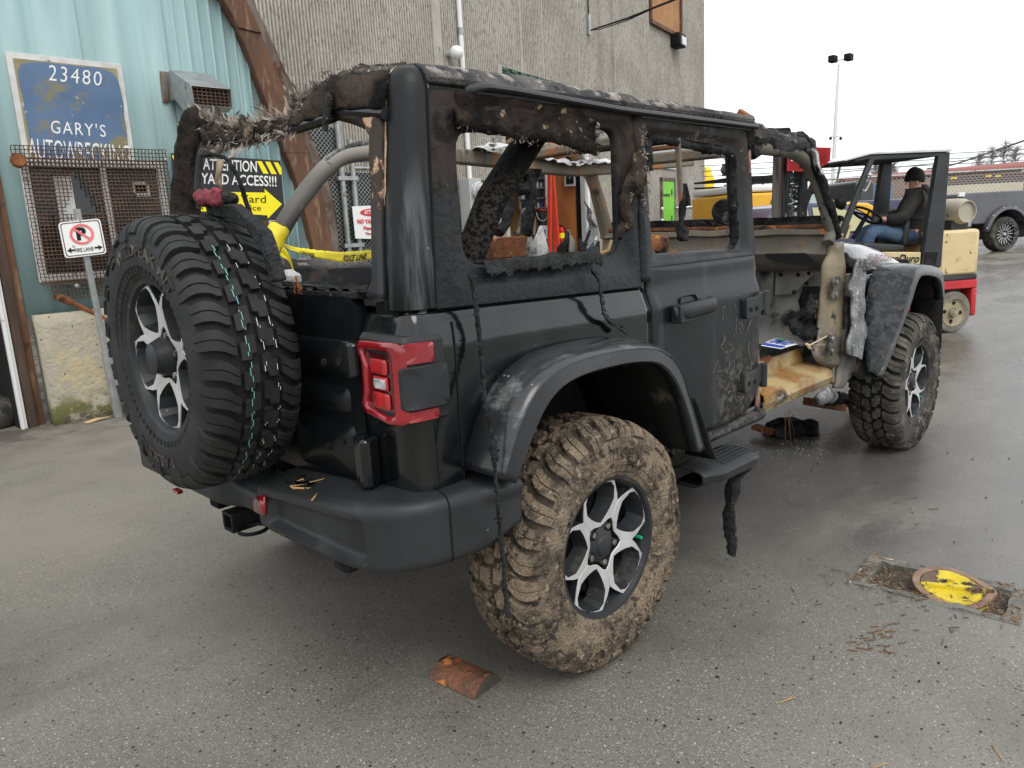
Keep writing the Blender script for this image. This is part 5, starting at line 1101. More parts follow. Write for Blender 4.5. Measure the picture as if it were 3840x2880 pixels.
mb = MB(); fuzz(mb, Ts[:38], 520, .034, (-.3, .3, .8), .45, seed=8); fuzz(mb, Bs[:30], 420, .040, (-.35, .35, -.7), .4, seed=9); fuzz(mb, Ts[2:36], 90, .06, (-.2, .5, .8), .35, w_=.006, seed=18, curl=.2); fuzz(mb, Bs[2:28], 80, .065, (-.3, .5, -.7), .35, w_=.006, seed=19, curl=.2); fuzz(mb, [lerp(a, b, .5) for a, b in zip(Ts, Bs)][:40], 420, .028, (-.7, .4, .0), .5, seed=10); fuzz(mb, Ts[34:], 160, .014, (-.3, .2, .9), .5, seed=11)
tag(mb.build('charred_fibres', 'fibre', rh, sharp=180), kind='stuff')
# roof strip joining header to the roof edge
mb = MB(); mb.grid(10, 4, lambda i, j: lerp(Ts[nh-1-2*i], Ts[nh-1-2*i]+V((.16, 0, .004)), j/3)+noise.noise_vector(V((i, j, 7)))*.008); mb.build('roof_remnant', 'burnt_roof', rh, solid=.02)
# dangling hook strap on the header
mb = MB(); mb.tube([on('A', 2040, 570, x=XH-.03), on('A', 2050, 620, x=XH-.03), on('A', 2030, 720, x=XH-.03), on('A', 2022, 815, x=XH-.03)], [.009, .017, .014, .012], 8, flat=.5); mb.build('hanging_strap', 'melt', rh)
# rear window surround on the right: burnt strip from corner seam to the opening
def rws(i, j):
    z = lerp(1.262, 1.765, i/30); xr = hx(min(z, 1.8)); y0 = hy(min(z, 1.8))+.075; y1 = y0+interp([(1.26, .10), (1.30, .055), (1.5, .045), (1.68, .06), (1.72, .09), (1.745, .16), (1.765, .24)], z)
    t = j/5; return V((xr+.0+.025*max(0, t-.7)/.3, lerp(y0, y1, t), z))+noise.noise_vector(V((z*16, t*3, 1)))*.006*smooth(1.45, 1.6, z)
surf('rear_surround', (.024, .024, .026), rough=.5, layers=[dict(c=(.045, .034, .028), sc=9, lo=.3, hi=.5, z=(1.46, 1.58), edge=.1, r=.9), dict(c=(.50, .32, .20), sc=16, lo=.54, hi=.60, z=(1.42, 1.5), r=.9), dict(c=(.010, .009, .008), sc=8, lo=.56, hi=.62, z=(1.5, 1.6))])
mb = MB(); mb.grid(31, 6, rws); mb.build('rear_window_surround', 'rear_surround', jeep, solid=.02, soff=1)
mb = MB(); sp_ = [V((hx(min(z, 1.8))+.03, hy(min(z, 1.8))+.075+dy, z)) for z, dy in ((1.285, .50), (1.275, .18), (1.285, .11), (1.32, .075), (1.45, .06), (1.6, .058), (1.68, .066), (1.72, .10), (1.738, .18))]
mb.tube(spline(sp_, 5), .011, 8); mb.build('window_seal', 'black_gloss', jeep)
# left rear pillar (fire-blackened)
YP = .69
Lp = [on('A', a, b, y=YP) for a, b in ((1085, 1400), (1095, 1200), (1110, 1000), (1125, 850), (1150, 740), (1190, 690), (1270, 690))]; Rp = [on('A', a, b, y=YP) for a, b in ((1225, 1400), (1228, 1200), (1238, 1000), (1245, 900), (1262, 850), (1300, 830), (1330, 800))]
Ls, Rs = spline(Lp, 4), spline(Rp, 4)
mb = MB(); mb.grid(len(Ls), 5, lambda i, j: lerp(Ls[i], Rs[i], j/4)+V((-.03*math.sin(pi*j/4), -.02*math.sin(pi*j/4), 0))); mb.jitter(.010, 22); lp_ = mb.build('rear_pillar', 'burnt', jeep, solid=.035, soff=0)
mb = MB(); fuzz(mb, Ls[-12:]+Rs[-4:], 80, .02, (-.2, .2, .8), .6, seed=12); tag(mb.build('charred_fibres', 'fibre', lp_, sharp=180), kind='stuff')
mb = MB(); mb.tube([on('A', a, b, y=YP-.04) for a, b in ((1265, 760), (1280, 850), (1290, 940), (1278, 960))], [.02, .016, .014, .006], 8); mb.build('hanging_strap', 'char', lp_)
mb = MB(); mb.tube([on('A', a, b, y=YP-.05) for a, b in ((1232, 1300), (1228, 1150), (1240, 960), (1262, 890))], .014, 8); mb.build('window_seal', 'black_gloss', lp_)
# sagging wires and burnt tag at the left rear
for dx, seed in ((0, 1), (8, 2), (-7, 3)):
    mb = MB(); mb.tube(spline([on('Y', a+dx, b+dx*.5, x=-.66) for a, b in ((330, 70), (450, 55), (560, 80), (640, 170), (700, 270), (760, 420), (800, 560), (850, 700), (880, 800))], 4), .006, 5); mb.build('dangling_wire', 'char', jeep)
mb = MB(); tg_ = [on('Y', a, b, x=-.68) for a, b in ((490, 100), (560, 115), (548, 200), (525, 270), (525, 340), (548, 405), (530, 415), (478, 360), (470, 330), (482, 220))]; mb.add(tg_, [list(range(len(tg_)))]); surf('tag_tan', (.30, .22, .14), rough=.6); mb.build('hanging_tag', 'tag_tan', jeep, solid=.003)
def strip2(name, L_, R_, mt, par, n=5, thick=.02, nj=6, jit=.006, js=14, bulge=.02, sharp=40):
    A_, B_ = spline(L_, n), spline(R_, n); mb = MB(); mb.grid(len(A_), nj, lambda i, j: lerp(A_[i], B_[i], j/(nj-1))+V((-.6, -.8, 0))*bulge*math.sin(pi*j/(nj-1))); mb.jitter(jit, js); return mb.build(name, mt, par, solid=thick, soff=1, sharp=sharp)
# ---- rear door (right)
def ydoor(z): return interp([(.55, -.800), (.7, -.806), (1.12, -.806), (1.19, -.783), (1.25, -.782), (1.8, -.755)], z)
def dlo(x): return interp([(.43, 1.00), (.47, .93), (.53, .80), (.59, .66), (.62, .592), (.66, .588), (1.05, .588), (1.13, .605), (1.19, .65), (1.222, .71), (1.236, .78)], x)
nx_ = 50
def dlow(i, j): x = lerp(.432, 1.236, i/(nx_-1)); z = lerp(dlo(x), 1.268, (j/27)); return V((x, ydoor(z)+(.012 if i in (0, nx_-1) else 0), z))
mb = MB(); mb.grid(nx_, 28, dlow); dr = mb.build('rear_door', 'paint_door', jeep, solid=.012, sharp=50)
O_ = rpoly([(.432, 1.266), (1.236, 1.266), (1.186, 1.775), (.432, 1.775)], .006, 5, 10); I_ = rpoly([(.505, 1.312), (1.112, 1.300), (1.090, 1.698), (.497, 1.722)], [.06, .06, .05, .05], 5, 10)
surf('door_frame', (.012, .013, .015), (.028, .029, .031), sc=3, st=(3, 3, .5), spec=.3, rough=.45, layers=[dict(c=(.11, .115, .12), sc=4, st=(4, 4, .4), lo=.5, hi=.75, a=.5), dict(c=(.035, .03, .027), sc=12, lo=.35, hi=.55, z=(1.55, 1.68), edge=.12, r=.92), dict(c=(.13, .11, .095), sc=24, lo=.58, hi=.66, z=(1.58, 1.68), r=.95)])
mb = MB(); mb.ring(O_, I_, lambda x, z, d: V((x, ydoor(z)+d-.001, z)), ((0, .012), (.03, 0), (.40, 0), (.52, .004), (.66, .018), (.9, .022), (1, .05)))
for i, p in enumerate(mb.v): mb.v[i] = p+noise.noise_vector(p*16)*.005*smooth(1.6, 1.7, p.z)
df = mb.build('window_frame', 'door_frame', dr, solid=.014, sharp=45)
# door front edge return
mb = MB(); mb.grid(2, 20, lambda i, j: (lambda z: V((lerp(1.236, 1.186, smooth(1.27, 1.775, z)) if z > 1.27 else 1.236, ydoor(z)+.01+.075*i, z)))(lerp(.74, 1.775, j/19))); mb.build('door_edge', 'plastic_dark', dr)
rg = random.Random(11)
surf('curl', (.22, .205, .175), rough=.8)
mb = MB()
for k in range(18):
    x = rg.gauss(1.03, .09); z = rg.gauss(.93, .09); x = min(max(x, .80), 1.21); z = min(max(z, .66), 1.08); P_ = [V((x, ydoor(z)-.005, z))]; a = rg.random()*6.28
    for s_ in range(rg.randint(3, 7)): a += rg.gauss(0, .7); P_.append(P_[-1]+V((math.cos(a)*.012, rg.gauss(0, .002), math.sin(a)*.014)))
    mb.tube(P_, .0008, 4)
tag(mb.build('paint_curls', 'curl', dr, sharp=180), kind='stuff')
# handle
hp = [(.535, -.820, 1.093), (.57, -.848, 1.099), (.66, -.856, 1.104), (.75, -.85, 1.106), (.785, -.822, 1.106)]
mb = MB(); mb.tube(spline(hp, 5), .031, 12, up=(0, 1, 0), flat=.7); mb.box((.575, -.835, 1.092), (.09, .045, .066)); hn = mb.build('door_handle', 'plastic', dr, bevel=.006)
mb = MB(); a = rpoly([(.60, 1.068), (.72, 1.068), (.72, 1.150), (.60, 1.150)], .03, 6, 2); b = [((x-.66)*.6+.66, (z-1.11)*.6+1.11) for x, z in a]
mb.grid(3, len(a), lambda j, i: V(((a, b)[min(j, 1)][i][0] if j < 2 else .66, -.8065+(0, .03, .03)[j]-.002, (a, b)[min(j, 1)][i][1] if j < 2 else 1.11)), closev=True); mb.build('handle_cup', 'black_gloss', dr)
def hinge(x0, z0, par, mt, sgn=1, y0=-.806):
    mb = MB(); pr_ = rpoly([(0, 0), (.115, 0), (.125, .02), (.125, .075), (.16, .095), (.16, .0), (.185, .0), (.185, .115), (.15, .115), (.10, .09), (0, .09)], .008, 3, 0) if False else None
    a = rpoly([(0, -.045), (.10, -.045), (.14, -.02), (.175, -.03), (.175, .055), (.13, .055), (.10, .04), (0, .04)], .012, 4, 1); mb.prism(a, V((x0, y0+.002, z0)), (1, 0, 0), (0, 0, 1), .022)
    mb.tube([V((x0+.165, y0-.018, z0-.045)), V((x0+.165, y0-.018, z0+.058))], .017, 10)
    h = mb.build('hinge', mt, par, bevel=.005)
    for dx in (.035, .085): mb = MB(); mb.lathe([(.010, 0), (.010, .006), (.004, .006), (0, .003)], V((x0+dx, y0-.018, z0-.008)), (0, -1, 0), 10); mb.build('bolt', 'plastic_dark', h)
hinge(1.075, 1.055, dr, 'plastic'); hinge(1.065, .742, dr, 'plastic')
# window divider bar, half charred; burnt seals inside the opening
mb = MB(); mb.tube([on('T', 517, 250, y=-.745), on('T', 530, 480, y=-.745), on('T', 555, 880, y=-.745), on('T', 570, 1250, y=-.745)], [.013, .013, .012, .011], 8, flat=.6); mb.build('window_divider', 'steel_burnt', dr)
mb = MB(); mb.tube(spline([on('T', a, b, y=-.752) for a, b in ((612, 890), (600, 1000), (590, 1250), (560, 1500), (575, 1659))], 4), [.012+.003*math.sin(k) for k in range(17)], 8); mb.tube([on('T', a, b, y=-.752) for a, b in ((612, 890), (640, 960), (655, 1080), (665, 1185))], .009, 7); mb.tube([on('T', a, b, y=-.75) for a, b in ((545, 1500), (600, 1560), (590, 1659))], .02, 7); mb.jitter(.006, 60); mb.build('charred_guide', 'char', dr)
def burn_strip(pts, r, n, name, mt, par, amp=.01, s_=30):
    P_ = spline(pts, n); mb = MB(); mb.tube(P_, [r*(1+.5*noise.noise(p*40)) for p in P_], 8); mb.jitter(amp, s_); return mb.build(name, mt, par)
burn_strip([V((x, -.745, z)) for x, z in ((.50, 1.60), (.505, 1.70), (.55, 1.712), (.75, 1.700), (.95, 1.690), (1.05, 1.683), (1.088, 1.655), (1.098, 1.55), (1.112, 1.40), (1.112, 1.32))], .016, 6, 'charred_seal', 'char', dr, .006)
mb = MB(); k_ = [on('T', a, b, y=-.735) for a, b in ((870, 330), (1190, 390), (1195, 440), (1080, 405), (960, 465), (885, 470))]; mb.add(k_, [list(range(6))]); mb.build('burnt_lining', 'char', dr, solid=.012)
mb = MB(); fuzz(mb, [on('T', a, b, y=-.735) for a, b in ((1060, 440), (1200, 470))], 90, .03, (.3, 0, -.5), .6, seed=21); tag(mb.build('ash_fibres', 'ash', dr, sharp=180), kind='stuff')
# ---- post between hardtop side and door: burnt, furry
mb = MB(); mb.grid(30, 5, lambda i, j: (lambda z, t: V((lerp(.395, .452, t), hy(z)-.004-.010*math.sin(pi*t), z))+noise.noise_vector(V((z*12, t*2, 5)))*.012*smooth(1.35, 1.5, z))(lerp(1.22, 1.79, i/29), j/4)); po = mb.build('burnt_post', 'hardtop_side', jeep, solid=.05)
mb = MB(); ps_ = [V((.40, -.80, z)) for z in (1.45, 1.55, 1.65, 1.74)]; fuzz(mb, ps_, 160, .022, (-.4, -.5, -.1), .6, w_=.0012, seed=22); fuzz(mb, [V((.36, -.79, 1.60)), V((.32, -.79, 1.5)), V((.29, -.785, 1.40))], 200, .018, (-.5, -.5, .2), .6, w_=.0012, seed=23); tag(mb.build('charred_fibres', 'fibre', po, sharp=180), kind='stuff')
strip2('charred_seal', [on('D', a, b, y=-.785) for a, b in ((770, 480), (745, 600), (690, 720), (662, 830), (682, 900), (715, 1000), (640, 1060), (648, 1120))], [on('D', a, b, y=-.785) for a, b in ((868, 480), (855, 600), (835, 700), (775, 830), (735, 900), (735, 1010), (695, 1080), (662, 1140))], 'burnt', po, n=5, thick=.012, nj=6, jit=.014, js=26, bulge=.008)
# ---- charred bits lying along the window sill and dangling seal strips
mb = MB()
def flake(i, j):
    x = lerp(-.35, .17, i/60); t = j/4; w_ = .034+.03*noise.noise(V((x*9, 1, 1)))+.02*noise.noise(V((x*40, 2, 1))); w_ = max(w_, .018)+(.012*((i*7)%5)/4 if j else 0); z = 1.343-w_*t+.004*noise.noise(V((x*26, t*3, 4)))+(.035*max(0, noise.noise(V((x*11, 7, 7)))) if j == 0 else 0); return V((x, hy(z)-.004-.010*t*(1+noise.noise(V((x*16, 2, 6)))), z))
mb.grid(61, 5, flake); mb.build('peeling_seal', 'melt', hs_, solid=.003, sharp=20)
def strip(pts, wd0, name, label=None):
    P_ = spline(pts, 8); mb = MB(); n_ = len(P_); rg_ = random.Random(len(pts))
    mb.tube(P_, [wd0*(1+.45*noise.noise(p*30)) for p in P_], 7, flat=.45); mb.jitter(.004, 60)
    for k in range(n_*2):
        p = P_[rg_.randrange(n_-1)]; s_ = rg_.uniform(.006, .018); d = V((rg_.choice((-1, 1)), rg_.gauss(0, .3), rg_.gauss(0, .5))).normalized(); mb.add([p+V((0, 0, s_*.5)), p+d*s_+V((0, -.003, 0)), p-V((0, 0, s_*.5))], [(0, 1, 2)])
    o = mb.build(name, 'melt', jeep, sharp=60); return o
P1 = [on('G', a, b, y=y_) for a, b, y_ in ((1468, 30, -.80), (1490, 130, -.815), (1510, 300, -.83), (1530, 500, -.85), (1545, 700, -.88), (1580, 850, -.92), (1605, 1000, -.955))]+[on('H', a, b, y=y_) for a, b, y_ in ((160, 620, -.955), (178, 780, -.96), (190, 950, -.965), (205, 1100, -.965), (215, 1250, -.96), (225, 1340, -.955))]
strip(P1, .0085, 'dangling_seal')
P2 = [on('M', a, b, y=y_) for a, b, y_ in ((330, -110, -.80), (395, 0, -.815), (425, 150, -.825), (440, 290, -.83), (490, 400, -.835), (580, 470, -.835), (680, 545, -.84))]
strip(P2, .011, 'dangling_seal')
# ---- rear flare
def resamp(tab, n):
    P_ = spline([V((a, b, 0)) for a, b in tab], 6); L_ = [0]
    for a, b in zip(P_, P_[1:]): L_.append(L_[-1]+(b-a).length)
    out = []
    for k in range(n):
        s_ = L_[-1]*k/(n-1); i = max(0, min(len(P_)-2, next((q for q in range(len(L_)-1) if L_[q+1] >= s_-1e-9), len(P_)-2))); t = (s_-L_[i])/max(1e-9, L_[i+1]-L_[i]); out.append(P_[i].lerp(P_[i+1], t))
    return out
NF = 60
cr_, lp2 = resamp(CREASE, NF), resamp(LIP, NF)
cen = V((.02, .62, 0))
def flare_sec(i, j):
    c, l_ = cr_[i], lp2[i]; ou = (c-l_).normalized()
    inr = c+ou*.022; mid = c+ou*.006
    t = i/(NF-1); endk = 1.0
    return [V((inr.x, -.800, inr.y)), V((mid.x+ou.x*.012, -.86, mid.y+ou.y*.014)), V((mid.x+ou.x*.004, -.915, mid.y+ou.y*.006)), V((c.x, -.938, c.y)), V((lerp(c.x, l_.x, .12), -.9435, lerp(c.y, l_.y, .12))), V((lerp(c.x, l_.x, .16), -.940, lerp(c.y, l_.y, .16))), V((lerp(c.x, l_.x, .9), -.946, lerp(c.y, l_.y, .9))), V((l_.x, -.940, l_.y)), V((l_.x, -.905, l_.y))][j]
mb = MB(); mb.grid(NF, 9, flare_sec); fl_ = mb.build('rear_flare', 'flare', jeep, solid=.004, sharp=38)
mb = MB(); mb.grid(NF, 5, lambda i, j: V((lp2[i].x+(cr_[i]-lp2[i]).x*.2, lerp(-.91, -.46, j/4), lp2[i].y+(cr_[i]-lp2[i]).y*.2))); ln = mb.build('wheel_arch_liner', 'liner', jeep, solid=.005)
mb = MB(); mb.add([V((p.x, -.47, p.y)) for p in lp2], [list(range(NF))]); mb.build('liner_back', 'liner', ln)
# front flap of the flare reaching the step, burnt ribbon
mb = MB(); mb.grid(10, 4, lambda i, j: V((lerp(.50, .64, i/9)+.0*j, lerp(-.93, -.80, j/3), lerp(.80, .535, i/9)))); mb.build('flare_gusset', 'plastic_dark', fl_, solid=.006)
# ---- rocker below the rear door, front sill
mb = MB(); mb.grid(20, 5, lambda i, j: V((lerp(.55, 1.30, i/19), [-.775, -.80, -.805, -.79, -.74][j], [.586, .578, .55, .53, .525][j]-.004*noise.noise(V((i, j, 0)))))); mb.build('rocker', 'door_blister', jeep, solid=.01)
mb = MB()
def sl_(i, j):
    x = lerp(1.29, 2.05, i/24); k = smooth(1.47, 1.50, x); y, z = [(-.62, .735), (-.635, .735), (-.645, .672-.01*k), (-.70, .668-.012*k), (-.775+.02*k, .655-.012*k), (-.80+.012*k, .64-.008*k), (-.805, .60), (-.785, .555), (-.74, .53)][j]; return V((x, y, z))+noise.noise_vector(V((x*8, j, 3)))*.003
mb.grid(25, 9, sl_); mb.build('front_sill', 'sill', jeep, solid=.006, sharp=30)
surf('post_peel', (.03, .03, .032), (.30, .17, .14), sc=11, lo=.5, hi=.58, rough=.7, bump=.6, bsc=40, layers=[dict(c=(.40, .31, .16), sc=3, lo=.2, hi=.3, x=(.06, .14), edge=.05)])
mb = MB(); mb.grid(14, 6, lambda i, j: (lambda z, t: V((1.236+.008+t*interp([(.54, .11), (.66, .07), (.9, .035), (1.76, .02)], z), ydoor(z)+.012+.02*t, z)))(lerp(.545, 1.70, i/13), j/5)); mb.build('door_post', 'post_peel', jeep, solid=.01)
mb = MB(); mb.box((-.05, -.745, 1.20), (.95, .03, .12)); mb.box((-.585, -.68, 1.225), (.07, .10, .05)); mb.build('belt_seal', 'black', jeep)
# ---- running step with diamond tread and its burnt remnant
P_ = [on('H', a, b, z=.47) for a, b in ((940, 690), (1090, 790), (1215, 690), (1080, 645))]
sx0, sx1 = .60, 1.02; mb = MB()
def stp(i, j):
    x = lerp(.56, .98, i/24); w_ = interp([(.56, .72), (.64, .95), (.9, 1), (.98, .8)], x); y, z = [(-.80, .505), (-.83, .512), (-.90, .508), (-.955, .50), (-.975, .485), (-.97, .455), (-.92, .435), (-.80, .44)][j]; return V((x, -.80+(y+.80)*w_, z-.02*smooth(.9, .98, x)))
mb.grid(25, 8, stp); st_ = mb.build('side_step', 'plastic', jeep, solid=.008, sharp=40)
mb = MB()
for i in range(15):
    for j in range(5):
        c = V((.70+i*.018+(.009 if j % 2 else 0), -.84-j*.022, .515-.004*j*.4)); mb.add([c+V((-.008, 0, 0)), c+V((0, -.009, 0)), c+V((.008, 0, 0)), c+V((0, .009, 0)), c+V((0, 0, .004))], [(0, 1, 4), (1, 2, 4), (2, 3, 4), (3, 0, 4)])
tag(mb.build('diamond_tread', 'plastic', st_, sharp=10), kind='stuff')
rm = [on('H', a, b, y=-.90) for a, b in ((1170, 690), (1200, 720), (1165, 780), (1145, 900), (1150, 1010), (1155, 1085))]
P_ = spline(rm, 6); mb = MB(); mb.tube(P_, [lerp(.036, .020, k/len(P_))*(1+.25*noise.noise(p*30)) for k, p in enumerate(P_)], 10, flat=.55); mb.jitter(.010, 35); mb.build('burnt_step_remnant', 'melt', st_)
# ---- bumper
bpath = [(-.80, lerp(.86, -.10, k/20)) for k in range(21)]+[(-.80, lerp(-.11, -.60, k/50)) for k in range(51)]+spline([V((-.80, -.60, 0)), V((-.79, -.69, 0)), V((-.755, -.775, 0)), V((-.69, -.835, 0)), V((-.61, -.868, 0)), V((-.50, -.885, 0)), V((-.375, -.89, 0))], 9)[1:]
bpath = [(p[0], p[1]) for p in bpath]
NB = len(bpath); Ls_ = [0]
for a, b in zip(bpath, bpath[1:]): Ls_.append(Ls_[-1]+math.hypot(a[0]-b[0], a[1]-b[1]))
def bnor(i): a = V(bpath[max(i-1, 0)]); b = V(bpath[min(i+1, NB-1)]); d = (b-a).normalized(); return V((-d.y, d.x))*-1
def bsec(i, j):
    x, y = bpath[i]; wing = smooth(-.06, -.16, y) if y < .4 else smooth(.06, .16, y); wing = max(smooth(-.07, -.17, y), smooth(.07, .17, y))
    zt = lerp(.618, interp([(-.9, .745), (-.6, .732), (-.2, .700), (.9, .70)], y), wing); zb = lerp(.525, interp([(-.9, .552), (-.75, .535), (-.3, .535), (.9, .535)], y), wing)
    endt = smooth(-.52, -.375, x) if y < -.8 else 0
    zb = lerp(zb, .60, endt*.8)
    t = j/27; n_ = bnor(i)
    if t < .30: u = t/.30; o = lerp(-.15, -.028, u); z = zt+.010*(1-u)
    elif t < .40: u = (t-.30)/.10; a = u*pi/2; o = -.028+.028*math.sin(a); z = zt-.028*(1-math.cos(a))
    elif t < .85: u = (t-.40)/.45; z = lerp(zt-.028, zb+.03, u); o = 0
    else: u = (t-.85)/.15; a = u*pi/2; z = zb+.03-.03*math.sin(a); o = -.06*(1-math.cos(a))
    o -= (1-wing)*.055
    # pressed pocket in the wing
    if -.80 < y < -.17 and .30 < t:
        k = smooth(-.20, -.225, y)*smooth(-.725, -.69, y)*smooth(zb+.028, zb+.045, z)*smooth(zt-.040, zt-.056, z); o -= .032*k
    # sculpted end cap
    if y < -.80 and x > -.60: o += .018*smooth(-.52, -.46, x)*smooth(zt-.06, zt-.02, z)*(1-smooth(-.45, -.38, x)*.3)+.012*smooth(-.47, -.43, x)
    return V((x+n_.x*o, y+n_.y*o, z))
bn0 = bnor(5)
if bn0.x > 0: 
    _b = bnor; bnor = lambda i: _b(i)*-1
mb = MB(); mb.grid(NB, 28, bsec); bu = mb.build('rear_bumper', 'plastic', jeep, solid=.006, sharp=60)
mb = MB(); isx = min(range(NB), key=lambda i: abs(bpath[i][0]+.615)+(9 if bpath[i][1] > -.8 else 0)); mb.tube([bsec(isx, j)+V((0, -.0006, 0)) for j in range(2, 26)], .0028, 5); mb.build('end_cap_seam', 'black', bu)
rq = [on('G', a, b, x=-.806) for a, b in ((345, 1215), (358, 1192), (390, 1186), (402, 1200), (404, 1285), (390, 1290), (348, 1268))]
mb = MB(); mb.add(rq, [list(range(7))]); mb.build('reflector', 'lens_red', bu, solid=.006, soff=1)
mb = MB(); q = on('B', 1005, 1570, x=-.79); mb.box(q, (.02, .05, .012)); mb.build('reflector', 'lens_red', bu)
mb = MB(); 
for k in range(26):
    c = V((-.74+random.uniform(-.03, .03), random.gauss(-.38, .05), .716)); mb.box(c, (random.uniform(.006, .03), random.uniform(.006, .03), .008), rot=Matrix.Rotation(random.random()*3, 3, 'Z'))
tag(mb.build('char_crumbs', 'char', bu), kind='stuff')
mb = MB()
for k in range(5):
    c = V((-.755+random.uniform(-.03, .02), random.gauss(-.36, .07), .714)); mb.tube([c, c+V((random.gauss(0, .02), random.gauss(0, .02), .006)), c+V((random.gauss(0, .03), random.gauss(0, .03), .002))], .003, 5)
surf('straw', (.42, .27, .10), rough=.8); tag(mb.build('straw_bits', 'straw', bu), kind='stuff')
# hitch receiver and wire loop
hq = on('G', 225, 1320, x=-.74); mb = MB()
for dx, dz, sx_, sz_ in ((0, .03, .075, .012), (0, -.03, .075, .012), (-.033, 0, .012, .05), (.033, 0, .012, .05)): mb.box(hq+V((.1, dx, dz)), (.22, sx_, sz_))
ht_ = mb.build('hitch_receiver', 'plastic_dark', jeep, bevel=.003)
mb = MB(); c = hq+V((.04, -.09, -.02)); mb.tube([c+V((.05*math.sin(a), .05*math.cos(a), 0)) for a in [2*pi*k/16 for k in range(17)]], .007, 6); mb.build('safety_loop', 'plastic_dark', ht_)
# ---- tail light
LPATH = [(-.688, -.640), (-.690, -.72)]+[(-.690, -.780)]+arcpts((-.655, -.785), .035, 180, 270, 6)+[(-.60, -.819), (-.548, -.815)]
Lq = [0]
for a, b in zip(LPATH, LPATH[1:]): Lq.append(Lq[-1]+math.hypot(a[0]-b[0], a[1]-b[1]))
TL = Lq[-1]
def lpt(s_, z, o):
    s_ = min(max(s_, 0), TL); i = max(0, min(len(LPATH)-2, next((k for k in range(len(Lq)-1) if Lq[k+1] >= s_-1e-9), len(LPATH)-2))); t = (s_-Lq[i])/(Lq[i+1]-Lq[i]); a, b = V(LPATH[i]), V(LPATH[i+1]); d = (b-a).normalized(); n_ = V((d.y, -d.x)); n_ = n_ if n_.x < 0 or n_.y < 0 else -n_; p = a.lerp(b, t)+n_*o; return V((p.x, p.y, z-.010*s_/TL))
zb0, zt0 = .955, 1.168
mb = MB(); mb.grid(24, 6, lambda i, j: lpt(TL*i/23, [zb0, zb0-.004, zb0+.004, zt0-.004, zt0+.010, zt0+.004][j], [-.05, -.008, .0, .0, -.012, -.06][j])); tl = mb.build('tail_light', 'plastic', jeep, sharp=40)
def lpatch(s0, s1, z0, z1, o, mt, nm, r_=.012, dome=.004, par=None):
    a = rpoly([(s0, z0), (s1, z0), (s1, z1), (s0, z1)], r_, 5, 6); c = ((s0+s1)/2, (z0+z1)/2)
    pr_ = ((1.0, -.004), (1.0, .6), (.93, 1.0), (.5, 1.0), (0, 1.0)); mb = MB()
    mb.grid(5, len(a), lambda j, i: lpt(c[0]+(a[i][0]-c[0])*pr_[j][0], c[1]+(a[i][1]-c[1])*pr_[j][0], o+dome*pr_[j][1]), closev=True); return mb.build(nm, mt, par or tl, sharp=50)
Sc = Lq[2]+.03
def lring(o_, i_, off, mt, nm):
    mb = MB(); mb.grid(6, len(o_), lambda j, i: lpt(*((o_[i][0]+(i_[i][0]-o_[i][0])*[0, 0, .2, .8, 1, 1][j], o_[i][1]+(i_[i][1]-o_[i][1])*[0, 0, .2, .8, 1, 1][j])), off+[0, .006, .010, .010, .006, -.004][j]), closev=True); return mb.build(nm, mt, tl, sharp=50)
o_ = rpoly([(.0, .985), (.012, .965), (.125, .948), (.178, .957), (.182, 1.148), (.165, 1.166), (.01, 1.160), (.0, 1.145), (.018, 1.105), (.012, 1.02)], .012, 4, 2); i_ = rpoly([(.024, .996), (.032, .982), (.114, .967), (.146, .976), (.149, 1.126), (.139, 1.142), (.027, 1.140), (.023, 1.134), (.041, 1.095), (.038, 1.028)], .008, 4, 2)
lring(o_, i_, .004, 'lens_red', 'lens_frame')
lpatch(.028, .14, .98, 1.132, .001, 'lens_deep', 'lens_recess', .01, .002)
lpatch(.052, .126, 1.078, 1.118, .005, 'lens_bright', 'brake_lamp'); lpatch(.052, .128, .985, 1.03, .005, 'lens_bright', 'turn_lamp'); lpatch(.062, .125, 1.036, 1.072, .006, 'lens_bright', 'lamp_surround', .006); lpatch(.070, .119, 1.041, 1.067, .010, 'lens_clear', 'reverse_lamp', .005)
lpatch(.17, .268, 1.108, 1.162, .002, 'lens_red', 'side_lens', .012, .008); lpatch(.17, .272, .958, .988, .002, 'lens_red', 'side_lens', .010, .008); lpatch(.165, TL-.002, .99, 1.104, .004, 'plastic', 'side_cover', .014, .016)
# ---- roll bars, crossbars, interior steel
rb = jeep
b0 = on('S', 215, 1330, y=-.62); b1 = on('S', 480, 640, y=-.64); b2 = on('S', 890, 0, y=-.64)
mb = MB(); mb.tube([b0+V((0, 0, -.35)), b0, b1, b2, b2+(b2-b1)*.25], .047, 14); mb.build('roll_bar', 'char_crack', jeep)
YL = .60
lr = [on('S', a, b, y=YL) for a, b in ((60, 120), (330, 150), (640, 180), (1000, 245), (1500, 290), (1990, 265))]
mb = MB()
for a, b in zip(lr, lr[1:]): mb.bar(a, b+(b-a)*.03, .06, .075)
mb.bar(lr[0]+V((-.5, 0, -.02)), lr[0], .06, .075); mb.bar(lr[-1], lr[-1]+(lr[-1]-lr[-2]).normalized()*.9+V((0, 0, .02)), .06, .07); mb.build('roof_side_bar', 'steel_burnt', jeep, bevel=.012)
q = on('S', 1700, 330, y=.63); q2 = on('S', 1830, 700, y=.66); q3 = on('S', 1930, 1060, y=.69)
mb = MB(); mb.tube([q+V((0, -.03, .05)), q, q2, q3, q3+V((.03, 0, -.4))], [.05, .045, .038, .036, .036], 10, flat=.8); mb.build('roll_bar', 'steel_burnt', jeep)
mb = MB(); mb.tube([q3+V((.06, 0, .32)), q3+V((.09, 0, .1)), q3+V((.14, .0, -.02)), q3+V((.2, 0, -.3))], .012, 6); mb.build('charred_seal', 'char', jeep)
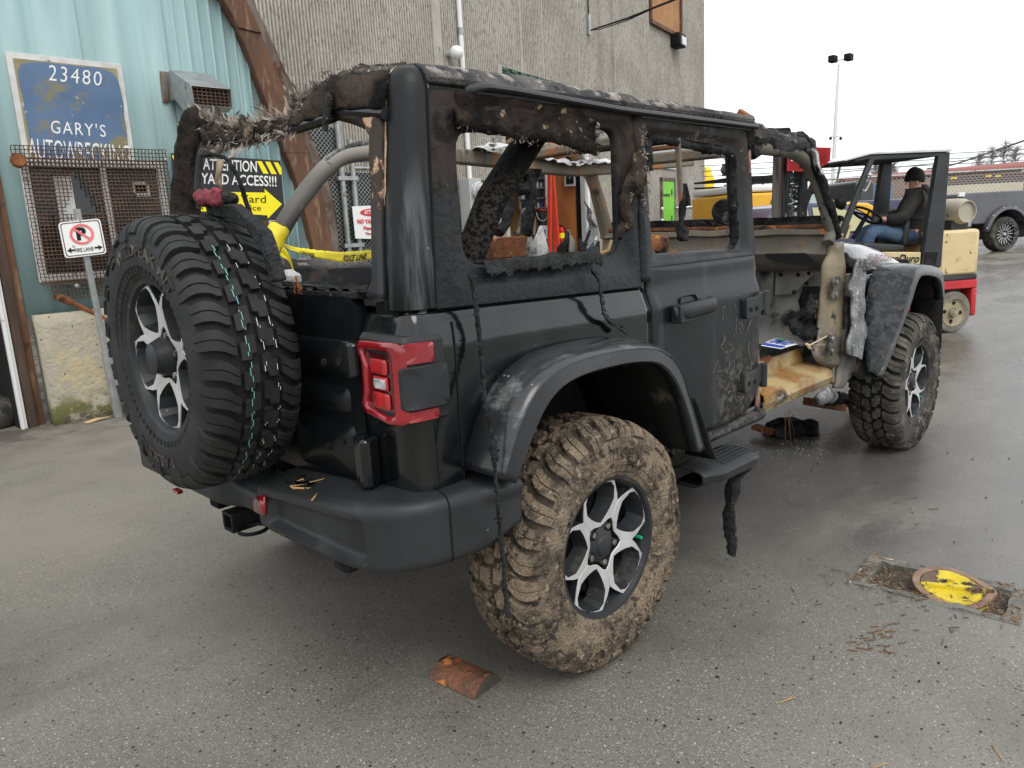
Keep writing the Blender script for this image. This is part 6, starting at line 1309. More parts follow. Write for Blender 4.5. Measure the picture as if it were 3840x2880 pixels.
# lateral crossbars
e1 = on('D', 700, 365, y=-.55); e0 = on('D', 10, 480, x=e1.x)
mb = MB(); mb.bar(e1+(e1-e0)*.2, e0, .05, .04); mb.bar(e0, e0+(e0-e1)*.3, .05, .04); mb.build('roof_crossbar', 'steel_burnt', jeep, bevel=.01)
e1 = on('T', 1180, 440, y=-.55); e0 = on('T', 180, 540, x=e1.x)
mb = MB(); mb.bar(e1+(e1-e0)*.15, e0+(e0-e1)*.35, .06, .05); mb.build('roof_crossbar', 'steel_burnt', jeep, bevel=.01)
mb = MB(); mb.bar(e1+V((0, 0, .05)), e0+V((0, 0, .045))+(e0-e1)*.3, .045, .02); mb.build('roof_crossbar', 'rust', jeep, bevel=.004)
# ash draped over the bars
for t_, pts_, y_, sd in (('S', ((350, 40), (450, 20), (560, 15), (690, 10)), .50, 1), ('S', ((990, 150), (1150, 165), (1300, 200), (1420, 215), (1560, 230), (1700, 190), (1990, 200)), .57, 2)):
    P_ = spline([on(t_, a, b, y=y_) for a, b in pts_], 6); mb = MB(); mb.grid(len(P_), 6, lambda i, j: P_[i]+V((0, -.05+.03*j, .018*math.sin(pi*j/5)-(.03 if j == 0 else 0)*abs(noise.noise(P_[i]*9))))); mb.jitter(.02, 22); mb.build('ash_flake', 'ash', jeep, solid=.004)
# left rear roll bar with holes, wrapped in tape
YB = .55
tb_ = [on('Y', a, b, y=YB) for a, b in ((1060, 1400), (1050, 1180), (1070, 1080), (1160, 880), (1330, 600), (1480, 400), (1640, 215), (1800, 90), (2000, 40), (2300, 20))]
P_ = spline(tb_, 6); mb = MB(); mb.tube(P_, .037, 16); lb_ = mb.build('roll_bar', 'bar_taped', jeep)
for (a, b) in ((1512, 412), (1372, 612), (1680, 168)):
    c = on('Y', a, b, y=YB); dcam = (CP-c).normalized(); mb = MB(); mb.lathe([(.0, -.002), (.006, -.002), (.007, .001), (.012, .001), (.012, -.004)], c+dcam*.037, dcam, 16); mb.build('grommet', 'steel_grey', lb_)
mb = MB(); P2 = [on('Y', a, b, y=YB-.02) for a, b in ((1640, 100), (1760, 0), (1900, -60), (2100, -110))]; P3 = [on('Y', a, b, y=YB-.02) for a, b in ((1680, 140), (1800, 30), (1960, -20), (2120, -60))]; mb.grid(4, 2, lambda i, j: (P2, P3)[j][i]); mb.build('bent_cover', 'alu_melt', lb_, solid=.006)
# ---- cabin: floor, seat frames, rubble
mb = MB(); mb.box((.75, 0, .60), (2.7, 1.5, .03)); fo_ = mb.build('floor_pan', 'char', jeep)
mb = MB(); mb.box((-.05, .0, .95), (1.0, 1.5, .03)); mb.box((-.55, 0, .98), (.02, 1.4, .5)); mb.build('cargo_floor', 'char', jeep)
mb = MB(); mb.grid(40, 24, lambda i, j: V((lerp(-.62, .55, i/39), lerp(-.72, .72, j/23), 1.08+.07*noise.noise(V((i*.23, j*.23, 1)))+.06*noise.noise(V((i*.6, j*.6, 4)))+rollz(lerp(-.72, .72, j/23))*.6))); mb.build('burnt_cargo', 'char', jeep, sharp=20)
a = on('S', 470, 1135, y=-.15); b = on('S', 915, 1370, y=-.15); mb = MB(); mb.box((a+b)/2+V((0, .15, 0)), (b.x-a.x, .3, a.z-b.z)); mb.build('seat_frame_box', 'rust', jeep, bevel=.006)
for pts_ in (((770, 1085), (820, 1060), (850, 900), (880, 800), (960, 795), (990, 870), (1000, 1000), (985, 1100)),):
    mb = MB(); mb.tube(spline([on('S', a, b, y=-.05) for a, b in pts_], 5), .011, 8); mb.build('headrest_hoop', 'steel_grey', jeep)
for i_, pts_ in enumerate((((1010, 290), (985, 500), (960, 760), (930, 960), (910, 1100)), ((700, 650), (670, 850), (640, 980), (560, 1080)), ((860, 330), (930, 420), (880, 520), (780, 540)))):
    P_ = spline([on('S', a, b, y=-.1) for a, b in pts_], 5); mb = MB(); mb.tube(P_, [.022*(1+.5*noise.noise(p*20)) for p in P_], 8); mb.jitter(.012, 22); mb.build('charred_frame', 'char', jeep)
rg = random.Random(5)
for k in range(16):
    a_ = 930+rg.random()*880; c = on('S', a_, 1300+rg.random()*60, y=rg.uniform(-.1, .35)); c.z = min(c.z, 1.36); h_ = rg.uniform(.05, .14); w_ = rg.uniform(.03, .08)
    mb = MB(); mb.add([c+V((-w_, 0, -.1)), c+V((w_, .02, -.1)), c+V((w_*.6+rg.gauss(0, .02), .02, h_*.5)), c+V((rg.gauss(0, .03), 0, h_)), c+V((-w_*.7, -.01, h_*.3))], [(0, 1, 2, 3, 4)]); mb.jitter(.02, 20); mb.build('burnt_scrap', rg.choice(('char', 'alu_melt', 'char', 'steel_grey', 'ash')), jeep, solid=.012)
for pts_ in (((1650, 680), (1690, 900), (1740, 1000), (1700, 1200)), ((1770, 900), (1760, 1050), (1700, 1280))):
    P_ = spline([on('S', a, b, y=.45) for a, b in pts_], 5); mb = MB(); mb.tube(P_, [.010+.035*k/len(P_) for k in range(len(P_))], 6, flat=.3); mb.jitter(.02, 16); mb.build('burnt_scrap', 'alu_melt', jeep)
for (a, b, c_, d) in ((960, 1150, 1140, 1290), (1800, 1200, 1960, 1300)):
    p0 = on('D', a, b, y=-.25); mb = MB(); mb.ball(p0+V((.04, .05, -.03)), .09, 12, (1, .8, .7)); mb.jitter(.03, 12); mb.build('rusty_seat_pad', 'rust', jeep)
# crumbs on tailgate top and rear sill
mb = MB(); mb.grid(60, 6, lambda i, j: V((lerp(-.645, -.52, j/5), lerp(-.66, .35, i/59), 1.278+rollz(lerp(-.66, .35, i/59))*.4+.016*noise.noise(V((i*.5, j*.8, 2)))+.01*noise.noise(V((i*1.7, j*1.9, 5)))))); mb.build('charred_crumbs', 'char', jeep, sharp=10)
mb = MB(); c = on('Y', 1265, 1370, x=-.58); mb.ball(c, .032, 10, (1, 1.4, .9)); mb.jitter(.012, 40); mb.build('ash_lump', 'ash', jeep)
mb = MB(); c = on('Y', 1370, 1440, x=-.64); 
for k in range(7): mb.tube([c+V((0, random.gauss(0, .015), random.gauss(0, .012))), c+V((-.01, random.gauss(0, .02), random.gauss(-.01, .015))), c+V((-.005, -.02+random.gauss(0, .012), -.05+random.gauss(0, .015)))], .004, 5)
mb.build('wire_knot', 'rust', jeep)
# far (left) belt rail seen through the rear window: pale burnt ledge
mb = MB(); a = on('Y', 1130, 1210, y=.70); b = on('Y', 2140, 1190, y=.70); mb.grid(20, 4, lambda i, j: lerp(a, b, i/19)+V((0, .03*j, [-.03, .0, .018, .02][j]))+noise.noise_vector(V((i*.7, j, 3)))*.008); mb.build('burnt_ledge', 'burnt_roof', jeep, solid=.02)
mb = MB(); mb.grid(2, 2, lambda i, j: lerp(a, b, i)+V((0, .0, -.03-.3*j))); mb.build('inner_panel', 'plastic_dark', jeep, solid=.01)
# ================================================================ SUV front end, burnt to bare steel
ap = strip2('hinge_pillar', [on('F', a, b, y=-.735) for a, b in ((765, 20), (745, 100), (700, 180), (690, 350), (672, 520), (665, 640), (660, 730))], [on('F', a, b, y=-.79) for a, b in ((832, 10), (835, 110), (840, 220), (838, 380), (835, 520), (825, 660), (808, 790))], 'pillar', jeep)
strip2('kick_panel', [on('F', a, b, y=-.72) for a, b in ((640, 720), (640, 790), (690, 850), (760, 900), (770, 960))], [on('F', a, b, y=-.79) for a, b in ((740, 700), (790, 760), (800, 830), (800, 900), (785, 985))], 'pillar', jeep, jit=.012)
strip2('inner_fender', [on('F', a, b, y=-.78) for a, b in ((842, 380), (850, 500), (840, 640), (820, 760), (800, 900), (775, 1025))], [on('F', a, b, y=-.74) for a, b in ((890, 380), (900, 520), (905, 660), (930, 780), (935, 860), (830, 1000))], 'steel_grey', jeep, jit=.01)
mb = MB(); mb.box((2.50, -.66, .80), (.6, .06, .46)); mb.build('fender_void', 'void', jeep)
for (x0_, y0_) in ((765, 330), (735, 720)):
    c0 = on('F', x0_+30, y0_, y=-.80); mb = MB(); a = rpoly([(-.05, -.055), (.03, -.055), (.06, -.022), (.13, -.022), (.13, .03), (.06, .03), (.03, .055), (-.05, .055)], .012, 4, 1); mb.prism(a, c0, (1, 0, 0), (0, 0, 1), .012); mb.tube([c0+V((.125, -.012, -.05)), c0+V((.125, -.012, .06))], .02, 10); h = mb.build('door_hinge', 'steel_grey', ap, bevel=.003)
    for dz in (-.03, .03): mb = MB(); mb.lathe([(.014, 0), (.014, .010), (.008, .012), (0, .012)], c0+V((-.02, -.012, dz)), (0, -1, 0), 6); mb.build('bolt', 'lug', h)
# melted remains of the front door hanging on the hinges
strip2('melted_door_skin', [on('F', a, b, y=-.86) for a, b in ((945, 130), (905, 240), (890, 330), (905, 430), (895, 540), (890, 640), (870, 710), (868, 780), (905, 810))], [on('F', a, b, y=-.83) for a, b in ((955, 128), (985, 240), (995, 330), (998, 430), (985, 540), (995, 640), (990, 700), (985, 760), (975, 812))], 'alu_melt', jeep, n=7, thick=.012, nj=9, jit=.016, js=11, bulge=.012)
mb = MB(); P_ = [on('F', a, b, y=-.84) for a, b in ((945, 130), (1030, 125), (1085, 190), (1080, 215), (1040, 200), (985, 205), (955, 170))]; mb.add(P_, [list(range(7))]); mb.jitter(.02, 20); mb.build('melted_door_skin', 'alu_melt', jeep, solid=.01)
strip2('melted_door_skin', [on('F', a, b, y=-.82) for a, b in ((640, 1090), (690, 1060), (740, 1030), (775, 1030))], [on('F', a, b, y=-.80) for a, b in ((650, 1125), (700, 1110), (745, 1115), (785, 1085))], 'alu_melt', jeep, jit=.012)
# windscreen surround and front roof bar
fb = [on('E', a, b, y=y_) for a, b, y_ in ((745, 1130, -.74), (762, 1050, -.735), (742, 950, -.73), (702, 800, -.71), (650, 660, -.69), (590, 565, -.68), (510, 505, -.675), (400, 480, -.67), (250, 462, -.67))]
P_ = spline(fb, 6); mb = MB(); mb.tube(P_, [lerp(.029, .033, k/len(P_)) for k in range(len(P_))], 12); wf = mb.build('windscreen_bar', 'bar_dull', jeep)
for (a, b) in ((600, 690), (640, 780), (690, 890), (560, 600), (720, 960)):
    c = on('E', a, b, y=-.735); dcam = (CP-c).normalized(); mb = MB(); mb.lathe([(.0, .0), (.008, .0)], c+dcam*.03, dcam, 8); mb.build('bolt_hole', 'void', wf)
ob = [on('E', a-26, b+4, y=y_) for a, b, y_ in ((835, 1090, -.76), (822, 1000, -.76), (795, 890, -.755), (745, 730, -.74), (695, 610, -.725), (655, 490, -.71), (620, 425, -.70), (565, 395, -.69), (480, 392, -.68))]
P_ = spline(ob, 6); mb = MB(); mb.tube(P_, [.022*(1+.12*noise.noise(p*12)) for p in P_], 10); mb.jitter(.005, 30); mb.build('windscreen_frame', 'char', jeep)
P_ = spline([on('E', a, b, y=-.68) for a, b in ((215, 345), (290, 395), (400, 430), (520, 440), (610, 470))], 6); mb = MB(); mb.tube(P_, [.038*(1+.2*noise.noise(p*10)) for p in P_], 12); mb.jitter(.018, 26); bl_ = mb.build('burnt_liner_roll', 'burnt_roof', jeep)
P_ = spline([on('E', a, b, y=-.66) for a, b in ((300, 385), (400, 395), (500, 400), (590, 420), (620, 470))], 6); mb = MB(); mb.tube(P_, [.028*(1+.3*noise.noise(p*14)) for p in P_], 10); mb.jitter(.02, 26); mb.build('burnt_liner_roll', 'char', jeep)
strip2('molten_drip', [on('E', a, b, y=-.76) for a, b in ((600, 480), (640, 500), (655, 560), (665, 620), (690, 650))], [on('E', a, b, y=-.76) for a, b in ((630, 470), (660, 500), (668, 560), (675, 610), (702, 658))], 'ash', jeep, thick=.008, nj=4, jit=.006)
mb = MB(); P_ = [on('E', a, b, y=-.70) for a, b in ((235, 340), (240, 470), (270, 480), (285, 520), (240, 550))]; mb.add(P_, [list(range(5))]); mb.build('burnt_lining', 'char', jeep, solid=.04)
# far windscreen frame side
mb = MB(); mb.tube([V((2.12, .70, 1.36)), V((1.95, .66, 1.70)), V((1.75, .64, 1.86)), V((1.2, .62, 1.87))], .035, 10); mb.build('windscreen_bar', 'steel_burnt', jeep)
mb = MB(); mb.tube([V((1.78, -.66, 1.80)), V((1.80, 0, 1.86)), V((1.78, .66, 1.87))], .03, 10); mb.build('windscreen_header', 'char', jeep)
# dashboard beam, cowl and firewall
def dsh(mb, x, z0, z1, dx, mt, nm, n=30, jit=.006):
    mb = MB(); mb.grid(n, 4, lambda i, j: (lambda y: V((x+[0, .0, dx, dx][j], y, [z0, z1, z1, z0][j]+rollz(y)*.55-.02)))(lerp(-.72, .72, i/(n-1))), closev=True); mb.jitter(jit, 9); return mb.build(nm, mt, jeep)
dsh(None, 2.16, 1.385, 1.43, .12, 'char', 'cowl'); dsh(None, 2.10, 1.372, 1.388, .10, 'rust', 'cowl_flange', jit=.004)
mb = MB()
dp = [(2.13, 1.372), (2.09, 1.362), (2.085, 1.335), (2.11, 1.325), (2.105, 1.27), (2.09, 1.235), (2.12, 1.20), (2.14, 1.14)]
mb.grid(40, 8, lambda i, j: (lambda y: V((dp[j][0], y, dp[j][1]+rollz(y)*.5-.015)))(lerp(-.74, .72, i/39))); mb.jitter(.008, 7); da = mb.build('dash_beam', 'steel_burnt', jeep, solid=.01)
mb = MB(); P_ = [on('E', a, b, x=2.085) for a, b in ((310, 1200), (590, 1195), (690, 1290), (560, 1280), (340, 1240))]; mb.add(P_, [list(range(5))]); mb.build('vent_slot', 'void', da)
mb = MB(); mb.grid(30, 18, lambda i, j: V((2.27+.03*noise.noise(V((i*.2, j*.2, 3)))-.12*smooth(5, 0, j), lerp(-.72, .72, i/29), lerp(.60, 1.24, j/17)))); fwl = mb.build('firewall', 'firewall', jeep, solid=.01)
for (q, mt, nm) in ((((290, 195), (380, 200), (365, 440), (290, 445)), 'steel_grey', 'insulation_pad'), (((390, 215), (620, 200), (640, 240), (520, 375), (385, 380)), 'firewall', 'bracket_plate'), (((580, 320), (690, 320), (690, 500), (560, 480), (545, 420)), 'char', 'burnt_opening')):
    mb = MB(); P_ = [on('F', a, b, x=2.225) for a, b in q]; mb.add(P_, [list(range(len(P_)))]); mb.build(nm, mt, fwl, solid=.012, bevel=.003)
for (a, b) in ((420, 240), (540, 240), (615, 230), (510, 360), (600, 300)): mb = MB(); mb.lathe([(0, 0), (.012, 0)], on('F', a, b, x=2.205), (-1, 0, 0), 8); mb.build('bolt_hole', 'void', fwl)
for k in range(3):
    P_ = spline([on('F', 680-20*k, 400+40*k, x=2.05), on('F', 600, 520+20*k, x=2.0), on('F', 520+20*k, 600, x=1.98), on('F', 620+20*k, 650, x=1.95)], 5); mb = MB(); mb.tube(P_, [.035*(1+.4*noise.noise(p*20)) for p in P_], 8); mb.jitter(.03, 20); mb.build('charred_harness', 'char', jeep)
mb = MB(); fuzz(mb, [on('F', a, b, x=2.0) for a, b in ((670, 420), (600, 560), (520, 620))], 160, .07, (0, -.4, -.4), .8, w_=.0015, seed=31); tag(mb.build('burnt_wires', 'steel_burnt', jeep, sharp=180), kind='stuff')
# rubble on the cabin floor
mb = MB(); mb.grid(30, 20, lambda i, j: V((lerp(1.25, 2.25, i/29), lerp(-.64, .2, j/19), .70+.05*noise.noise(V((i*.3, j*.3, 2)))+.03*noise.noise(V((i*.9, j*.9, 5)))))); mb.build('burnt_debris', 'char', jeep, sharp=10)
c = on('F', 430, 810, y=-.50); mb = MB(); mb.ball(c+V((0, .05, -.04)), .17, 18, (1.1, .9, .42)); mb.jitter(.04, 9); mb.build('ash_mound', 'ash', jeep)
c = on('F', 590, 880, y=-.56); mb = MB(); mb.ball(c, .07, 12, (1.3, 1, .6)); mb.jitter(.04, 20); mb.build('burnt_lump', 'char', jeep)
for pts_ in (((280, 850), (310, 830), (335, 815)), ((330, 880), (330, 850), (345, 920))): P_ = [on('F', a, b, y=-.62) for a, b in pts_]; mb = MB(); mb.bar(P_[0], P_[-1], .035, .03); mb.jitter(.01, 20); mb.build('rusty_bracket', 'rust', jeep, bevel=.004)
# latch pillar seen through the door window
mb = MB(); mb.tube([on('T', a, b, y=-.70) for a, b in ((1225, 560), (1245, 760), (1275, 1000), (1285, 1250), (1265, 1660))], .013, 8); lpz = mb.build('latch_pillar', 'steel_burnt', jeep)
for (a, b, r_) in ((1178, 688, .013), (1205, 1350, .015)): 
    c = on('T', a, b, y=-.70); mb = MB(); mb.lathe([(r_*1.5, -.01), (r_*1.5, .0), (r_, .01), (r_*.4, .012), (r_*.35, .02), (0, .02)], c, (CP-c), 16); mb.bar(c, c+V((.05, 0, 0)), .03, .05); mb.build('striker', 'steel_grey', lpz)
mb = MB(); mb.tube([on('T', a, b, y=-.68) for a, b in ((1222, 800), (1230, 1000), (1240, 1150))], .010, 6); mb.build('rusty_rod', 'rust', lpz)
c = on('T', 1165, 1265, y=-.35); mb = MB(); mb.lathe([(0, -.02), (.056, -.02), (.064, 0), (.056, .02), (0, .02)], c, (-.95, -.3, 0), 24); mb.build('burnt_disc', 'char', jeep)
# ---- hood
def hz(x): return interp([(2.42, 1.262), (2.63, 1.268), (2.9, 1.245), (3.2, 1.195), (3.45, 1.135), (3.62, 1.085), (3.70, 1.03)], x)
hy_ = [(-.665, -.135), (-.66, -.08), (-.64, -.035), (-.60, -.008), (-.5, .0), (-.2, .012), (.2, .02), (.5, .02), (.62, .0), (.66, -.1)]
def hdp(i, j): x = lerp(2.46, 3.70, i/24); y, dz = hy_[j]; k = smooth(2.46, 2.7, x); return V((x, y*lerp(.96, 1, k), hz(x)+dz+rollz(y)*.5-.01))
mb = MB(); mb.grid(25, 10, hdp); hd_ = mb.build('hood', 'hood', jeep, solid=.012, sharp=60)
f = quadmap('O', [(600, 490), (905, 475), (880, 395), (590, 365)], y=-.667); mb = MB(); text_on(mb, 'RUBICON', f, .04, 1.1)
surf('decal', (.24, .23, .235), (.45, .2, .2), sc=20, rough=.5); mb.build('decal_lettering', 'decal', hd_, sharp=180)
for k in range(6):
    c = on('O', 200+30*k+10*(k % 2), 470+25*k, y=-.70); mb = MB(); mb.ball(c, .05, 10, (1, 1, .8)); mb.jitter(.035, 24); mb.build('burnt_engine_part', 'char', jeep)
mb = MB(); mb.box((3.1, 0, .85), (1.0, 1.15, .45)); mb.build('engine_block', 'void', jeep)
# ---- front flare / fender
OUT = [(2.30, .565), (2.42, .665), (2.56, .79), (2.68, .91), (2.755, 1.02), (2.80, 1.085), (2.88, 1.105), (3.05, 1.095), (3.22, 1.068), (3.30, 1.045), (3.345, .99), (3.365, .93), (3.37, .872)]
LPF = [(2.335, .55), (2.475, .66), (2.62, .79), (2.74, .90), (2.81, .985), (2.86, 1.03), (2.92, 1.042), (3.05, 1.032), (3.18, 1.01), (3.25, .985), (3.29, .945), (3.315, .90), (3.32, .868)]
INR = [(2.31, -.875, .585), (2.40, -.83, .70), (2.50, -.79, .83), (2.58, -.76, .95), (2.66, -.75, 1.05), (2.74, -.745, 1.10), (2.85, -.74, 1.118), (3.05, -.735, 1.112), (3.22, -.735, 1.088), (3.32, -.74, 1.06), (3.37, -.76, 1.0), (3.39, -.80, .93), (3.39, -.85, .872)]
nO = 48; oo = resamp(OUT, nO); ll = resamp(LPF, nO); ii = spline(INR, 4); ii = [ii[round(k*(len(ii)-1)/(nO-1))] for k in range(nO)]
def ffl(i, j):
    o_, l_, n_ = oo[i], ll[i], ii[i]; a = V((o_.x, -.938, o_.y)); 
    return [n_, lerp(n_, a, .3)+V((0, 0, .004)), lerp(n_, a, .6)+V((0, 0, .006)), lerp(n_, a, .88)+V((0, 0, .003)), a, V((lerp(o_.x, l_.x, .18), -.944, lerp(o_.y, l_.y, .18))), V((lerp(o_.x, l_.x, .9), -.946, lerp(o_.y, l_.y, .9))), V((l_.x, -.935, l_.y)), V((l_.x, -.90, l_.y))][j]
mb = MB()
for seg, mi in (((0, 22), 0), ((21, nO), 1)):
    pass
mb.grid(nO, 9, ffl)
for k in range(len(mb.f)):
    i, j = divmod(k, 8); mb.mi[k] = 1 if (i < 22 and j < 4) else 0
ff_ = mb.build('front_flare', ['flare', 'fender_burnt'], jeep, solid=.006, sharp=36)
mb = MB(); mb.grid(nO, 4, lambda i, j: V((lerp(oo[i].x, ll[i].x, .5), lerp(-.91, -.52, j/3), lerp(oo[i].y, ll[i].y, .5)))); mb.build('wheel_arch_liner', 'liner', ff_, solid=.005)
mb = MB(); mb.grid(6, 4, lambda i, j: V((3.40+.01*i/5, lerp(-.93, -.74, j/3), lerp(.90, .55, i/5)))); mb.build('mud_flap', 'plastic_dark', ff_, solid=.008)
mb = MB(); mb.box((2.95, -.70, 1.02), (.75, .09, .10)); mb.build('fender_top', 'paint', jeep, bevel=.02)
mb = MB(); mb.box((2.9, .72, .95), (.95, .4, .3)); mb.build('fender_top', 'char', jeep, bevel=.03)
mb = MB(); mb.box((3.62, 0, .92), (.06, 1.3, .36)); mb.build('grille', 'char', jeep, bevel=.02); mb = MB(); mb.box((3.78, 0, .62), (.2, 1.6, .18)); mb.build('front_bumper', 'char', jeep, bevel=.03)
# ---- underbody
mb = MB()
for y in (-.44, .44): mb.box((1.4, y, .50), (4.2, .08, .12))
for x in (-.35, .5, 1.3, 2.2, 3.3): mb.box((x, 0, .49), (.08, .88, .08))
ub = mb.build('chassis_frame', 'char', jeep, bevel=.01)
for x in (0, 3.008): mb = MB(); mb.tube([V((x, -.70, .405)), V((x, .70, .405))], .042, 12); mb.ball((x, .05 if x == 0 else .25, .405), .13, 14); mb.build('axle', 'plastic_dark', ub)
mb = MB(); mb.tube([V((.12, .05, .42)), V((1.6, .1, .50))], .035, 10); mb.build('drive_shaft', 'rust', ub)
mb = MB(); mb.lathe([(0, -.3), (.11, -.3), (.12, -.25), (.12, .25), (.11, .3), (0, .3)], (-.42, -.15, .50), (0, 1, 0), 16); mb.build('muffler', 'plastic_dark', ub)
mb = MB(); mb.tube([V((0, -.55, .40)), V((.75, -.48, .50))], .028, 8); mb.tube([V((3.0, -.55, .40)), V((2.2, -.48, .50))], .028, 8); mb.build('control_arm', 'rust', ub)
for sx_ in (-.02, 3.06):
    mb = MB(); mb.tube([V((sx_, -.55, .40)), V((sx_-.05, -.5, .75))], .03, 10); mb.build('shock_absorber', 'plastic_dark', ub)
P_ = [on('F', a, b, y=-.35) for a, b in ((600, 1115), (720, 1130), (850, 1160))]; mb = MB(); mb.bar(P_[0], P_[2], .05, .05); mb.build('skid_bar', 'rust', ub)
P_ = spline([on('F', a, b, y=-.35) for a, b in ((700, 1110), (790, 1090), (880, 1110), (940, 1110), (945, 1190))], 5); mb = MB(); mb.tube(P_, [.045*(1+.3*noise.noise(p*15)) for p in P_], 8); mb.jitter(.03, 18); mb.build('burnt_hose', 'char', ub)
mb = MB(); mb.tube([on('F', 935, 930, y=-.5), on('F', 930, 1090, y=-.5)], .02, 8); mb.build('sway_link', 'plastic_dark', ub)
# hair-thin burnt wires hanging below the sill
surf('copper_wire', (.11, .05, .035), rough=.7)
mb = MB(); rg = random.Random(8)
for k in range(6):
    a = on('F', 470+rg.gauss(0, 18), 1190, y=-.80); b = V((a.x+rg.gauss(0, .03), a.y+rg.gauss(0, .02), rg.uniform(.22, .42))); mb.tube([a, a.lerp(b, .5)+V((rg.gauss(0, .012), 0, 0)), b], .0007, 4)
tag(mb.build('hanging_wires', 'copper_wire', jeep, sharp=180), kind='stuff')
mb = MB(); mb.tube(spline([on('F', a, b, y=-.815) for a, b in ((400, 1030), (440, 1060), (500, 1100), (470, 1170), (520, 1220))], 5), .0018, 4); mb.build('hanging_wire', 'copper_wire', jeep)
# ================================================================ forklift and driver
surf('cream', (.62, .50, .27), (.56, .45, .24), sc=3, rough=.5, layers=[dict(c=(.10, .04, .02), sc=7, lo=.63, hi=.66, r=.8), dict(c=(.42, .33, .18), sc=9, lo=.58, hi=.7, a=.6)])
surf('fork_red', (.55, .03, .035), (.45, .025, .03), sc=4, rough=.5, layers=[dict(c=(.06, .03, .02), sc=6, lo=.62, hi=.68, r=.8), dict(c=(.45, .25, .2), sc=14, lo=.64, hi=.7)])
surf('fork_black', (.022, .024, .028), (.035, .037, .04), sc=4, rough=.5, layers=[dict(c=(.5, .5, .48), sc=11, lo=.70, hi=.72), dict(c=(.10, .09, .07), sc=5, lo=.6, hi=.75, a=.5)])
surf('wheel_cream', (.36, .31, .20), (.27, .23, .15), sc=9, rough=.8, layers=[dict(c=(.12, .10, .08), sc=8, lo=.58, hi=.66)])
surf('tyre_dusty', (.20, .185, .15), (.13, .12, .10), sc=7, rough=.95)
surf('lp_tank', (.44, .40, .31), (.36, .33, .27), sc=4, rough=.55, metal=.15, layers=[dict(c=(.17, .09, .04), sc=9, lo=.62, hi=.7), dict(c=(.5, .49, .45), sc=6, lo=.56, hi=.7)])
surf('plexi', (.62, .63, .61), (.5, .51, .5), sc=5, rough=.4)
FW = onG('E', 1610, 1745); ff = V((-.84, .54, 0)).normalized(); lf = V((.54, .84, 0)).normalized(); FO = FW.copy(); G0 = FO.z
def fp(t, a, b, d=0): return onplane(t, a, b, lf, lf.dot(FO)+d)      # d metres behind the near side of the truck
def fsz(p): return (p-FO).dot(ff), p.z
def FPt(s_, d, z): return FO+ff*s_+lf*d+V((0, 0, z-FO.z))
fk = thing('forklift', 'cream, red and black forklift with overhead guard and gas tank', 'forklift', FO+lf*.5)
def side_prism(poly, d0, d1, nm, mt, par=None, bev=.01, t='E'):
    A_ = [fp(t, a, b, 0)+lf*d0 for a, b in poly]; k = len(A_); mb = MB(); w_ = lf*(d1-d0)
    mb.add(A_+[p+w_ for p in A_], [list(range(k))[::-1], list(range(k, 2*k))]+[(i, (i+1) % k, k+(i+1) % k, k+i) for i in range(k)]); return mb.build(nm, mt, par or fk, bevel=bev)
WDT = .98
# counterweight with chamfered rear corners
s0, zt_ = fsz(fp('E', 1535, 1045)); s1, _ = fsz(fp('E', 1795, 1040)); _, zb_ = fsz(fp('E', 1535, 1358))
def plan(poly, z0, z1, nm, mt, bev=.015, par=None): mb = MB(); A_ = [FPt(s_, d, z0) for s_, d in poly]; k = len(A_); mb.add(A_+[p+V((0, 0, z1-z0)) for p in A_], [list(range(k))[::-1], list(range(k, 2*k))]+[(i, (i+1) % k, k+(i+1) % k, k+i) for i in range(k)]); return mb.build(nm, mt, par or fk, bevel=bev)
cwp = [(s0, .0), (s1, .0), (s1-.16, .20), (s1-.18, WDT-.2), (s1, WDT), (s0, WDT)]
cw_ = plan(cwp, zb_, zt_, 'counterweight', 'cream', .03)
plan([(a, b) if b > .01 else (a, b-.006) for a, b in cwp], zb_-.055, zb_-.002, 'base_band', 'fork_black', .01)
_, zr = fsz(fp('E', 1600, 1448))
plan([(s0+.35, -.004), (s1-.01, -.004), (s1-.16, .2), (s1-.17, WDT-.2), (s1, WDT), (s0+.35, WDT)], zr, zb_-.058, 'red_frame', 'fork_red', .01)
# rear skirt
sk0, _ = fsz(fp('E', 1752, 1500)); _, zk = fsz(fp('E', 1800, 1625))
plan([(sk0+.02, .0), (s1-.02, .0), (s1-.16, .2), (s1-.17, WDT-.2), (s1-.02, WDT), (sk0, WDT)], zk, zr-.002, 'red_skirt', 'fork_red', .02)
side_prism([(1385, 1500), (1470, 1510), (1410, 1600), (1200, 1595), (1200, 1500)], -.01, .1, 'red_step_panel', 'fork_red')
plan([(sk0+.05, .12), (s0+1.35, .12), (s0+1.35, WDT-.12), (sk0+.05, WDT-.12)], .12+G0, zr, 'chassis', 'fork_black', .02)
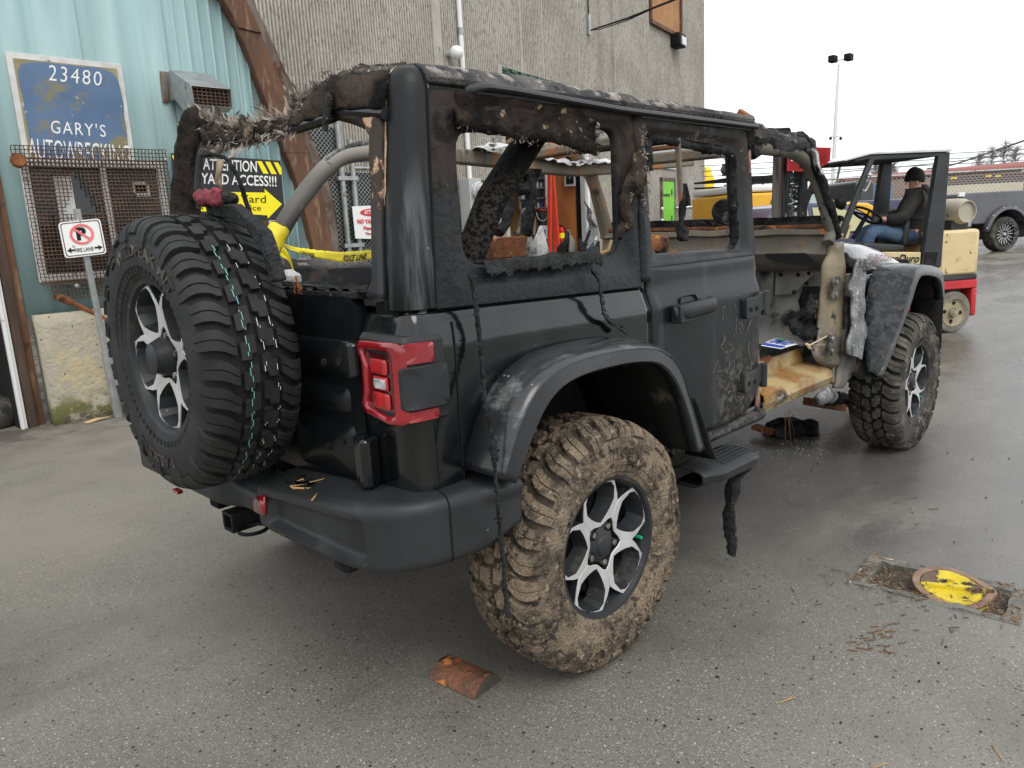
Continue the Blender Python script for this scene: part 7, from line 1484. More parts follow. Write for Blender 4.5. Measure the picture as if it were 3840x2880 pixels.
# rear steer wheel
wc_, wz_ = fsz(fp('E', 1612, 1605)); rw = wz_-G0
for d in (.0, WDT-.14):
    c = FPt(wc_, d+.06, G0+rw); mb = MB(); mb.lathe([(rw*.70, -.06), (rw*.94, -.06), (rw, -.045), (rw, .05), (rw*.94, .065), (rw*.70, .065)], c, -lf, 40); w0 = mb.build('rear_wheel', 'tyre_dusty', fk)
    mb = MB(); mb.lathe([(rw*.72, .055), (rw*.68, .07), (rw*.64, .055), (rw*.58, .045), (rw*.3, .045), (rw*.28, .05), (0, .05)], c, -lf, 32); mb.build('disc', 'wheel_cream', w0)
    mb = MB(); mb.lathe([(rw*.24, .05), (rw*.22, .085), (rw*.1, .095), (0, .095)], c, -lf, 16); mb.build('hub', 'wheel_cream', w0)
    for k in range(4): a = rad(97+90*k); mb = MB(); mb.lathe([(0, 0), (rw*.10, 0)], c-lf*.0475+(ff*math.cos(a)+V((0, 0, 1))*math.sin(a))*rw*.45, -lf, 14); mb.build('disc_hole', 'void', w0)
# front wheel
c = FPt(wc_+1.36, .09, G0+.30); mb = MB(); mb.lathe([(.0, .06), (.19, .06), (.2, .09), (.29, .09), (.30, .05), (.30, -.08), (.28, -.1)], c, -lf, 32); mb.build('front_wheel', 'tyre_dusty', fk)
# overhead guard
side_prism([(1515, 520), (1592, 520), (1530, 1290), (1392, 1290)], .0, .07, 'rear_post', 'fork_black'); side_prism([(1515, 520), (1592, 520), (1530, 1290), (1400, 1290)], WDT-.10, WDT-.03, 'rear_post', 'fork_black')
side_prism([(1040, 540), (1075, 540), (870, 1060), (832, 1060)], .0, .05, 'front_post', 'fork_black'); side_prism([(1040, 540), (1075, 540), (870, 1060), (832, 1060)], WDT-.09, WDT-.04, 'front_post', 'fork_black')
side_prism([(1040, 515), (1592, 497), (1592, 524), (1040, 556)], .0, .05, 'guard_rail', 'fork_black'); side_prism([(1040, 515), (1592, 497), (1592, 524), (1040, 556)], WDT-.09, WDT-.04, 'guard_rail', 'fork_black')
side_prism([(930, 548), (1045, 515), (1045, 545), (940, 565)], .0, .05, 'guard_rail', 'fork_black')
for k in range(5):
    q_ = lerp(1070, 1570, k/4); side_prism([(q_, lerp(516, 500, k/4)), (q_+22, lerp(516, 500, k/4)), (q_+22, lerp(536, 516, k/4)), (q_, lerp(536, 516, k/4))], .05, WDT-.09, 'guard_bar', 'fork_black', bev=.003)
side_prism([(850, 555), (1040, 500), (1592, 476), (1594, 494), (1040, 514), (860, 562)], -.02, WDT-.0, 'roof_sheet', 'plexi', bev=.003)
c0 = fp('E', 1435, 1245); side_prism([(1415, 1190), (1505, 1190), (1490, 1275), (1405, 1275)], -.004, -.002, 'step_recess', 'void', bev=0); mb = MB(); mb.lathe([(0, .0), (.05, 0)], fp('E', 1440, 1268)-lf*.006, -lf, 16); mb.build('step_hole', 'black_gloss', fk)
# side panel with lettering, seat
side_prism([(1120, 1190), (1396, 1190), (1386, 1300), (1386, 1420), (1120, 1420)], .01, WDT-.02, 'side_panel', 'cream', bev=.01)
f = lambda u, v: fp('E', lerp(1165, 1370, u), lerp(1262, 1205, v), .0)-lf*.002; mb = MB(); text_on(mb, 'enDuro', lambda u, v: f(u+.10*v, v), .02); mb.build('lettering', 'ink', fk, sharp=180)
mb = MB(); text_on(mb, '50', lambda u, v: fp('E', lerp(1255, 1350, u), lerp(1320, 1270, v))-lf*.002, .08); mb.build('lettering', 'sign_red', fk, sharp=180)
mb = MB(); A_ = [fp('E', a, b)-lf*.002 for a, b in ((1250, 1282), (1258, 1282), (1285, 1245), (1280, 1243))]; mb.add(A_, [(0, 1, 2, 3)]); mb.build('slash_mark', 'ink', fk, sharp=180)
side_prism([(1100, 1120), (1385, 1140), (1385, 1185), (1150, 1185), (1080, 1150)], .22, .72, 'seat_cushion', 'fork_black', bev=.03); side_prism([(1385, 1145), (1405, 960), (1440, 960), (1420, 1150)], .25, .70, 'seat_back', 'fork_black', bev=.03)
# dash cowl, steering wheel, front bodywork
side_prism([(850, 1100), (900, 975), (975, 985), (940, 1100)], .12, WDT-.12, 'front_cowl', 'cream', bev=.015)
side_prism([(860, 1085), (895, 1010), (905, 1015), (872, 1090)], .11, .118, 'cowl_slot', 'fork_black', bev=0); side_prism([(895, 1090), (930, 1000), (945, 1003), (912, 1092)], .11, .118, 'cowl_slot', 'fork_black', bev=0)
side_prism([(930, 960), (990, 925), (1010, 985), (960, 1010)], .32, .62, 'instrument_pod', 'black', bev=.02)
sc_ = fp('E', 1015, 935, .45); sn = (ff*-.55+V((0, 0, .8))).normalized(); mb = MB(); e1_ = lf; e2_ = sn.cross(e1_); mb.tube([sc_+(e1_*math.cos(a)+e2_*math.sin(a))*.17 for a in [2*pi*k/28 for k in range(29)]], .015, 8, caps=False)
for k in range(3): a = 2*pi*k/3+.5; mb.tube([sc_, sc_+(e1_*math.cos(a)+e2_*math.sin(a))*.17], .012, 6)
mb.tube([sc_, sc_-sn*.3], .025, 8); mb.build('steering_wheel', 'black', fk)
# work lamp, grab handle, mirror
c = fp('E', 835, 848, .0); mb = MB(); mb.lathe([(0, -.07), (.05, -.05), (.075, 0), (.078, .015), (0, .02)], c, -ff, 16); mb.build('work_lamp', 'black', fk)
mb = MB(); mb.tube(spline([fp('E', a, b, -.02) for a, b in ((1020, 655), (1040, 665), (1035, 710), (1005, 765), (985, 760))], 4), .009, 6); mb.build('grab_handle', 'galv', fk)
# mast
MD = .22
def mp_(a, b, d=0): return fp('E', a, b, MD+d)
def mprism(poly, d0, d1, nm, mt, bev=.004): A_ = [mp_(a, b)+ff*d0 for a, b in poly]; k = len(A_); mb = MB(); mb.add(A_+[p+ff*(d1-d0) for p in A_], [list(range(k))[::-1], list(range(k, 2*k))]+[(i, (i+1) % k, k+(i+1) % k, k+i) for i in range(k)]); return mb.build(nm, mt, fk, bevel=bev)
surf('mast_rail', (.07, .06, .05), (.14, .11, .08), sc=5, st=(1, 1, .3), rough=.6)
mprism([(425, 480), (455, 480), (445, 1120), (408, 1120)], 0, .10, 'mast_channel', 'mast_rail'); mprism([(458, 480), (490, 480), (478, 1120), (450, 1120)], -.03, .06, 'mast_channel', 'fork_black')
mprism([(488, 640), (585, 640), (545, 985), (468, 985)], 0, .02, 'mast_plate', 'fork_black'); mprism([(570, 480), (612, 480), (600, 1120), (555, 1120)], 0, .10, 'mast_channel', 'fork_black'); mprism([(430, 980), (700, 980), (700, 1010), (430, 1010)], -.02, .1, 'mast_crossbar', 'fork_black')
mb = MB(); text_on(mb, 'NISSAN', lambda u, v: mp_(lerp(lerp(482, 468, u), lerp(542, 528, u), v), lerp(672, 915, u))-ff*.004-lf*.0, .02, 1.1); mb.build('lettering', 'white', fk, sharp=180)
mprism([(448, 918), (528, 915), (528, 958), (448, 962)], -.006, -.002, 'maker_plate', 'white_sign', 0)
mb = MB(); text_on(mb, 'ARPAC', lambda u, v: mp_(lerp(454, 522, u), lerp(934, 921, v))-ff*.010, .05); mb.build('lettering', 'sign_red', fk, sharp=180)
A_ = [fp('K', a, b, MD-.06) for a, b in ((1280, 690), (1705, 700), (1695, 840), (1630, 890), (1420, 945), (1272, 945))]; mb = MB(); k = 6; mb.add(A_+[p+ff*.03 for p in A_], [list(range(k))[::-1], list(range(k, 2*k))]+[(i, (i+1) % k, k+(i+1) % k, k+i) for i in range(k)]); mb.build('red_top_plate', 'fork_red', fk, bevel=.006)
mb = MB(); text_on(mb, 'A', lambda u, v: fp('K', lerp(1285, 1340, u), lerp(840, 795, v), MD-.065)-ff*.004, .08); mb.build('lettering', 'white', fk, sharp=180)
# gas tank on the counterweight
e_ = fp('E', 1712, 908, .12); rT = .150
tk = thing('gas_tank', 'pale dusty gas cylinder strapped behind the forklift driver', 'gas tank', e_-V((0, 0, rT)))
mb = MB(); mb.lathe([(0, .03), (rT*.72, .03), (rT*.74, .0), (rT*.80, .0), (rT*.84, .03), (rT*.97, .09), (rT, .16), (rT, .58), (rT*.9, .68), (rT*.4, .72), (0, .72)], e_, lf, 36); mb.build('cylinder', 'lp_tank', tk)
mb = MB(); mb.box(FPt(fsz(e_)[0]+.02, .35, zt_+.05), (.22, .30, .10), ax=(ff, lf, V((0, 0, 1)))); mb.build('bracket', 'fork_black', tk)
# ---- driver
surf('jacket', (.018, .018, .019), (.03, .028, .026), sc=6, rough=.85, bump=.3, bsc=30, layers=[dict(c=(.07, .06, .05), sc=5, lo=.6, hi=.75, a=.6)]); surf('jeans', (.045, .085, .15), (.075, .12, .19), sc=6, rough=.9, bump=.3, bsc=40, layers=[dict(c=(.10, .08, .05), sc=6, lo=.58, hi=.7, a=.7)]); surf('skin', (.50, .27, .19), (.55, .32, .23), sc=9, rough=.55); surf('knit', (.010, .010, .011), rough=.95, bump=.5, bsc=150); surf('glove', (.06, .062, .065), rough=.8); surf('boot', (.20, .11, .05), rough=.8)
PD = .46
def pp(a, b, d=0): return fp('E', a, b, PD+d)
def skinmesh(name, nodes, edges, mt, par, root=None, sub=2):
    bm = bmesh.new(); ly = bm.verts.layers.skin.verify(); vs = {}; off = OFF[par.name] if par else V((0, 0, 0))
    for k, (p, r_) in nodes.items():
        v = bm.verts.new(V(p)-off); rr_ = r_ if isinstance(r_, tuple) else (r_, r_); v[ly].radius = rr_; v[ly].use_root = (k == root); vs[k] = v
    for a, b in edges: bm.edges.new((vs[a], vs[b]))
    me = bpy.data.meshes.new(name); bm.to_mesh(me); bm.free(); o = bpy.data.objects.new(name, me); col.objects.link(o); me.materials.append(MT(mt))
    md = o.modifiers.new('k', 'SKIN'); md.use_smooth_shade = True; md = o.modifiers.new('u', 'SUBSURF'); md.levels = sub; md.render_levels = sub
    dg = bpy.context.evaluated_depsgraph_get(); m2 = bpy.data.meshes.new_from_object(o.evaluated_get(dg)); o.modifiers.clear(); o.data = m2
    if not m2.materials: m2.materials.append(MT(mt))
    o.parent = par; OFF[o.name] = off; return o
pe = thing('person', 'seated person in black hooded jacket, blue jeans and black beanie driving the forklift', 'person', pp(1330, 1110))
N_ = dict(pel=(pp(1325, 1070), .10), sp=(pp(1330, 965), .10), ch=(pp(1350, 860), .115), nk=(pp(1348, 765), .055), hd=(pp(1347, 700), .075), tp=(pp(1350, 650), .062),
  sL=(pp(1345, 800, -.15), .07), eL=(pp(1268, 955, -.20), .05), wL=(pp(1140, 962, -.10), .030), hL=(pp(1108, 958, -.09), .020), sR=(pp(1345, 800, .15), .07), eR=(pp(1265, 930, .18), .05), wR=(pp(1145, 945, .10), .030), hR=(pp(1113, 940, .09), .020),
  hpL=(pp(1310, 1085, -.09), .085), kL=(pp(1040, 1040, -.10), .062), aL=(pp(1000, 1190, -.10), .045), fL=(pp(940, 1205, -.10), .04), hpR=(pp(1310, 1085, .09), .085), kR=(pp(1000, 1030, .11), .062), aR=(pp(960, 1185, .11), .045), fR=(pp(900, 1200, .11), .04))
E_ = [('pel', 'sp'), ('sp', 'ch'), ('ch', 'nk'), ('nk', 'hd'), ('hd', 'tp'), ('ch', 'sL'), ('sL', 'eL'), ('eL', 'wL'), ('wL', 'hL'), ('ch', 'sR'), ('sR', 'eR'), ('eR', 'wR'), ('wR', 'hR'), ('pel', 'hpL'), ('hpL', 'kL'), ('kL', 'aL'), ('aL', 'fL'), ('pel', 'hpR'), ('hpR', 'kR'), ('kR', 'aR'), ('aR', 'fR')]
sh_ = lambda k, m_: (N_[k][0], N_[k][1]*m_)
body = skinmesh('body', N_, E_, 'skin', pe, 'pel')
J_ = dict(hem=(pp(1322, 1098), .15), pel=(pp(1328, 1040), .165), sp=sh_('sp', 1.6), ch=sh_('ch', 1.42), nk=(pp(1352, 790), .085), sL=sh_('sL', 1.3), eL=sh_('eL', 1.65), wL=sh_('wL', 1.75), sR=sh_('sR', 1.3), eR=sh_('eR', 1.6), wR=sh_('wR', 1.7))
jk = skinmesh('jacket', J_, [('hem', 'pel'), ('pel', 'sp'), ('sp', 'ch'), ('ch', 'nk'), ('ch', 'sL'), ('sL', 'eL'), ('eL', 'wL'), ('ch', 'sR'), ('sR', 'eR'), ('eR', 'wR')], 'jacket', pe, 'pel')
for v in jk.data.vertices: v.co += noise.noise_vector(v.co*11)*.018
skinmesh('hood', dict(a=(pp(1385, 760), .07), b=(pp(1420, 735), .055), c=(pp(1425, 790), .06), d=(pp(1400, 830), .07)), [('a', 'b'), ('b', 'c'), ('c', 'd')], 'jacket', pe, 'a')
L1_ = dict(pel=(pp(1325, 1085), .12), hpL=sh_('hpL', 1.15), kL=sh_('kL', 1.22), aL=sh_('aL', 1.45), hpR=sh_('hpR', 1.15), kR=sh_('kR', 1.22), aR=sh_('aR', 1.45))
jn = skinmesh('jeans', L1_, [('pel', 'hpL'), ('hpL', 'kL'), ('kL', 'aL'), ('pel', 'hpR'), ('hpR', 'kR'), ('kR', 'aR')], 'jeans', pe, 'pel')
for v in jn.data.vertices: v.co += noise.noise_vector(v.co*13)*.014
for s_ in 'LR': skinmesh('boot', {'a': sh_('a'+s_, 1.2), 'f': sh_('f'+s_, 1.3)}, [('a', 'f')], 'boot', pe, 'a')
# knitted cap: lower edge from brow to nape, ears below it
cc = pp(1348, 668); mb = MB(); hd_ax = (V((0, 0, 1))*.97-ff*.1).normalized(); e1_ = ff; e2_ = lf
mb.grid(20, 9, lambda i, j: cc+(e1_*math.cos(2*pi*i/20)*.108+e2_*math.sin(2*pi*i/20)*.092)*max(0, math.cos(pi/2*j/8))**.6+hd_ax*(-.055+.15*math.sin(pi/2*j/8)+.012*math.cos(2*pi*i/20)), closeu=True); mb.build('beanie', 'knit', pe, solid=.006, sharp=180)
for d in (-.083, .083): mb = MB(); mb.ball(pp(1362, 708, d), .026, 10, (.6, .5, 1)); mb.build('ear', 'skin', pe)
mb = MB(); nb = pp(1292, 712); mb.add([nb+ff*.004+V((0, 0, .02)), nb+ff*.035+V((0, 0, -.012)), nb-lf*.014+V((0, 0, -.018)), nb+lf*.014+V((0, 0, -.018))], [(0, 1, 2), (0, 3, 1), (1, 3, 2)]); mb.build('nose', 'skin', pe)
# gloved hands on the wheel
for key, d in (('hL', -1), ('hR', 1)):
    h = N_[key][0]; tgt = ff*1.0; nd = dict(p=(h+ff*-.035, .040), q=(h+ff*.03, .036)); ed = [('p', 'q')]
    for k, (dy, ln) in enumerate(((-.028, .055), (-.010, .062), (.010, .06), (.028, .048))): nd['f%d' % k] = (h+ff*.055+lf*dy+V((0, 0, -.004)), .0105); nd['g%d' % k] = (h+ff*(.055+ln*.5)+lf*dy+V((0, 0, -.022)), .0095); nd['h%d' % k] = (h+ff*(.05+ln*.35)+lf*dy+V((0, 0, -.042)), .0085); ed += [('q', 'f%d' % k), ('f%d' % k, 'g%d' % k), ('g%d' % k, 'h%d' % k)]
    nd['t0'] = (h+ff*.0+lf*d*-.034+V((0, 0, -.012)), .0115); nd['t1'] = (h+ff*.035+lf*d*-.04+V((0, 0, -.028)), .010); ed += [('p', 't0'), ('t0', 't1')]
    skinmesh('glove', nd, ed, 'glove', pe, 'p', 1)
# ================================================================ yard background
surf('navy', (.035, .040, .085), rough=.25, coat=.5); surf('car_yellow', (.80, .42, .01), (.74, .38, .01), sc=2, rough=.3, coat=.4); surf('car_white', (.72, .72, .70), rough=.4); surf('car_dark', (.035, .036, .04), rough=.4, coat=.3); surf('truck_grey', (.095, .095, .105), (.12, .12, .13), sc=2, rough=.42, coat=.2)
surf('tint_yellow', (.42, .40, .22), rough=.12, spec=.6); surf('tint_green', (.38, .47, .44), rough=.1, spec=.6); surf('tint_dark', (.03, .032, .036), rough=.1, spec=.6); surf('amber', (.85, .25, .01), rough=.2, coat=.5); surf('truck_rim', (.012, .012, .012), rough=.4); surf('truck_silver', (.6, .6, .6), rough=.3, metal=.6)
def frame_at(P0, yaw): f_ = V((math.cos(rad(yaw)), math.sin(rad(yaw)), 0)); l_ = V((-f_.y, f_.x, 0)); return f_, l_
def body_prism(par, P0, f_, l_, prof, w0, w1, nm, mt, bev=.03, inset=0, zin=None):
    k = len(prof); A_ = []; B_ = []
    for s_, z in prof:
        i_ = inset*(max(0, z-zin)) if zin is not None else 0
        A_.append(P0+f_*s_+l_*(w0+i_)+V((0, 0, z))); B_.append(P0+f_*s_+l_*(w1-i_)+V((0, 0, z)))
    mb = MB(); mb.add(A_+B_, [list(range(k))[::-1], list(range(k, 2*k))]+[(i, (i+1) % k, k+(i+1) % k, k+i) for i in range(k)]); return mb.build(nm, mt, par, bevel=bev, seg=3)
def side_glass(par, P0, f_, l_, prof, d, nm, mt, inset=0, zin=0):
    mb = MB(); mb.add([P0+f_*s_+l_*(d+inset*max(0, z-zin))+V((0, 0, z)) for s_, z in prof], [list(range(len(prof)))]); return mb.build(nm, mt, par, sharp=180)
def car_wheel(par, c, l_, r_, w_, mt='rubber_dust', rim='galv', spokes=0):
    mb = MB(); mb.lathe([(r_*.62, -.01), (r_*.70, w_*.45), (r_*.93, w_*.5), (r_, w_*.38), (r_, -w_*.4), (r_*.93, -w_*.5), (r_*.6, -w_*.5)], c, l_, 40); t = mb.build('wheel', mt, par)
    mb = MB(); mb.lathe([(r_*.70, w_*.44), (r_*.66, w_*.46), (r_*.60, w_*.25), (r_*.2, w_*.2), (0, w_*.22)], c, l_, 32); mb.build('rim', rim, t); return t
# ---- navy sedan (roof line and glass show through the front door opening)
c0 = atdepth('E', 560, 905, 12.2); f_, l_ = frame_at(None, -30); P0 = V((c0.x, c0.y, 0)); P0.z = gz(P0.x, P0.y)
sd_ = thing('navy_sedan', 'dark navy sedan parked behind the forklift mast', 'car', P0)
Q0 = P0-l_*.85
hC = lambda y: None
top = (onplane('E', 520, 848, l_, l_.dot(Q0)).z-P0.z); k_ = top/1.42
lowp = [(-2.2, .35), (-2.25, .62), (-2.1, .88), (-1.5, .95), (1.1, .95), (2.0, .80), (2.2, .62), (2.2, .35)]
body_prism(sd_, Q0, f_, l_, [(a, b*k_) for a, b in lowp], 0, 1.7, 'body', 'navy', .05)
gh = [(-1.45, .94), (-.95, 1.36), (-.5, 1.42), (.15, 1.40), (.35, 1.34), (1.15, .94)]
body_prism(sd_, Q0, f_, l_, [(a, b*k_) for a, b in gh], .02, 1.68, 'cabin', 'navy', .04, .28, .95*k_)
for w in ([(-1.22, .97), (-.85, 1.30), (-.42, 1.34), (-.40, .97)], [(-.33, .97), (-.33, 1.34), (.12, 1.33), (.28, 1.27), (.80, .97)]): side_glass(sd_, Q0, f_, l_, [(a, b*k_) for a, b in w], .012, 'side_window', 'tint_yellow', .28, .95*k_)
mb = MB(); ws_ = [Q0+f_*s_+l_*d+V((0, 0, z*k_)) for s_, d, z in ((1.12, .12, .97), (1.12, 1.58, .97), (.42, 1.45, 1.35), (.42, .25, 1.35))]; mb.add([p+f_*.012+V((0, 0, .012)) for p in ws_], [(0, 1, 2, 3)]); mb.build('windscreen', 'tint_green', sd_, sharp=180)
for s_ in (-1.35, 1.35): car_wheel(sd_, Q0+f_*s_+l_*.08+V((0, 0, .31)), -l_, .31, .2)
# ---- yellow off-roader with white roof and rack
c0 = atdepth('E', 520, 800, 16.5); P0 = V((c0.x, c0.y, 0)); P0.z = gz(P0.x, P0.y); f_, l_ = frame_at(None, -30); Q0 = P0-l_*.9
ys2 = thing('yellow_off_roader', 'yellow off-roader with white roof and black roof rack behind the sedan', 'car', P0)
zt0_ = onplane('E', 330, 720, l_, l_.dot(Q0)).z-P0.z; zt1_ = onplane('E', 330, 770, l_, l_.dot(Q0)).z-P0.z
sL = (onplane('E', 255, 800, l_, l_.dot(Q0))-Q0).dot(f_); sw1 = (onplane('E', 345, 800, l_, l_.dot(Q0))-Q0).dot(f_); sw2 = (onplane('E', 425, 800, l_, l_.dot(Q0))-Q0).dot(f_); sE = (onplane('E', 1110, 870, l_, l_.dot(Q0))-Q0).dot(f_); sF = (onplane('E', 790, 860, l_, l_.dot(Q0))-Q0).dot(f_); zh = onplane('E', 1000, 850, l_, l_.dot(Q0)).z-P0.z
sg_ = 1 if sE > sL else -1; sT = sL-sg_*.5
body_prism(ys2, Q0, f_, l_, [(sT, .5), (sT, zt1_-.02), (sF-sg_*.2, zt1_-.02), (sF+sg_*.05, zh+.05), (sE-sg_*.3, zh), (sE, zh-.15), (sE, .5)], 0, 1.8, 'body', 'car_yellow', .05)
body_prism(ys2, Q0, f_, l_, [(sT, zt1_), (sT, zt0_), (sF-sg_*.45, zt0_), (sF-sg_*.35, zt1_)], .03, 1.77, 'roof', 'car_white', .05)
side_glass(ys2, Q0, f_, l_, [(sw1, zh+.08), (sw1+sg_*.08, zt1_-.06), (sw2+sg_*.5, zt1_-.06), (sw2+sg_*.5, zh+.08)], -.01, 'side_window', 'tint_dark'); side_glass(ys2, Q0, f_, l_, [(sw2+sg_*.58, zh+.04), (sw2+sg_*.58, zt1_-.03), (sF-sg_*.24, zt1_-.03), (sF-sg_*.03, zh+.08)], -.01, 'side_window', 'tint_green')
mb = MB(); mb.add([Q0+f_*s_+l_*d+V((0, 0, z)) for s_, d, z in ((sF+sg_*.03, .15, zh+.1), (sF+sg_*.03, 1.65, zh+.1), (sF-sg_*.17, 1.6, zt1_-.06), (sF-sg_*.17, .2, zt1_-.06))], [(0, 1, 2, 3)]); mb.v = [p+f_*sg_*.02+V((0, 0, .02)) for p in mb.v]; mb.build('windscreen', 'tint_green', ys2, sharp=180)
for z_ in (zt0_+.05, zt0_+.16):
    mb = MB()
    for d in (.15, 1.65): mb.bar(Q0+f_*sT+l_*d+V((0, 0, z_)), Q0+f_*(sF-sg_*.4)+l_*d+V((0, 0, z_)), .04, .04)
    mb.build('roof_rack', 'black', ys2)
mb = MB()
for k in range(9): s_ = lerp(sT, sF-sg_*.4, k/8); mb.bar(Q0+f_*s_+l_*.15+V((0, 0, zt0_+.16)), Q0+f_*s_+l_*1.65+V((0, 0, zt0_+.16)), .03, .03); mb.bar(Q0+f_*s_+l_*.15+V((0, 0, zt0_)), Q0+f_*s_+l_*.15+V((0, 0, zt0_+.16)), .03, .03)
mb.build('roof_rack', 'black', ys2)
p = onplane('E', 1075, 915, l_, l_.dot(Q0)); mb = MB(); mb.ball(p-l_*.02, .13, 12, (1.3, .5, .55)); mb.build('marker_lamp', 'amber', ys2)
for s_ in (sT+sg_*.7, sE-sg_*.6): car_wheel(ys2, Q0+f_*s_+l_*.08+V((0, 0, .38)), -l_, .38, .25)
# ---- dark SUV tail behind it, dark pickup side
c0 = atdepth('E', 840, 740, 20); P0 = V((c0.x, c0.y, 0)); P0.z = gz(P0.x, P0.y); f_, l_ = frame_at(None, -30); Q0 = P0-l_*.9
ds_ = thing('dark_suv', 'dark grey boxy SUV partly hidden behind the yellow off-roader', 'car', P0); zt2 = onplane('E', 840, 700, l_, l_.dot(Q0)).z-P0.z
wS = abs((onplane('E', 775, 740, l_, l_.dot(Q0))-onplane('E', 912, 740, l_, l_.dot(Q0))).dot(f_))
body_prism(ds_, Q0, f_, l_, [(-wS/2, .45), (-wS/2, zt2-.05), (-wS/2+.1, zt2), (wS/2-.1, zt2), (wS/2, zt2-.08), (wS/2, .45)], 0, 1.8, 'body', 'car_dark', .06)
side_glass(ds_, Q0, f_, l_, [(-wS/2+.15, zt2-.7), (-wS/2+.15, zt2-.15), (wS/2-.2, zt2-.15), (wS/2-.15, zt2-.7)], -.01, 'side_window', 'tint_dark')
car_wheel(ds_, Q0+f_*0+l_*.08+V((0, 0, .38)), -l_, .38, .25)
c0 = atdepth('E', 1080, 870, 18); P0 = V((c0.x, c0.y, 0)); P0.z = gz(P0.x, P0.y); f_, l_ = frame_at(None, -32); Q0 = P0-l_*.9
bp_ = thing('blue_grey_pickup', 'blue-grey pickup truck bed side behind the seated driver', 'truck', P0); zt2 = onplane('E', 1100, 828, l_, l_.dot(Q0)).z-P0.z
body_prism(bp_, Q0, f_, l_, [(-2.2, .5), (-2.2, zt2), (1.6, zt2), (1.6, .5)], 0, 1.8, 'bed', 'navy', .05); body_prism(bp_, Q0, f_, l_, [(-2.2, zt2-.28), (-2.2, zt2-.2), (1.6, zt2-.2), (1.6, zt2-.28)], -.02, .0, 'trim', 'car_dark', .005)
for s_ in (-1.3, 1.2): car_wheel(bp_, Q0+f_*s_+l_*.08+V((0, 0, .4)), -l_, .4, .25)
# ---- grey lifted pickup at the right edge
c0 = onG('E', 1965, 1183); f_, l_ = frame_at(None, -32); P0 = c0.copy(); Q0 = P0.copy()
gt2 = thing('grey_pickup', 'grey lifted pickup truck with black wheels and riveted flare at the right edge', 'truck', P0)
def tpx(a, b): p = onplane('E', a, b, l_, l_.dot(Q0)); return (p-Q0).dot(f_), p.z-P0.z
rW = tpx(1965, 1065)[1]
s0, zt2 = tpx(1680, 782); s1 = 3.8; _, zb2 = tpx(1900, 935)
arc = [(rW*1.42*math.cos(a), rW+rW*1.45*math.sin(a)) for a in [rad(172-164*k/14) for k in range(15)]]
lowz = tpx(1740, 1000)[1]
body_prism(gt2, Q0, f_, l_, [(s0, lowz), (s0, zt2-.03), (s0+.05, zt2), (s1, zt2+.02), (s1, lowz)]+[(a, max(b, lowz)) for a, b in arc[::-1]], .03, 1.95, 'bed', 'truck_grey', .03)
mb = MB(); mb.grid(15, 4, lambda i, j: Q0+f_*arc[i][0]*[1.14, 1.10, .98, .94][j]+l_*[.03, -.07, -.08, .0][j]+V((0, 0, rW+(arc[i][1]-rW)*[1.13, 1.10, .99, .95][j]))); fl3 = mb.build('wheel_flare', 'truck_grey', gt2, solid=.02)
for k in range(6): a = rad(165-150*k/5); mb = MB(); mb.ball(Q0+f_*rW*1.54*math.cos(a)+l_*-.05+V((0, 0, rW+rW*1.56*math.sin(a))), .028, 8); mb.build('rivet', 'galv', fl3)
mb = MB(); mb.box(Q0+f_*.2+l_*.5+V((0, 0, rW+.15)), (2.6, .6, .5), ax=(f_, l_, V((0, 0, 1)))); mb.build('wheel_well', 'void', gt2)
t = car_wheel(gt2, Q0+l_*.14+V((0, 0, rW)), -l_, rW, .30, 'rubber_dust', 'truck_rim')
for k in range(8):
    a = 2*pi*k/8+.2; u_ = f_*math.cos(a)+V((0, 0, 1))*math.sin(a); w_ = f_*-math.sin(a)+V((0, 0, 1))*math.cos(a); c_ = Q0-l_*-.06+V((0, 0, rW)); mb = MB()
    for sg in (-1, 1): mb.bar(c_-l_*.02+u_*rW*.22+w_*sg*rW*.04, c_-l_*.03+u_*rW*.56+w_*sg*rW*.10, .012, .018, up=l_)
    mb.build('rim_spoke', 'truck_silver', t)
for k in range(16): a = 2*pi*k/16; mb = MB(); mb.ball(Q0+l_*-.008+V((0, 0, rW))+(f_*math.cos(a)+V((0, 0, 1))*math.sin(a))*rW*.62, .013, 6); mb.build('rim_bolt', 'truck_silver', t)
mb = MB(); mb.lathe([(0, .05), (.03, .05), (.05, .0)], Q0+l_*.06+V((0, 0, rW)), -l_, 12); mb.build('hub_cap', 'truck_silver', t)
mb = MB(); mb.box(Q0+f_*(s0+.12)+l_*.9+V((0, 0, lowz+.05)), (.25, 1.9, .22), ax=(f_, l_, V((0, 0, 1)))); mb.build('rear_bumper', 'galv', gt2, bevel=.03)
mb = MB(); mb.box(Q0+f_*(s0-.02)+l_*.03+V((0, 0, zt2-.03)), (.16, .06, .09), ax=(f_, l_, V((0, 0, 1)))); mb.build('bed_cap', 'plastic_white', gt2, bevel=.01)
car_wheel(gt2, Q0+f_*3.6+l_*.14+V((0, 0, rW)), -l_, rW, .30, 'rubber_dust', 'truck_rim')
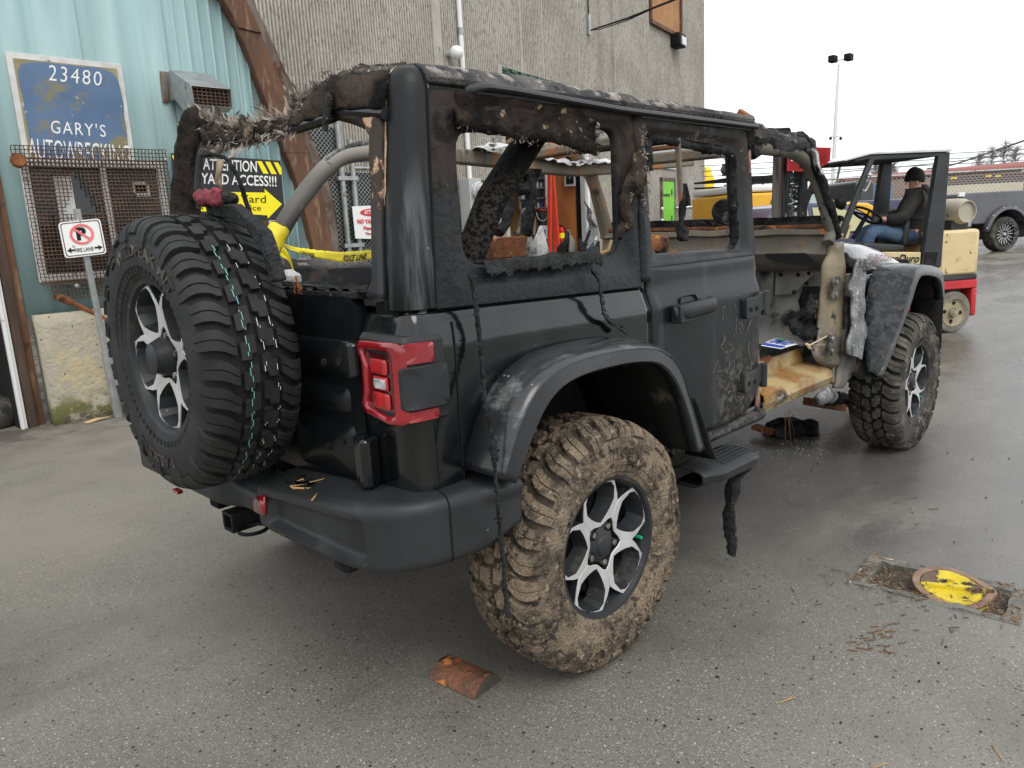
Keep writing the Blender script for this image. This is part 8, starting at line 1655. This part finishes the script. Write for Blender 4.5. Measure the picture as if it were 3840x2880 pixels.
# ---- chain link fence with barbed wire along the far side of the yard
fa = atdepth('E', 700, 690, 23.0); fb_ = atdepth('E', 2180, 608, 23.0)
fdir = (fb_-fa); fdir.z = 0; fl_len = fdir.length; fdir.normalize(); 
fn = thing('yard_fence', 'chain link yard fence topped with barbed wire beyond the parked vehicles', 'fence', V((fa.x, fa.y, gz(fa.x, fa.y))))
tops = lambda s_: lerp(fa.z, fb_.z, s_/fl_len); x_ext = -9.0
gb_ = gz(fa.x, fa.y)
mb = MB(); o0 = V((fa.x, fa.y, gb_)); chainlink(mb, o0+fdir*-3.0, fdir, V((0, 0, 1)), fl_len+5, fa.z-gb_+.05, .13, .0045); tag(mb.build('chain_link', 'chain', fn, sharp=180), kind='stuff')
for z_ in (0, -.85): mb = MB(); mb.tube([fa+fdir*-3+V((0, 0, z_)), fb_+fdir*2+V((0, 0, z_))], .03, 8); mb.build('rail', 'galv', fn)
for k in range(7):
    s_ = -2.4+k*2.9; p = fa+fdir*s_; zz = lerp(fa.z, fb_.z, s_/fl_len); mb = MB(); mb.tube([V((p.x, p.y, gb_-.1)), V((p.x, p.y, zz+.05)), V((p.x, p.y, zz+.1))+V((-.25, -.2, .45))], .038, 8); mb.build('post', 'galv', fn)
surf('wire_grey', (.10, .10, .10), rough=.6)
for k in range(3): mb = MB(); d = V((-.08*(k+1), -.065*(k+1), .1+.15*(k+1))); mb.tube([fa+fdir*-9+d+V((0, 0, .05)), fa.lerp(fb_, .5)+d, fb_+fdir*2+d], .012, 5); mb.build('barbed_wire', 'wire_grey', fn)
# second stretch seen between the concrete building and the SUV door
f0 = atdepth('T', 880, 1195, 21); f1 = atdepth('T', 1250, 1185, 21); fd = f1-f0; fd.z = 0; fln = fd.length; fd.normalize(); g_ = gz(f0.x, f0.y)
fn2 = thing('side_fence', 'pale chain link fence seen through the rear door window', 'fence', V((f0.x, f0.y, g_)))
mb = MB(); chainlink(mb, V((f0.x, f0.y, g_))-fd*1.5, fd, V((0, 0, 1)), fln+4.5, f0.z-g_, .13, .007); tag(mb.build('chain_link', 'chain', fn2, sharp=180), kind='stuff'); mb = MB(); mb.tube([f0-fd*1.5, f0+fd*(fln+3)], .04, 8); mb.build('rail', 'galv', fn2)
for k in range(3): mb = MB(); p = f0+fd*(1.2+1.8*k); mb.tube([V((p.x, p.y, g_-.1)), p], .04, 8); mb.build('post', 'galv', fn2)
surf('tarp', (.05, .17, .55), (.04, .14, .45), sc=4, rough=.5); p = atdepth('T', 1000, 1450, 19.5); mb = MB(); g_ = gz(p.x, p.y); rt = (CR-V((0, 0, CR.z))).normalized()
mb.grid(14, 10, lambda i, j: V((p.x, p.y, g_))+rt*lerp(-1.0, 1.0, i/13)+V((-rt.y, rt.x, 0))*lerp(-.6, .6, j/9)+V((0, 0, max(0, (p.z+.25-g_)*max(0, math.sin(pi*i/13))**.6*max(0, math.sin(pi*j/9))**.5*lerp(.55, 1.15, i/13)))) ); mb.jitter(.05, 3); tag(mb.build('blue_tarp', 'tarp'), 'blue tarpaulin covered pile behind the rear door window', 'tarp')
# ---- far buildings
surf('roof_red', (.26, .085, .065), (.22, .07, .055), sc=.5, rough=.7); surf('wall_tan', (.52, .33, .19), (.46, .29, .17), sc=1, rough=.85); surf('wall_cream', (.60, .55, .42), (.55, .50, .38), sc=.6, rough=.8); surf('wall_brown', (.22, .15, .12), rough=.8); surf('fascia_brown', (.18, .085, .075), rough=.7); surf('rack_dark', (.02, .028, .045), (.035, .04, .06), sc=2, rough=.7); surf('tank_yellow', (.85, .60, .01), rough=.45); surf('blue_goods', (.06, .19, .40), rough=.5)
def far_box(par, t, a0, b0, a1, b1, dep, depth, nm, mt, toground=False):
    A_ = [atdepth(t, a0, b0, dep), atdepth(t, a1, b0 if not isinstance(b0, tuple) else b0, dep)]
    p0 = atdepth(t, a0, b0, dep); p1 = atdepth(t, a1, b0, dep); q0 = atdepth(t, a0, b1, dep)
    zt = (p0.z+p1.z)/2; zb = gz(p0.x, p0.y)-.2 if toground else q0.z; h = p1-p0; h.z = 0; L_ = h.length; h.normalize(); n_ = V((-h.y, h.x, 0)); mb = MB()
    c = (p0+p1)/2+n_*depth/2; c.z = (zt+zb)/2; mb.box(c, (L_, depth, zt-zb), ax=(h, n_, V((0, 0, 1)))); return mb.build(nm, mt, par)
rbp = atdepth('E', 1500, 640, 62)
rb_ = thing('red_roof_warehouse', 'long low warehouse with red metal roof beyond the fence', 'building', V((rbp.x, rbp.y, gz(rbp.x, rbp.y))))
# gabled roof running to the right
p0, p1 = atdepth('E', 860, 672, 70), atdepth('E', 2300, 545, 56); q0, q1 = atdepth('E', 860, 690, 66), atdepth('E', 2300, 592, 50)
mb = MB(); mb.add([q0, q1, p1, p0], [(0, 1, 2, 3)]); bk = V((4, 8, 0)); mb.add([p0, p1, p1+bk-V((0, 0, 2)), p0+bk-V((0, 0, 2))], [(0, 1, 2, 3)]); mb.build('roof', 'roof_red', rb_, solid=.15)
mb = MB(); gq0, gq1 = q0+V((.5, 1, -.2)), q1+V((.5, 1, -.2)); mb.add([V((gq0.x, gq0.y, .2)), V((gq1.x, gq1.y, .2)), gq1, gq0], [(0, 1, 2, 3)]); mb.build('wall', 'wall_brown', rb_, solid=.2)
for k in range(9): t_ = (k+.4)/9; a = gq0.lerp(gq1, t_); b = gq0.lerp(gq1, t_+.06); mb = MB(); mb.add([V((a.x, a.y-.15, .8)), V((b.x, b.y-.15, .8)), V((b.x, b.y-.15, a.z-.5)), V((a.x, a.y-.15, a.z-.5))], [(0, 1, 2, 3)]); mb.build('bay_door', 'wall_cream' if k % 2 else 'wall_tan', rb_, solid=.05)
cwl = thing('cream_wall', 'long cream block wall behind the chain link fence', 'wall', atdepth('E', 1850, 800, 36)); OFF[cwl.name] = V(cwl.location)
far_box(cwl, 'E', 1560, 712, 2260, 800, 36, .3, 'wall', 'wall_cream', True)
rk = thing('pipe_rack', 'dark rack of stacked pipes with yellow tags above the cream wall', 'rack', atdepth('E', 1850, 720, 38))
for k in range(4): far_box(rk, 'E', 1560+10*k, 662+16*k, 2260, 674+16*k, 38-.3*k, .3, 'pipe_bundle', 'rack_dark')
for a in (1600, 1840, 1905): far_box(rk, 'E', a, 672-14*(a > 1800), a+38, 684-14*(a > 1800), 37.0, .05, 'yellow_tag', 'tank_yellow')
bg_ = thing('blue_crates', 'stack of blue goods behind the fence left of the driver', 'crates', atdepth('E', 1120, 800, 30)); far_box(bg_, 'E', 1085, 770, 1190, 830, 30, 1.2, 'crate', 'blue_goods', True); far_box(bg_, 'E', 1110, 712, 1190, 768, 30.5, 1.0, 'crate', 'blue_goods')
lo_ = thing('tan_shed', 'low tan brick shed behind the chain link fence', 'building', atdepth('E', 1000, 800, 34)); far_box(lo_, 'E', 925, 715, 1085, 830, 34, 3, 'wall', 'wall_brown', True); far_box(lo_, 'E', 915, 690, 1080, 716, 33.6, 3.6, 'roof', 'fascia_brown')
# brown-roofed building and yellow hopper seen through the rear door window
tn = thing('tan_brick_building', 'tan building with brown fascia seen through the rear door window', 'building', atdepth('T', 1050, 1100, 42)); far_box(tn, 'T', 600, 1040, 1700, 1300, 42, 6, 'wall', 'wall_tan', True); far_box(tn, 'T', 590, 955, 1710, 1045, 41.5, 7, 'fascia', 'fascia_brown')
yt = thing('yellow_hopper', 'bright yellow cylindrical hopper standing above the tan building', 'tank', atdepth('T', 960, 960, 46)); c = atdepth('T', 960, 965, 46); tp_ = atdepth('T', 960, 815, 46); r_ = (atdepth('T', 1025, 900, 46)-atdepth('T', 895, 900, 46)).length/2
mb = MB(); mb.lathe([(0, -4), (r_, -4), (r_, tp_.z-c.z), (r_*.9, tp_.z-c.z+.1), (0, tp_.z-c.z+.1)], c, (0, 0, 1), 24); mb.build('drum', 'tank_yellow', yt)
mb = MB(); mb.tube([V((c.x, c.y, tp_.z)), atdepth('T', 935, 710, 46)], .25, 8); mb.tube([atdepth('T', 905, 715, 46), atdepth('T', 960, 708, 46)], .3, 8); mb.tube([atdepth('T', 950, 715, 46), atdepth('T', 1000, 810, 46)], .06, 6); mb.build('filler_arm', 'tank_yellow', yt)
# ---- flood light pole
pz = atdepth('Z', 1798, 385, 40); pt_ = atdepth('Z', 1812, 140, 40)
lp4 = thing('floodlight_pole', 'tall slim pole with two floodlights against the white sky', 'light pole', V((pz.x, pz.y, gz(pz.x, pz.y))))
surf('pole_paint', (.60, .61, .62), rough=.5)
mb = MB(); mb.tube([V((pz.x, pz.y, gz(pz.x, pz.y)-.2)), V((lerp(pz.x, pt_.x, .5), lerp(pz.y, pt_.y, .5), (pz.z+pt_.z)/2)), pt_], [.13, .095, .06], 12); mb.build('pole', 'pole_paint', lp4)
a, b = atdepth('Z', 1795, 132, 40), atdepth('Z', 1829, 128, 40); mb = MB(); mb.bar(a, b, .06, .06); mb.build('crossarm', 'pole_paint', lp4)
for p in (a, b): mb = MB(); mb.box(p+V((0, -.1, .08)), (.5, .35, .35)); mb.build('floodlight', 'black', lp4, bevel=.04)
for px_ in (1794, 1816): mb = MB(); mb.ball(atdepth('Z', px_+0, 299, 40), .085, 10); mb.build('camera_dome', 'black', lp4)
mb = MB(); mb.bar(atdepth('Z', 1794, 295, 40), atdepth('Z', 1816, 294, 40), .06, .06); mb.build('camera_arm', 'pole_paint', lp4)
# overhead service wires
def wire(pts_, r_, label):
    P_ = spline(pts_, 8); mb = MB(); mb.tube(P_, r_, 5); tag(mb.build('overhead_wire', 'wire_grey'), label, 'wire', 'overhead wires')
wire([atdepth('E', 1430, 615, 28), atdepth('E', 1600, 588, 27), atdepth('E', 1850, 505, 24), atdepth('E', 2130, 410, 20)], .030, 'thick overhead wire rising to the right edge beside the forklift guard')
wire([atdepth('E', 240, 700, 60), atdepth('E', 800, 640, 58), atdepth('E', 1500, 575, 55), atdepth('E', 2200, 495, 50)], .035, 'thin sagging wire crossing the sky behind the forklift')
wire([atdepth('T', 880, 800, 60), atdepth('T', 1200, 850, 60), atdepth('T', 1843, 760, 60)], .05, 'thin wire crossing the pale sky in the rear door window')
# ---- bare trees on the skyline
surf('bare_tree', (.27, .25, .23), rough=.9)
def tree(px_, py_, dep, h_, w_, label, seed):
    rg_ = random.Random(seed); b = atdepth('E', px_, py_, dep); z0 = gz(b.x, b.y); top = b.z+h_; o = thing('bare_tree', label, 'tree', V((b.x, b.y, z0)), 'bare trees on the skyline')
    mb = MB(); mb.tube([V((b.x, b.y, z0)), V((b.x, b.y, top*.75))], [.22, .08], 6); mb.build('trunk', 'bare_tree', o); mb = MB()
    for k in range(100):
        a = rg_.random()*6.28; q = V((b.x, b.y, lerp(z0+(top-z0)*.45, top, rg_.random()**.7))); l_ = w_*rg_.uniform(.25, 1)*math.sqrt(max(.05, 1-((q.z-z0)/(top-z0+.3))**2)); e = q+V((math.cos(a)*l_, math.sin(a)*l_, l_*rg_.uniform(.2, .9))); m_ = q.lerp(e, .5)+V((rg_.gauss(0, .1), rg_.gauss(0, .1), .1)); mb.tube([q, m_, e], [.035, .022, .008], 3, caps=False)
        for s_ in range(3): e2 = m_+V((rg_.gauss(0, .4), rg_.gauss(0, .4), rg_.uniform(.1, .6))); mb.tube([m_, e2], [.014, .006], 3, caps=False)
    mb.build('crown', 'bare_tree', o, sharp=180)
for i_, (px_, py_, h_, w_, lb) in enumerate(((1075, 640, .9, 1.6, 'leftmost bare tree on the skyline above the forklift steering wheel'), (1130, 640, 1.1, 1.8, 'second bare tree on the skyline left of the driver'), (1200, 640, .9, 1.6, 'bare tree on the skyline just left of the driver\'s cap'), (1790, 580, .8, 1.8, 'bare tree above the red roof left of the tallest ones'), (1880, 570, 1.4, 2.0, 'bare tree above the middle of the red roof'), (1960, 560, 1.9, 2.2, 'tallest bare tree above the red roof'), (2040, 556, 1.3, 2.0, 'bare tree above the red roof near the right edge'))): tree(px_, py_, 85, h_, w_, lb, i_+1)
# ================================================================ small loose things
# caution tape tied round the rear roll bar
ct_ = thing('caution_tape', 'yellow police line tape tied round the roll bar of the burnt SUV', 'tape', on('Y', 1100, 960, y=YB))
c0, c1 = on('Y', 1045, 975, y=YB), on('Y', 1140, 900, y=YB)
ax_ = (V(tb_[3])-V(tb_[2])).normalized()
mb = MB(); e1_ = ax_.orthogonal().normalized(); e2_ = ax_.cross(e1_); cc_ = on('Y', 1105, 955, y=YB)
mb.grid(20, 8, lambda i, j: cc_+ax_*(-.055+.11*j/7)+(e1_*math.cos(2*pi*i/20)+e2_*math.sin(2*pi*i/20))*(.042+.004*noise.noise(V((i, j, 1)))), closeu=True); mb.jitter(.004, 50); mb.build('wrap', 'tape', ct_, sharp=30)
def ribbon(top, bot, name, par, n=6, jit=.003):
    A_, B_ = spline(top, n), spline(bot, n); mb = MB(); mb.grid(len(A_), 5, lambda i, j: lerp(A_[i], B_[i], j/4)+V((0, -.004*math.sin(j*1.6+i*.2), 0))); mb.jitter(jit, 30); return mb.build(name, 'tape', par, solid=.0008, sharp=40), A_, B_
tpx = [((1200, 1010), YB-.04), ((1350, 1045), .45), ((1520, 1068), .30), ((1760, 1090), .05), ((1950, 1085), -.18), ((2150, 1066), -.40)]
bpx = [((1210, 1040), YB-.04), ((1340, 1095), .45), ((1500, 1140), .30), ((1740, 1190), .05), ((1900, 1200), -.18), ((2150, 1165), -.40)]
ro_, A_, B_ = ribbon([on('Y', *p, y=y_) for p, y_ in tpx], [on('Y', *p, y=y_) for p, y_ in bpx], 'ribbon', ct_)
def ribtext(s_, t0, t1, v0, v1):
    mb = MB()
    def f(u, v): k = lerp(t0, t1, u)*(len(A_)-1); i = min(int(k), len(A_)-2); fr = k-i; a = lerp(A_[i], A_[i+1], fr); b = lerp(B_[i], B_[i+1], fr); p = lerp(b, a, lerp(v0, v1, v)); return p+(CP-p).normalized()*.012
    text_on(mb, s_, f, .03); mb.build('lettering', 'ink', ct_, sharp=180)
ribtext('CROSS', .24, .42, .05, .5); ribtext('POLICE LINE', .70, .93, .1, .7)
ribbon([on('Y', a, b, y=.40) for a, b in ((1185, 1010), (1240, 1100), (1280, 1200), (1345, 1370))], [on('Y', a, b, y=.40) for a, b in ((1200, 1060), (1160, 1120), (1260, 1210), (1340, 1385))], 'loose_end', ct_)
# licence plate lying on the cabin floor
surf('plate_white', (.74, .76, .77), rough=.4); surf('plate_blue', (.03, .07, .38), rough=.4); surf('plate_green', (.03, .28, .14), rough=.4)
q = [on('F', a, b, y=y_) for a, b, y_ in ((283, 728, -.70), (425, 752, -.72), (605, 715, -.62), (395, 678, -.50))]
lp3 = thing('licence_plate', 'bent white licence plate with a blue band lying in the burnt cabin', 'licence plate', (q[0]+q[1])/2)
def pm(u, v, o=0): p = lerp(lerp(q[0], q[1], v), lerp(q[3], q[2], v), u); return p+V((0, 0, .010*math.sin(pi*u)*.6+o))
mb = MB(); mb.grid(9, 7, lambda i, j: pm(i/8, j/6)); mb.build('plate', 'plate_white', lp3, solid=.002)
mb = MB(); mb.grid(4, 7, lambda i, j: pm(.02+.16*i/3, .02+.96*j/6, .0035)); mb.build('blue_band', 'plate_blue', lp3)
mb = MB(); mb.grid(3, 3, lambda i, j: pm(.62+.2*i/2, .12+.3*j/2, .004)); mb.build('green_emblem', 'plate_green', lp3)
mb = MB(); text_on(mb, 'SMND', lambda u, v: pm(.68-.42*v, .12+.75*u, .004), .03); mb.build('lettering', 'plate_blue', lp3, sharp=180)
# pale cable tie sticking out
mb = MB(); a, b = on('F', 612, 730, y=-.72), on('F', 772, 648, y=-.80); mb.bar(a, b, .008, .005); mb.bar(on('F', 600, 718, y=-.72), on('F', 622, 750, y=-.72), .012, .008)
surf('cable_tie', (.72, .60, .42), rough=.6); tag(mb.build('cable_tie', 'cable_tie'), 'pale plastic cable tie sticking out beside the licence plate', 'cable tie')
# burnt rubber mat on the ground beyond the sill
c = on('F', 490, 1310, z=.02); mt_ = thing('burnt_rubber_pile', 'charred rubber heap lying on the wet ground under the sill', 'debris', V((c.x, c.y, 0)))
mb = MB(); mb.ball(V((c.x, c.y, .03)), .22, 24, (1.0, .8, .18)); mb.jitter(.05, 12); mb.v = [V((p.x, p.y, max(p.z, .003))) for p in mb.v]; mb.build('heap', 'char', mt_)
mb = MB(); a, b = on('F', 235, 1290, z=.05), on('F', 370, 1330, z=.04); mb.bar(a, b, .06, .03); mb.build('rusty_bar', 'rust', mt_)
# glass crumbs, ash and twigs scattered on the asphalt
surf('glass_crumb', (.85, .87, .87), rough=.2)
mb = MB(); c = on('R', 1320, 1330, z=0); rg = random.Random(6)
for k in range(130): p = c+V((rg.gauss(0, .2), rg.gauss(0, .09), 0)); s_ = rg.uniform(.0012, .003); mb.box(p+V((0, 0, s_*.5+.001)), (s_*2, s_, s_), rot=Matrix.Rotation(rg.random()*3, 3, 'Z'))
tag(mb.build('glass_crumbs', 'glass_crumb', origin=V((c.x, c.y, 0))), 'scatter of pale glass crumbs on the wet asphalt below the sill', 'glass', kind='stuff')
surf('twig', (.11, .06, .04), (.2, .13, .08), sc=40, rough=.9); surf('coal', (.012, .012, .012), rough=.8)
mb = MB()
for (cx_, cy_, n_, sx_) in ((900, 900, 30, 150), (1250, 700, 26, 320), (1100, 180, 8, 160), (420, 640, 4, 200)):
    for k in range(n_):
        p = on('I', cx_+rg.gauss(0, sx_*.6), cy_+rg.gauss(0, sx_*.35), z=.003); a = rg.gauss(-.7, .35)+(1.2 if rg.random() < .2 else 0); l_ = rg.uniform(.004, .024); d = V((math.cos(a), math.sin(a), 0)); mb.bar(p-d*l_, p+d*l_, rg.uniform(.0015, .004), .003)
tag(mb.build('twigs', 'twig', origin=on('I', 900, 900, z=0)), 'brown twigs and bark shreds scattered on the asphalt near the yellow cover', 'twigs', kind='stuff')
mb = MB()
for k in range(60):
    p = on('I', rg.uniform(-900, 1750), rg.uniform(-150, 1650), z=.002); s_ = rg.uniform(.0015, .0055); mb.ball(p, s_, 6, (1, rg.uniform(.6, 1.3), .6))
for k in range(26):
    p = on('F', rg.uniform(400, 1600), rg.uniform(1200, 1700), z=.004); s_ = rg.uniform(.003, .007); mb.ball(p, s_, 6, (1, .8, .5))
tag(mb.build('cinders', 'coal', origin=on('I', 300, 900, z=0)), 'small black cinders scattered over the asphalt', 'cinders', kind='stuff')
# loose pale gravel chips embedded in the surface, nearest to the camera
surf('chip', (.33, .31, .26), (.20, .185, .155), sc=60, rough=.8)
mb = MB()
for k in range(5200):
    r_ = .9+4.2*rg.random()**1.3; a = rad(45+rg.uniform(-46, 46)); p = V((CP.x+math.cos(a)*r_, CP.y+math.sin(a)*r_, 0)); s_ = rg.uniform(.001, .0032); b = rg.random()*6.28
    mb.add([p+V((math.cos(b+t)*s_*rg.uniform(.7, 1.3), math.sin(b+t)*s_*rg.uniform(.7, 1.3), .0012)) for t in (0, 1.6, 3.1, 4.7)]+[p+V((0, 0, .0012+s_*.5))], [(0, 1, 4), (1, 2, 4), (2, 3, 4), (3, 0, 4)])
tag(mb.build('stone_chips', 'chip', origin=(0, 0, 0), sharp=180), 'pale stone chips worn proud of the asphalt', 'stone chips', kind='stuff')
# faint red spray line and dry grass
surf('spray_red', (.30, .06, .05), (.10, .09, .08), sc=60, lo=.4, hi=.6, rough=.7)
mb = MB(); P_ = [on('I', a, b, z=.0045) for a, b in ((372, -60), (365, 40), (378, 110), (430, 140), (515, 148))]
for a, b in zip(P_, P_[1:]):
    for k in range(26): p = a.lerp(b, rg.random())+V((rg.gauss(0, .008), rg.gauss(0, .008), 0)); mb.add([p, p+V((.006, .001, 0)), p+V((.003, .006, 0))], [(0, 1, 2)])
tag(mb.build('spray_mark', 'spray_red', sharp=180), 'faint red spray paint mark on the wet asphalt right of the step', 'paint mark', kind='stuff')
mb = MB()
for pts_ in (((340, 1285), (390, 1265), (420, 1240)), ((370, 1270), (400, 1262), (432, 1248)), ((880, 1659), (930, 1640), (970, 1630)), ((1565, 1520), (1600, 1570), (1635, 1620))): mb.tube([on('I', a, b, z=.004) for a, b in pts_], .0016, 4)
tag(mb.build('dry_grass', 'straw', sharp=180), 'few yellow dry grass stems on the asphalt at lower right', 'grass', kind='stuff')
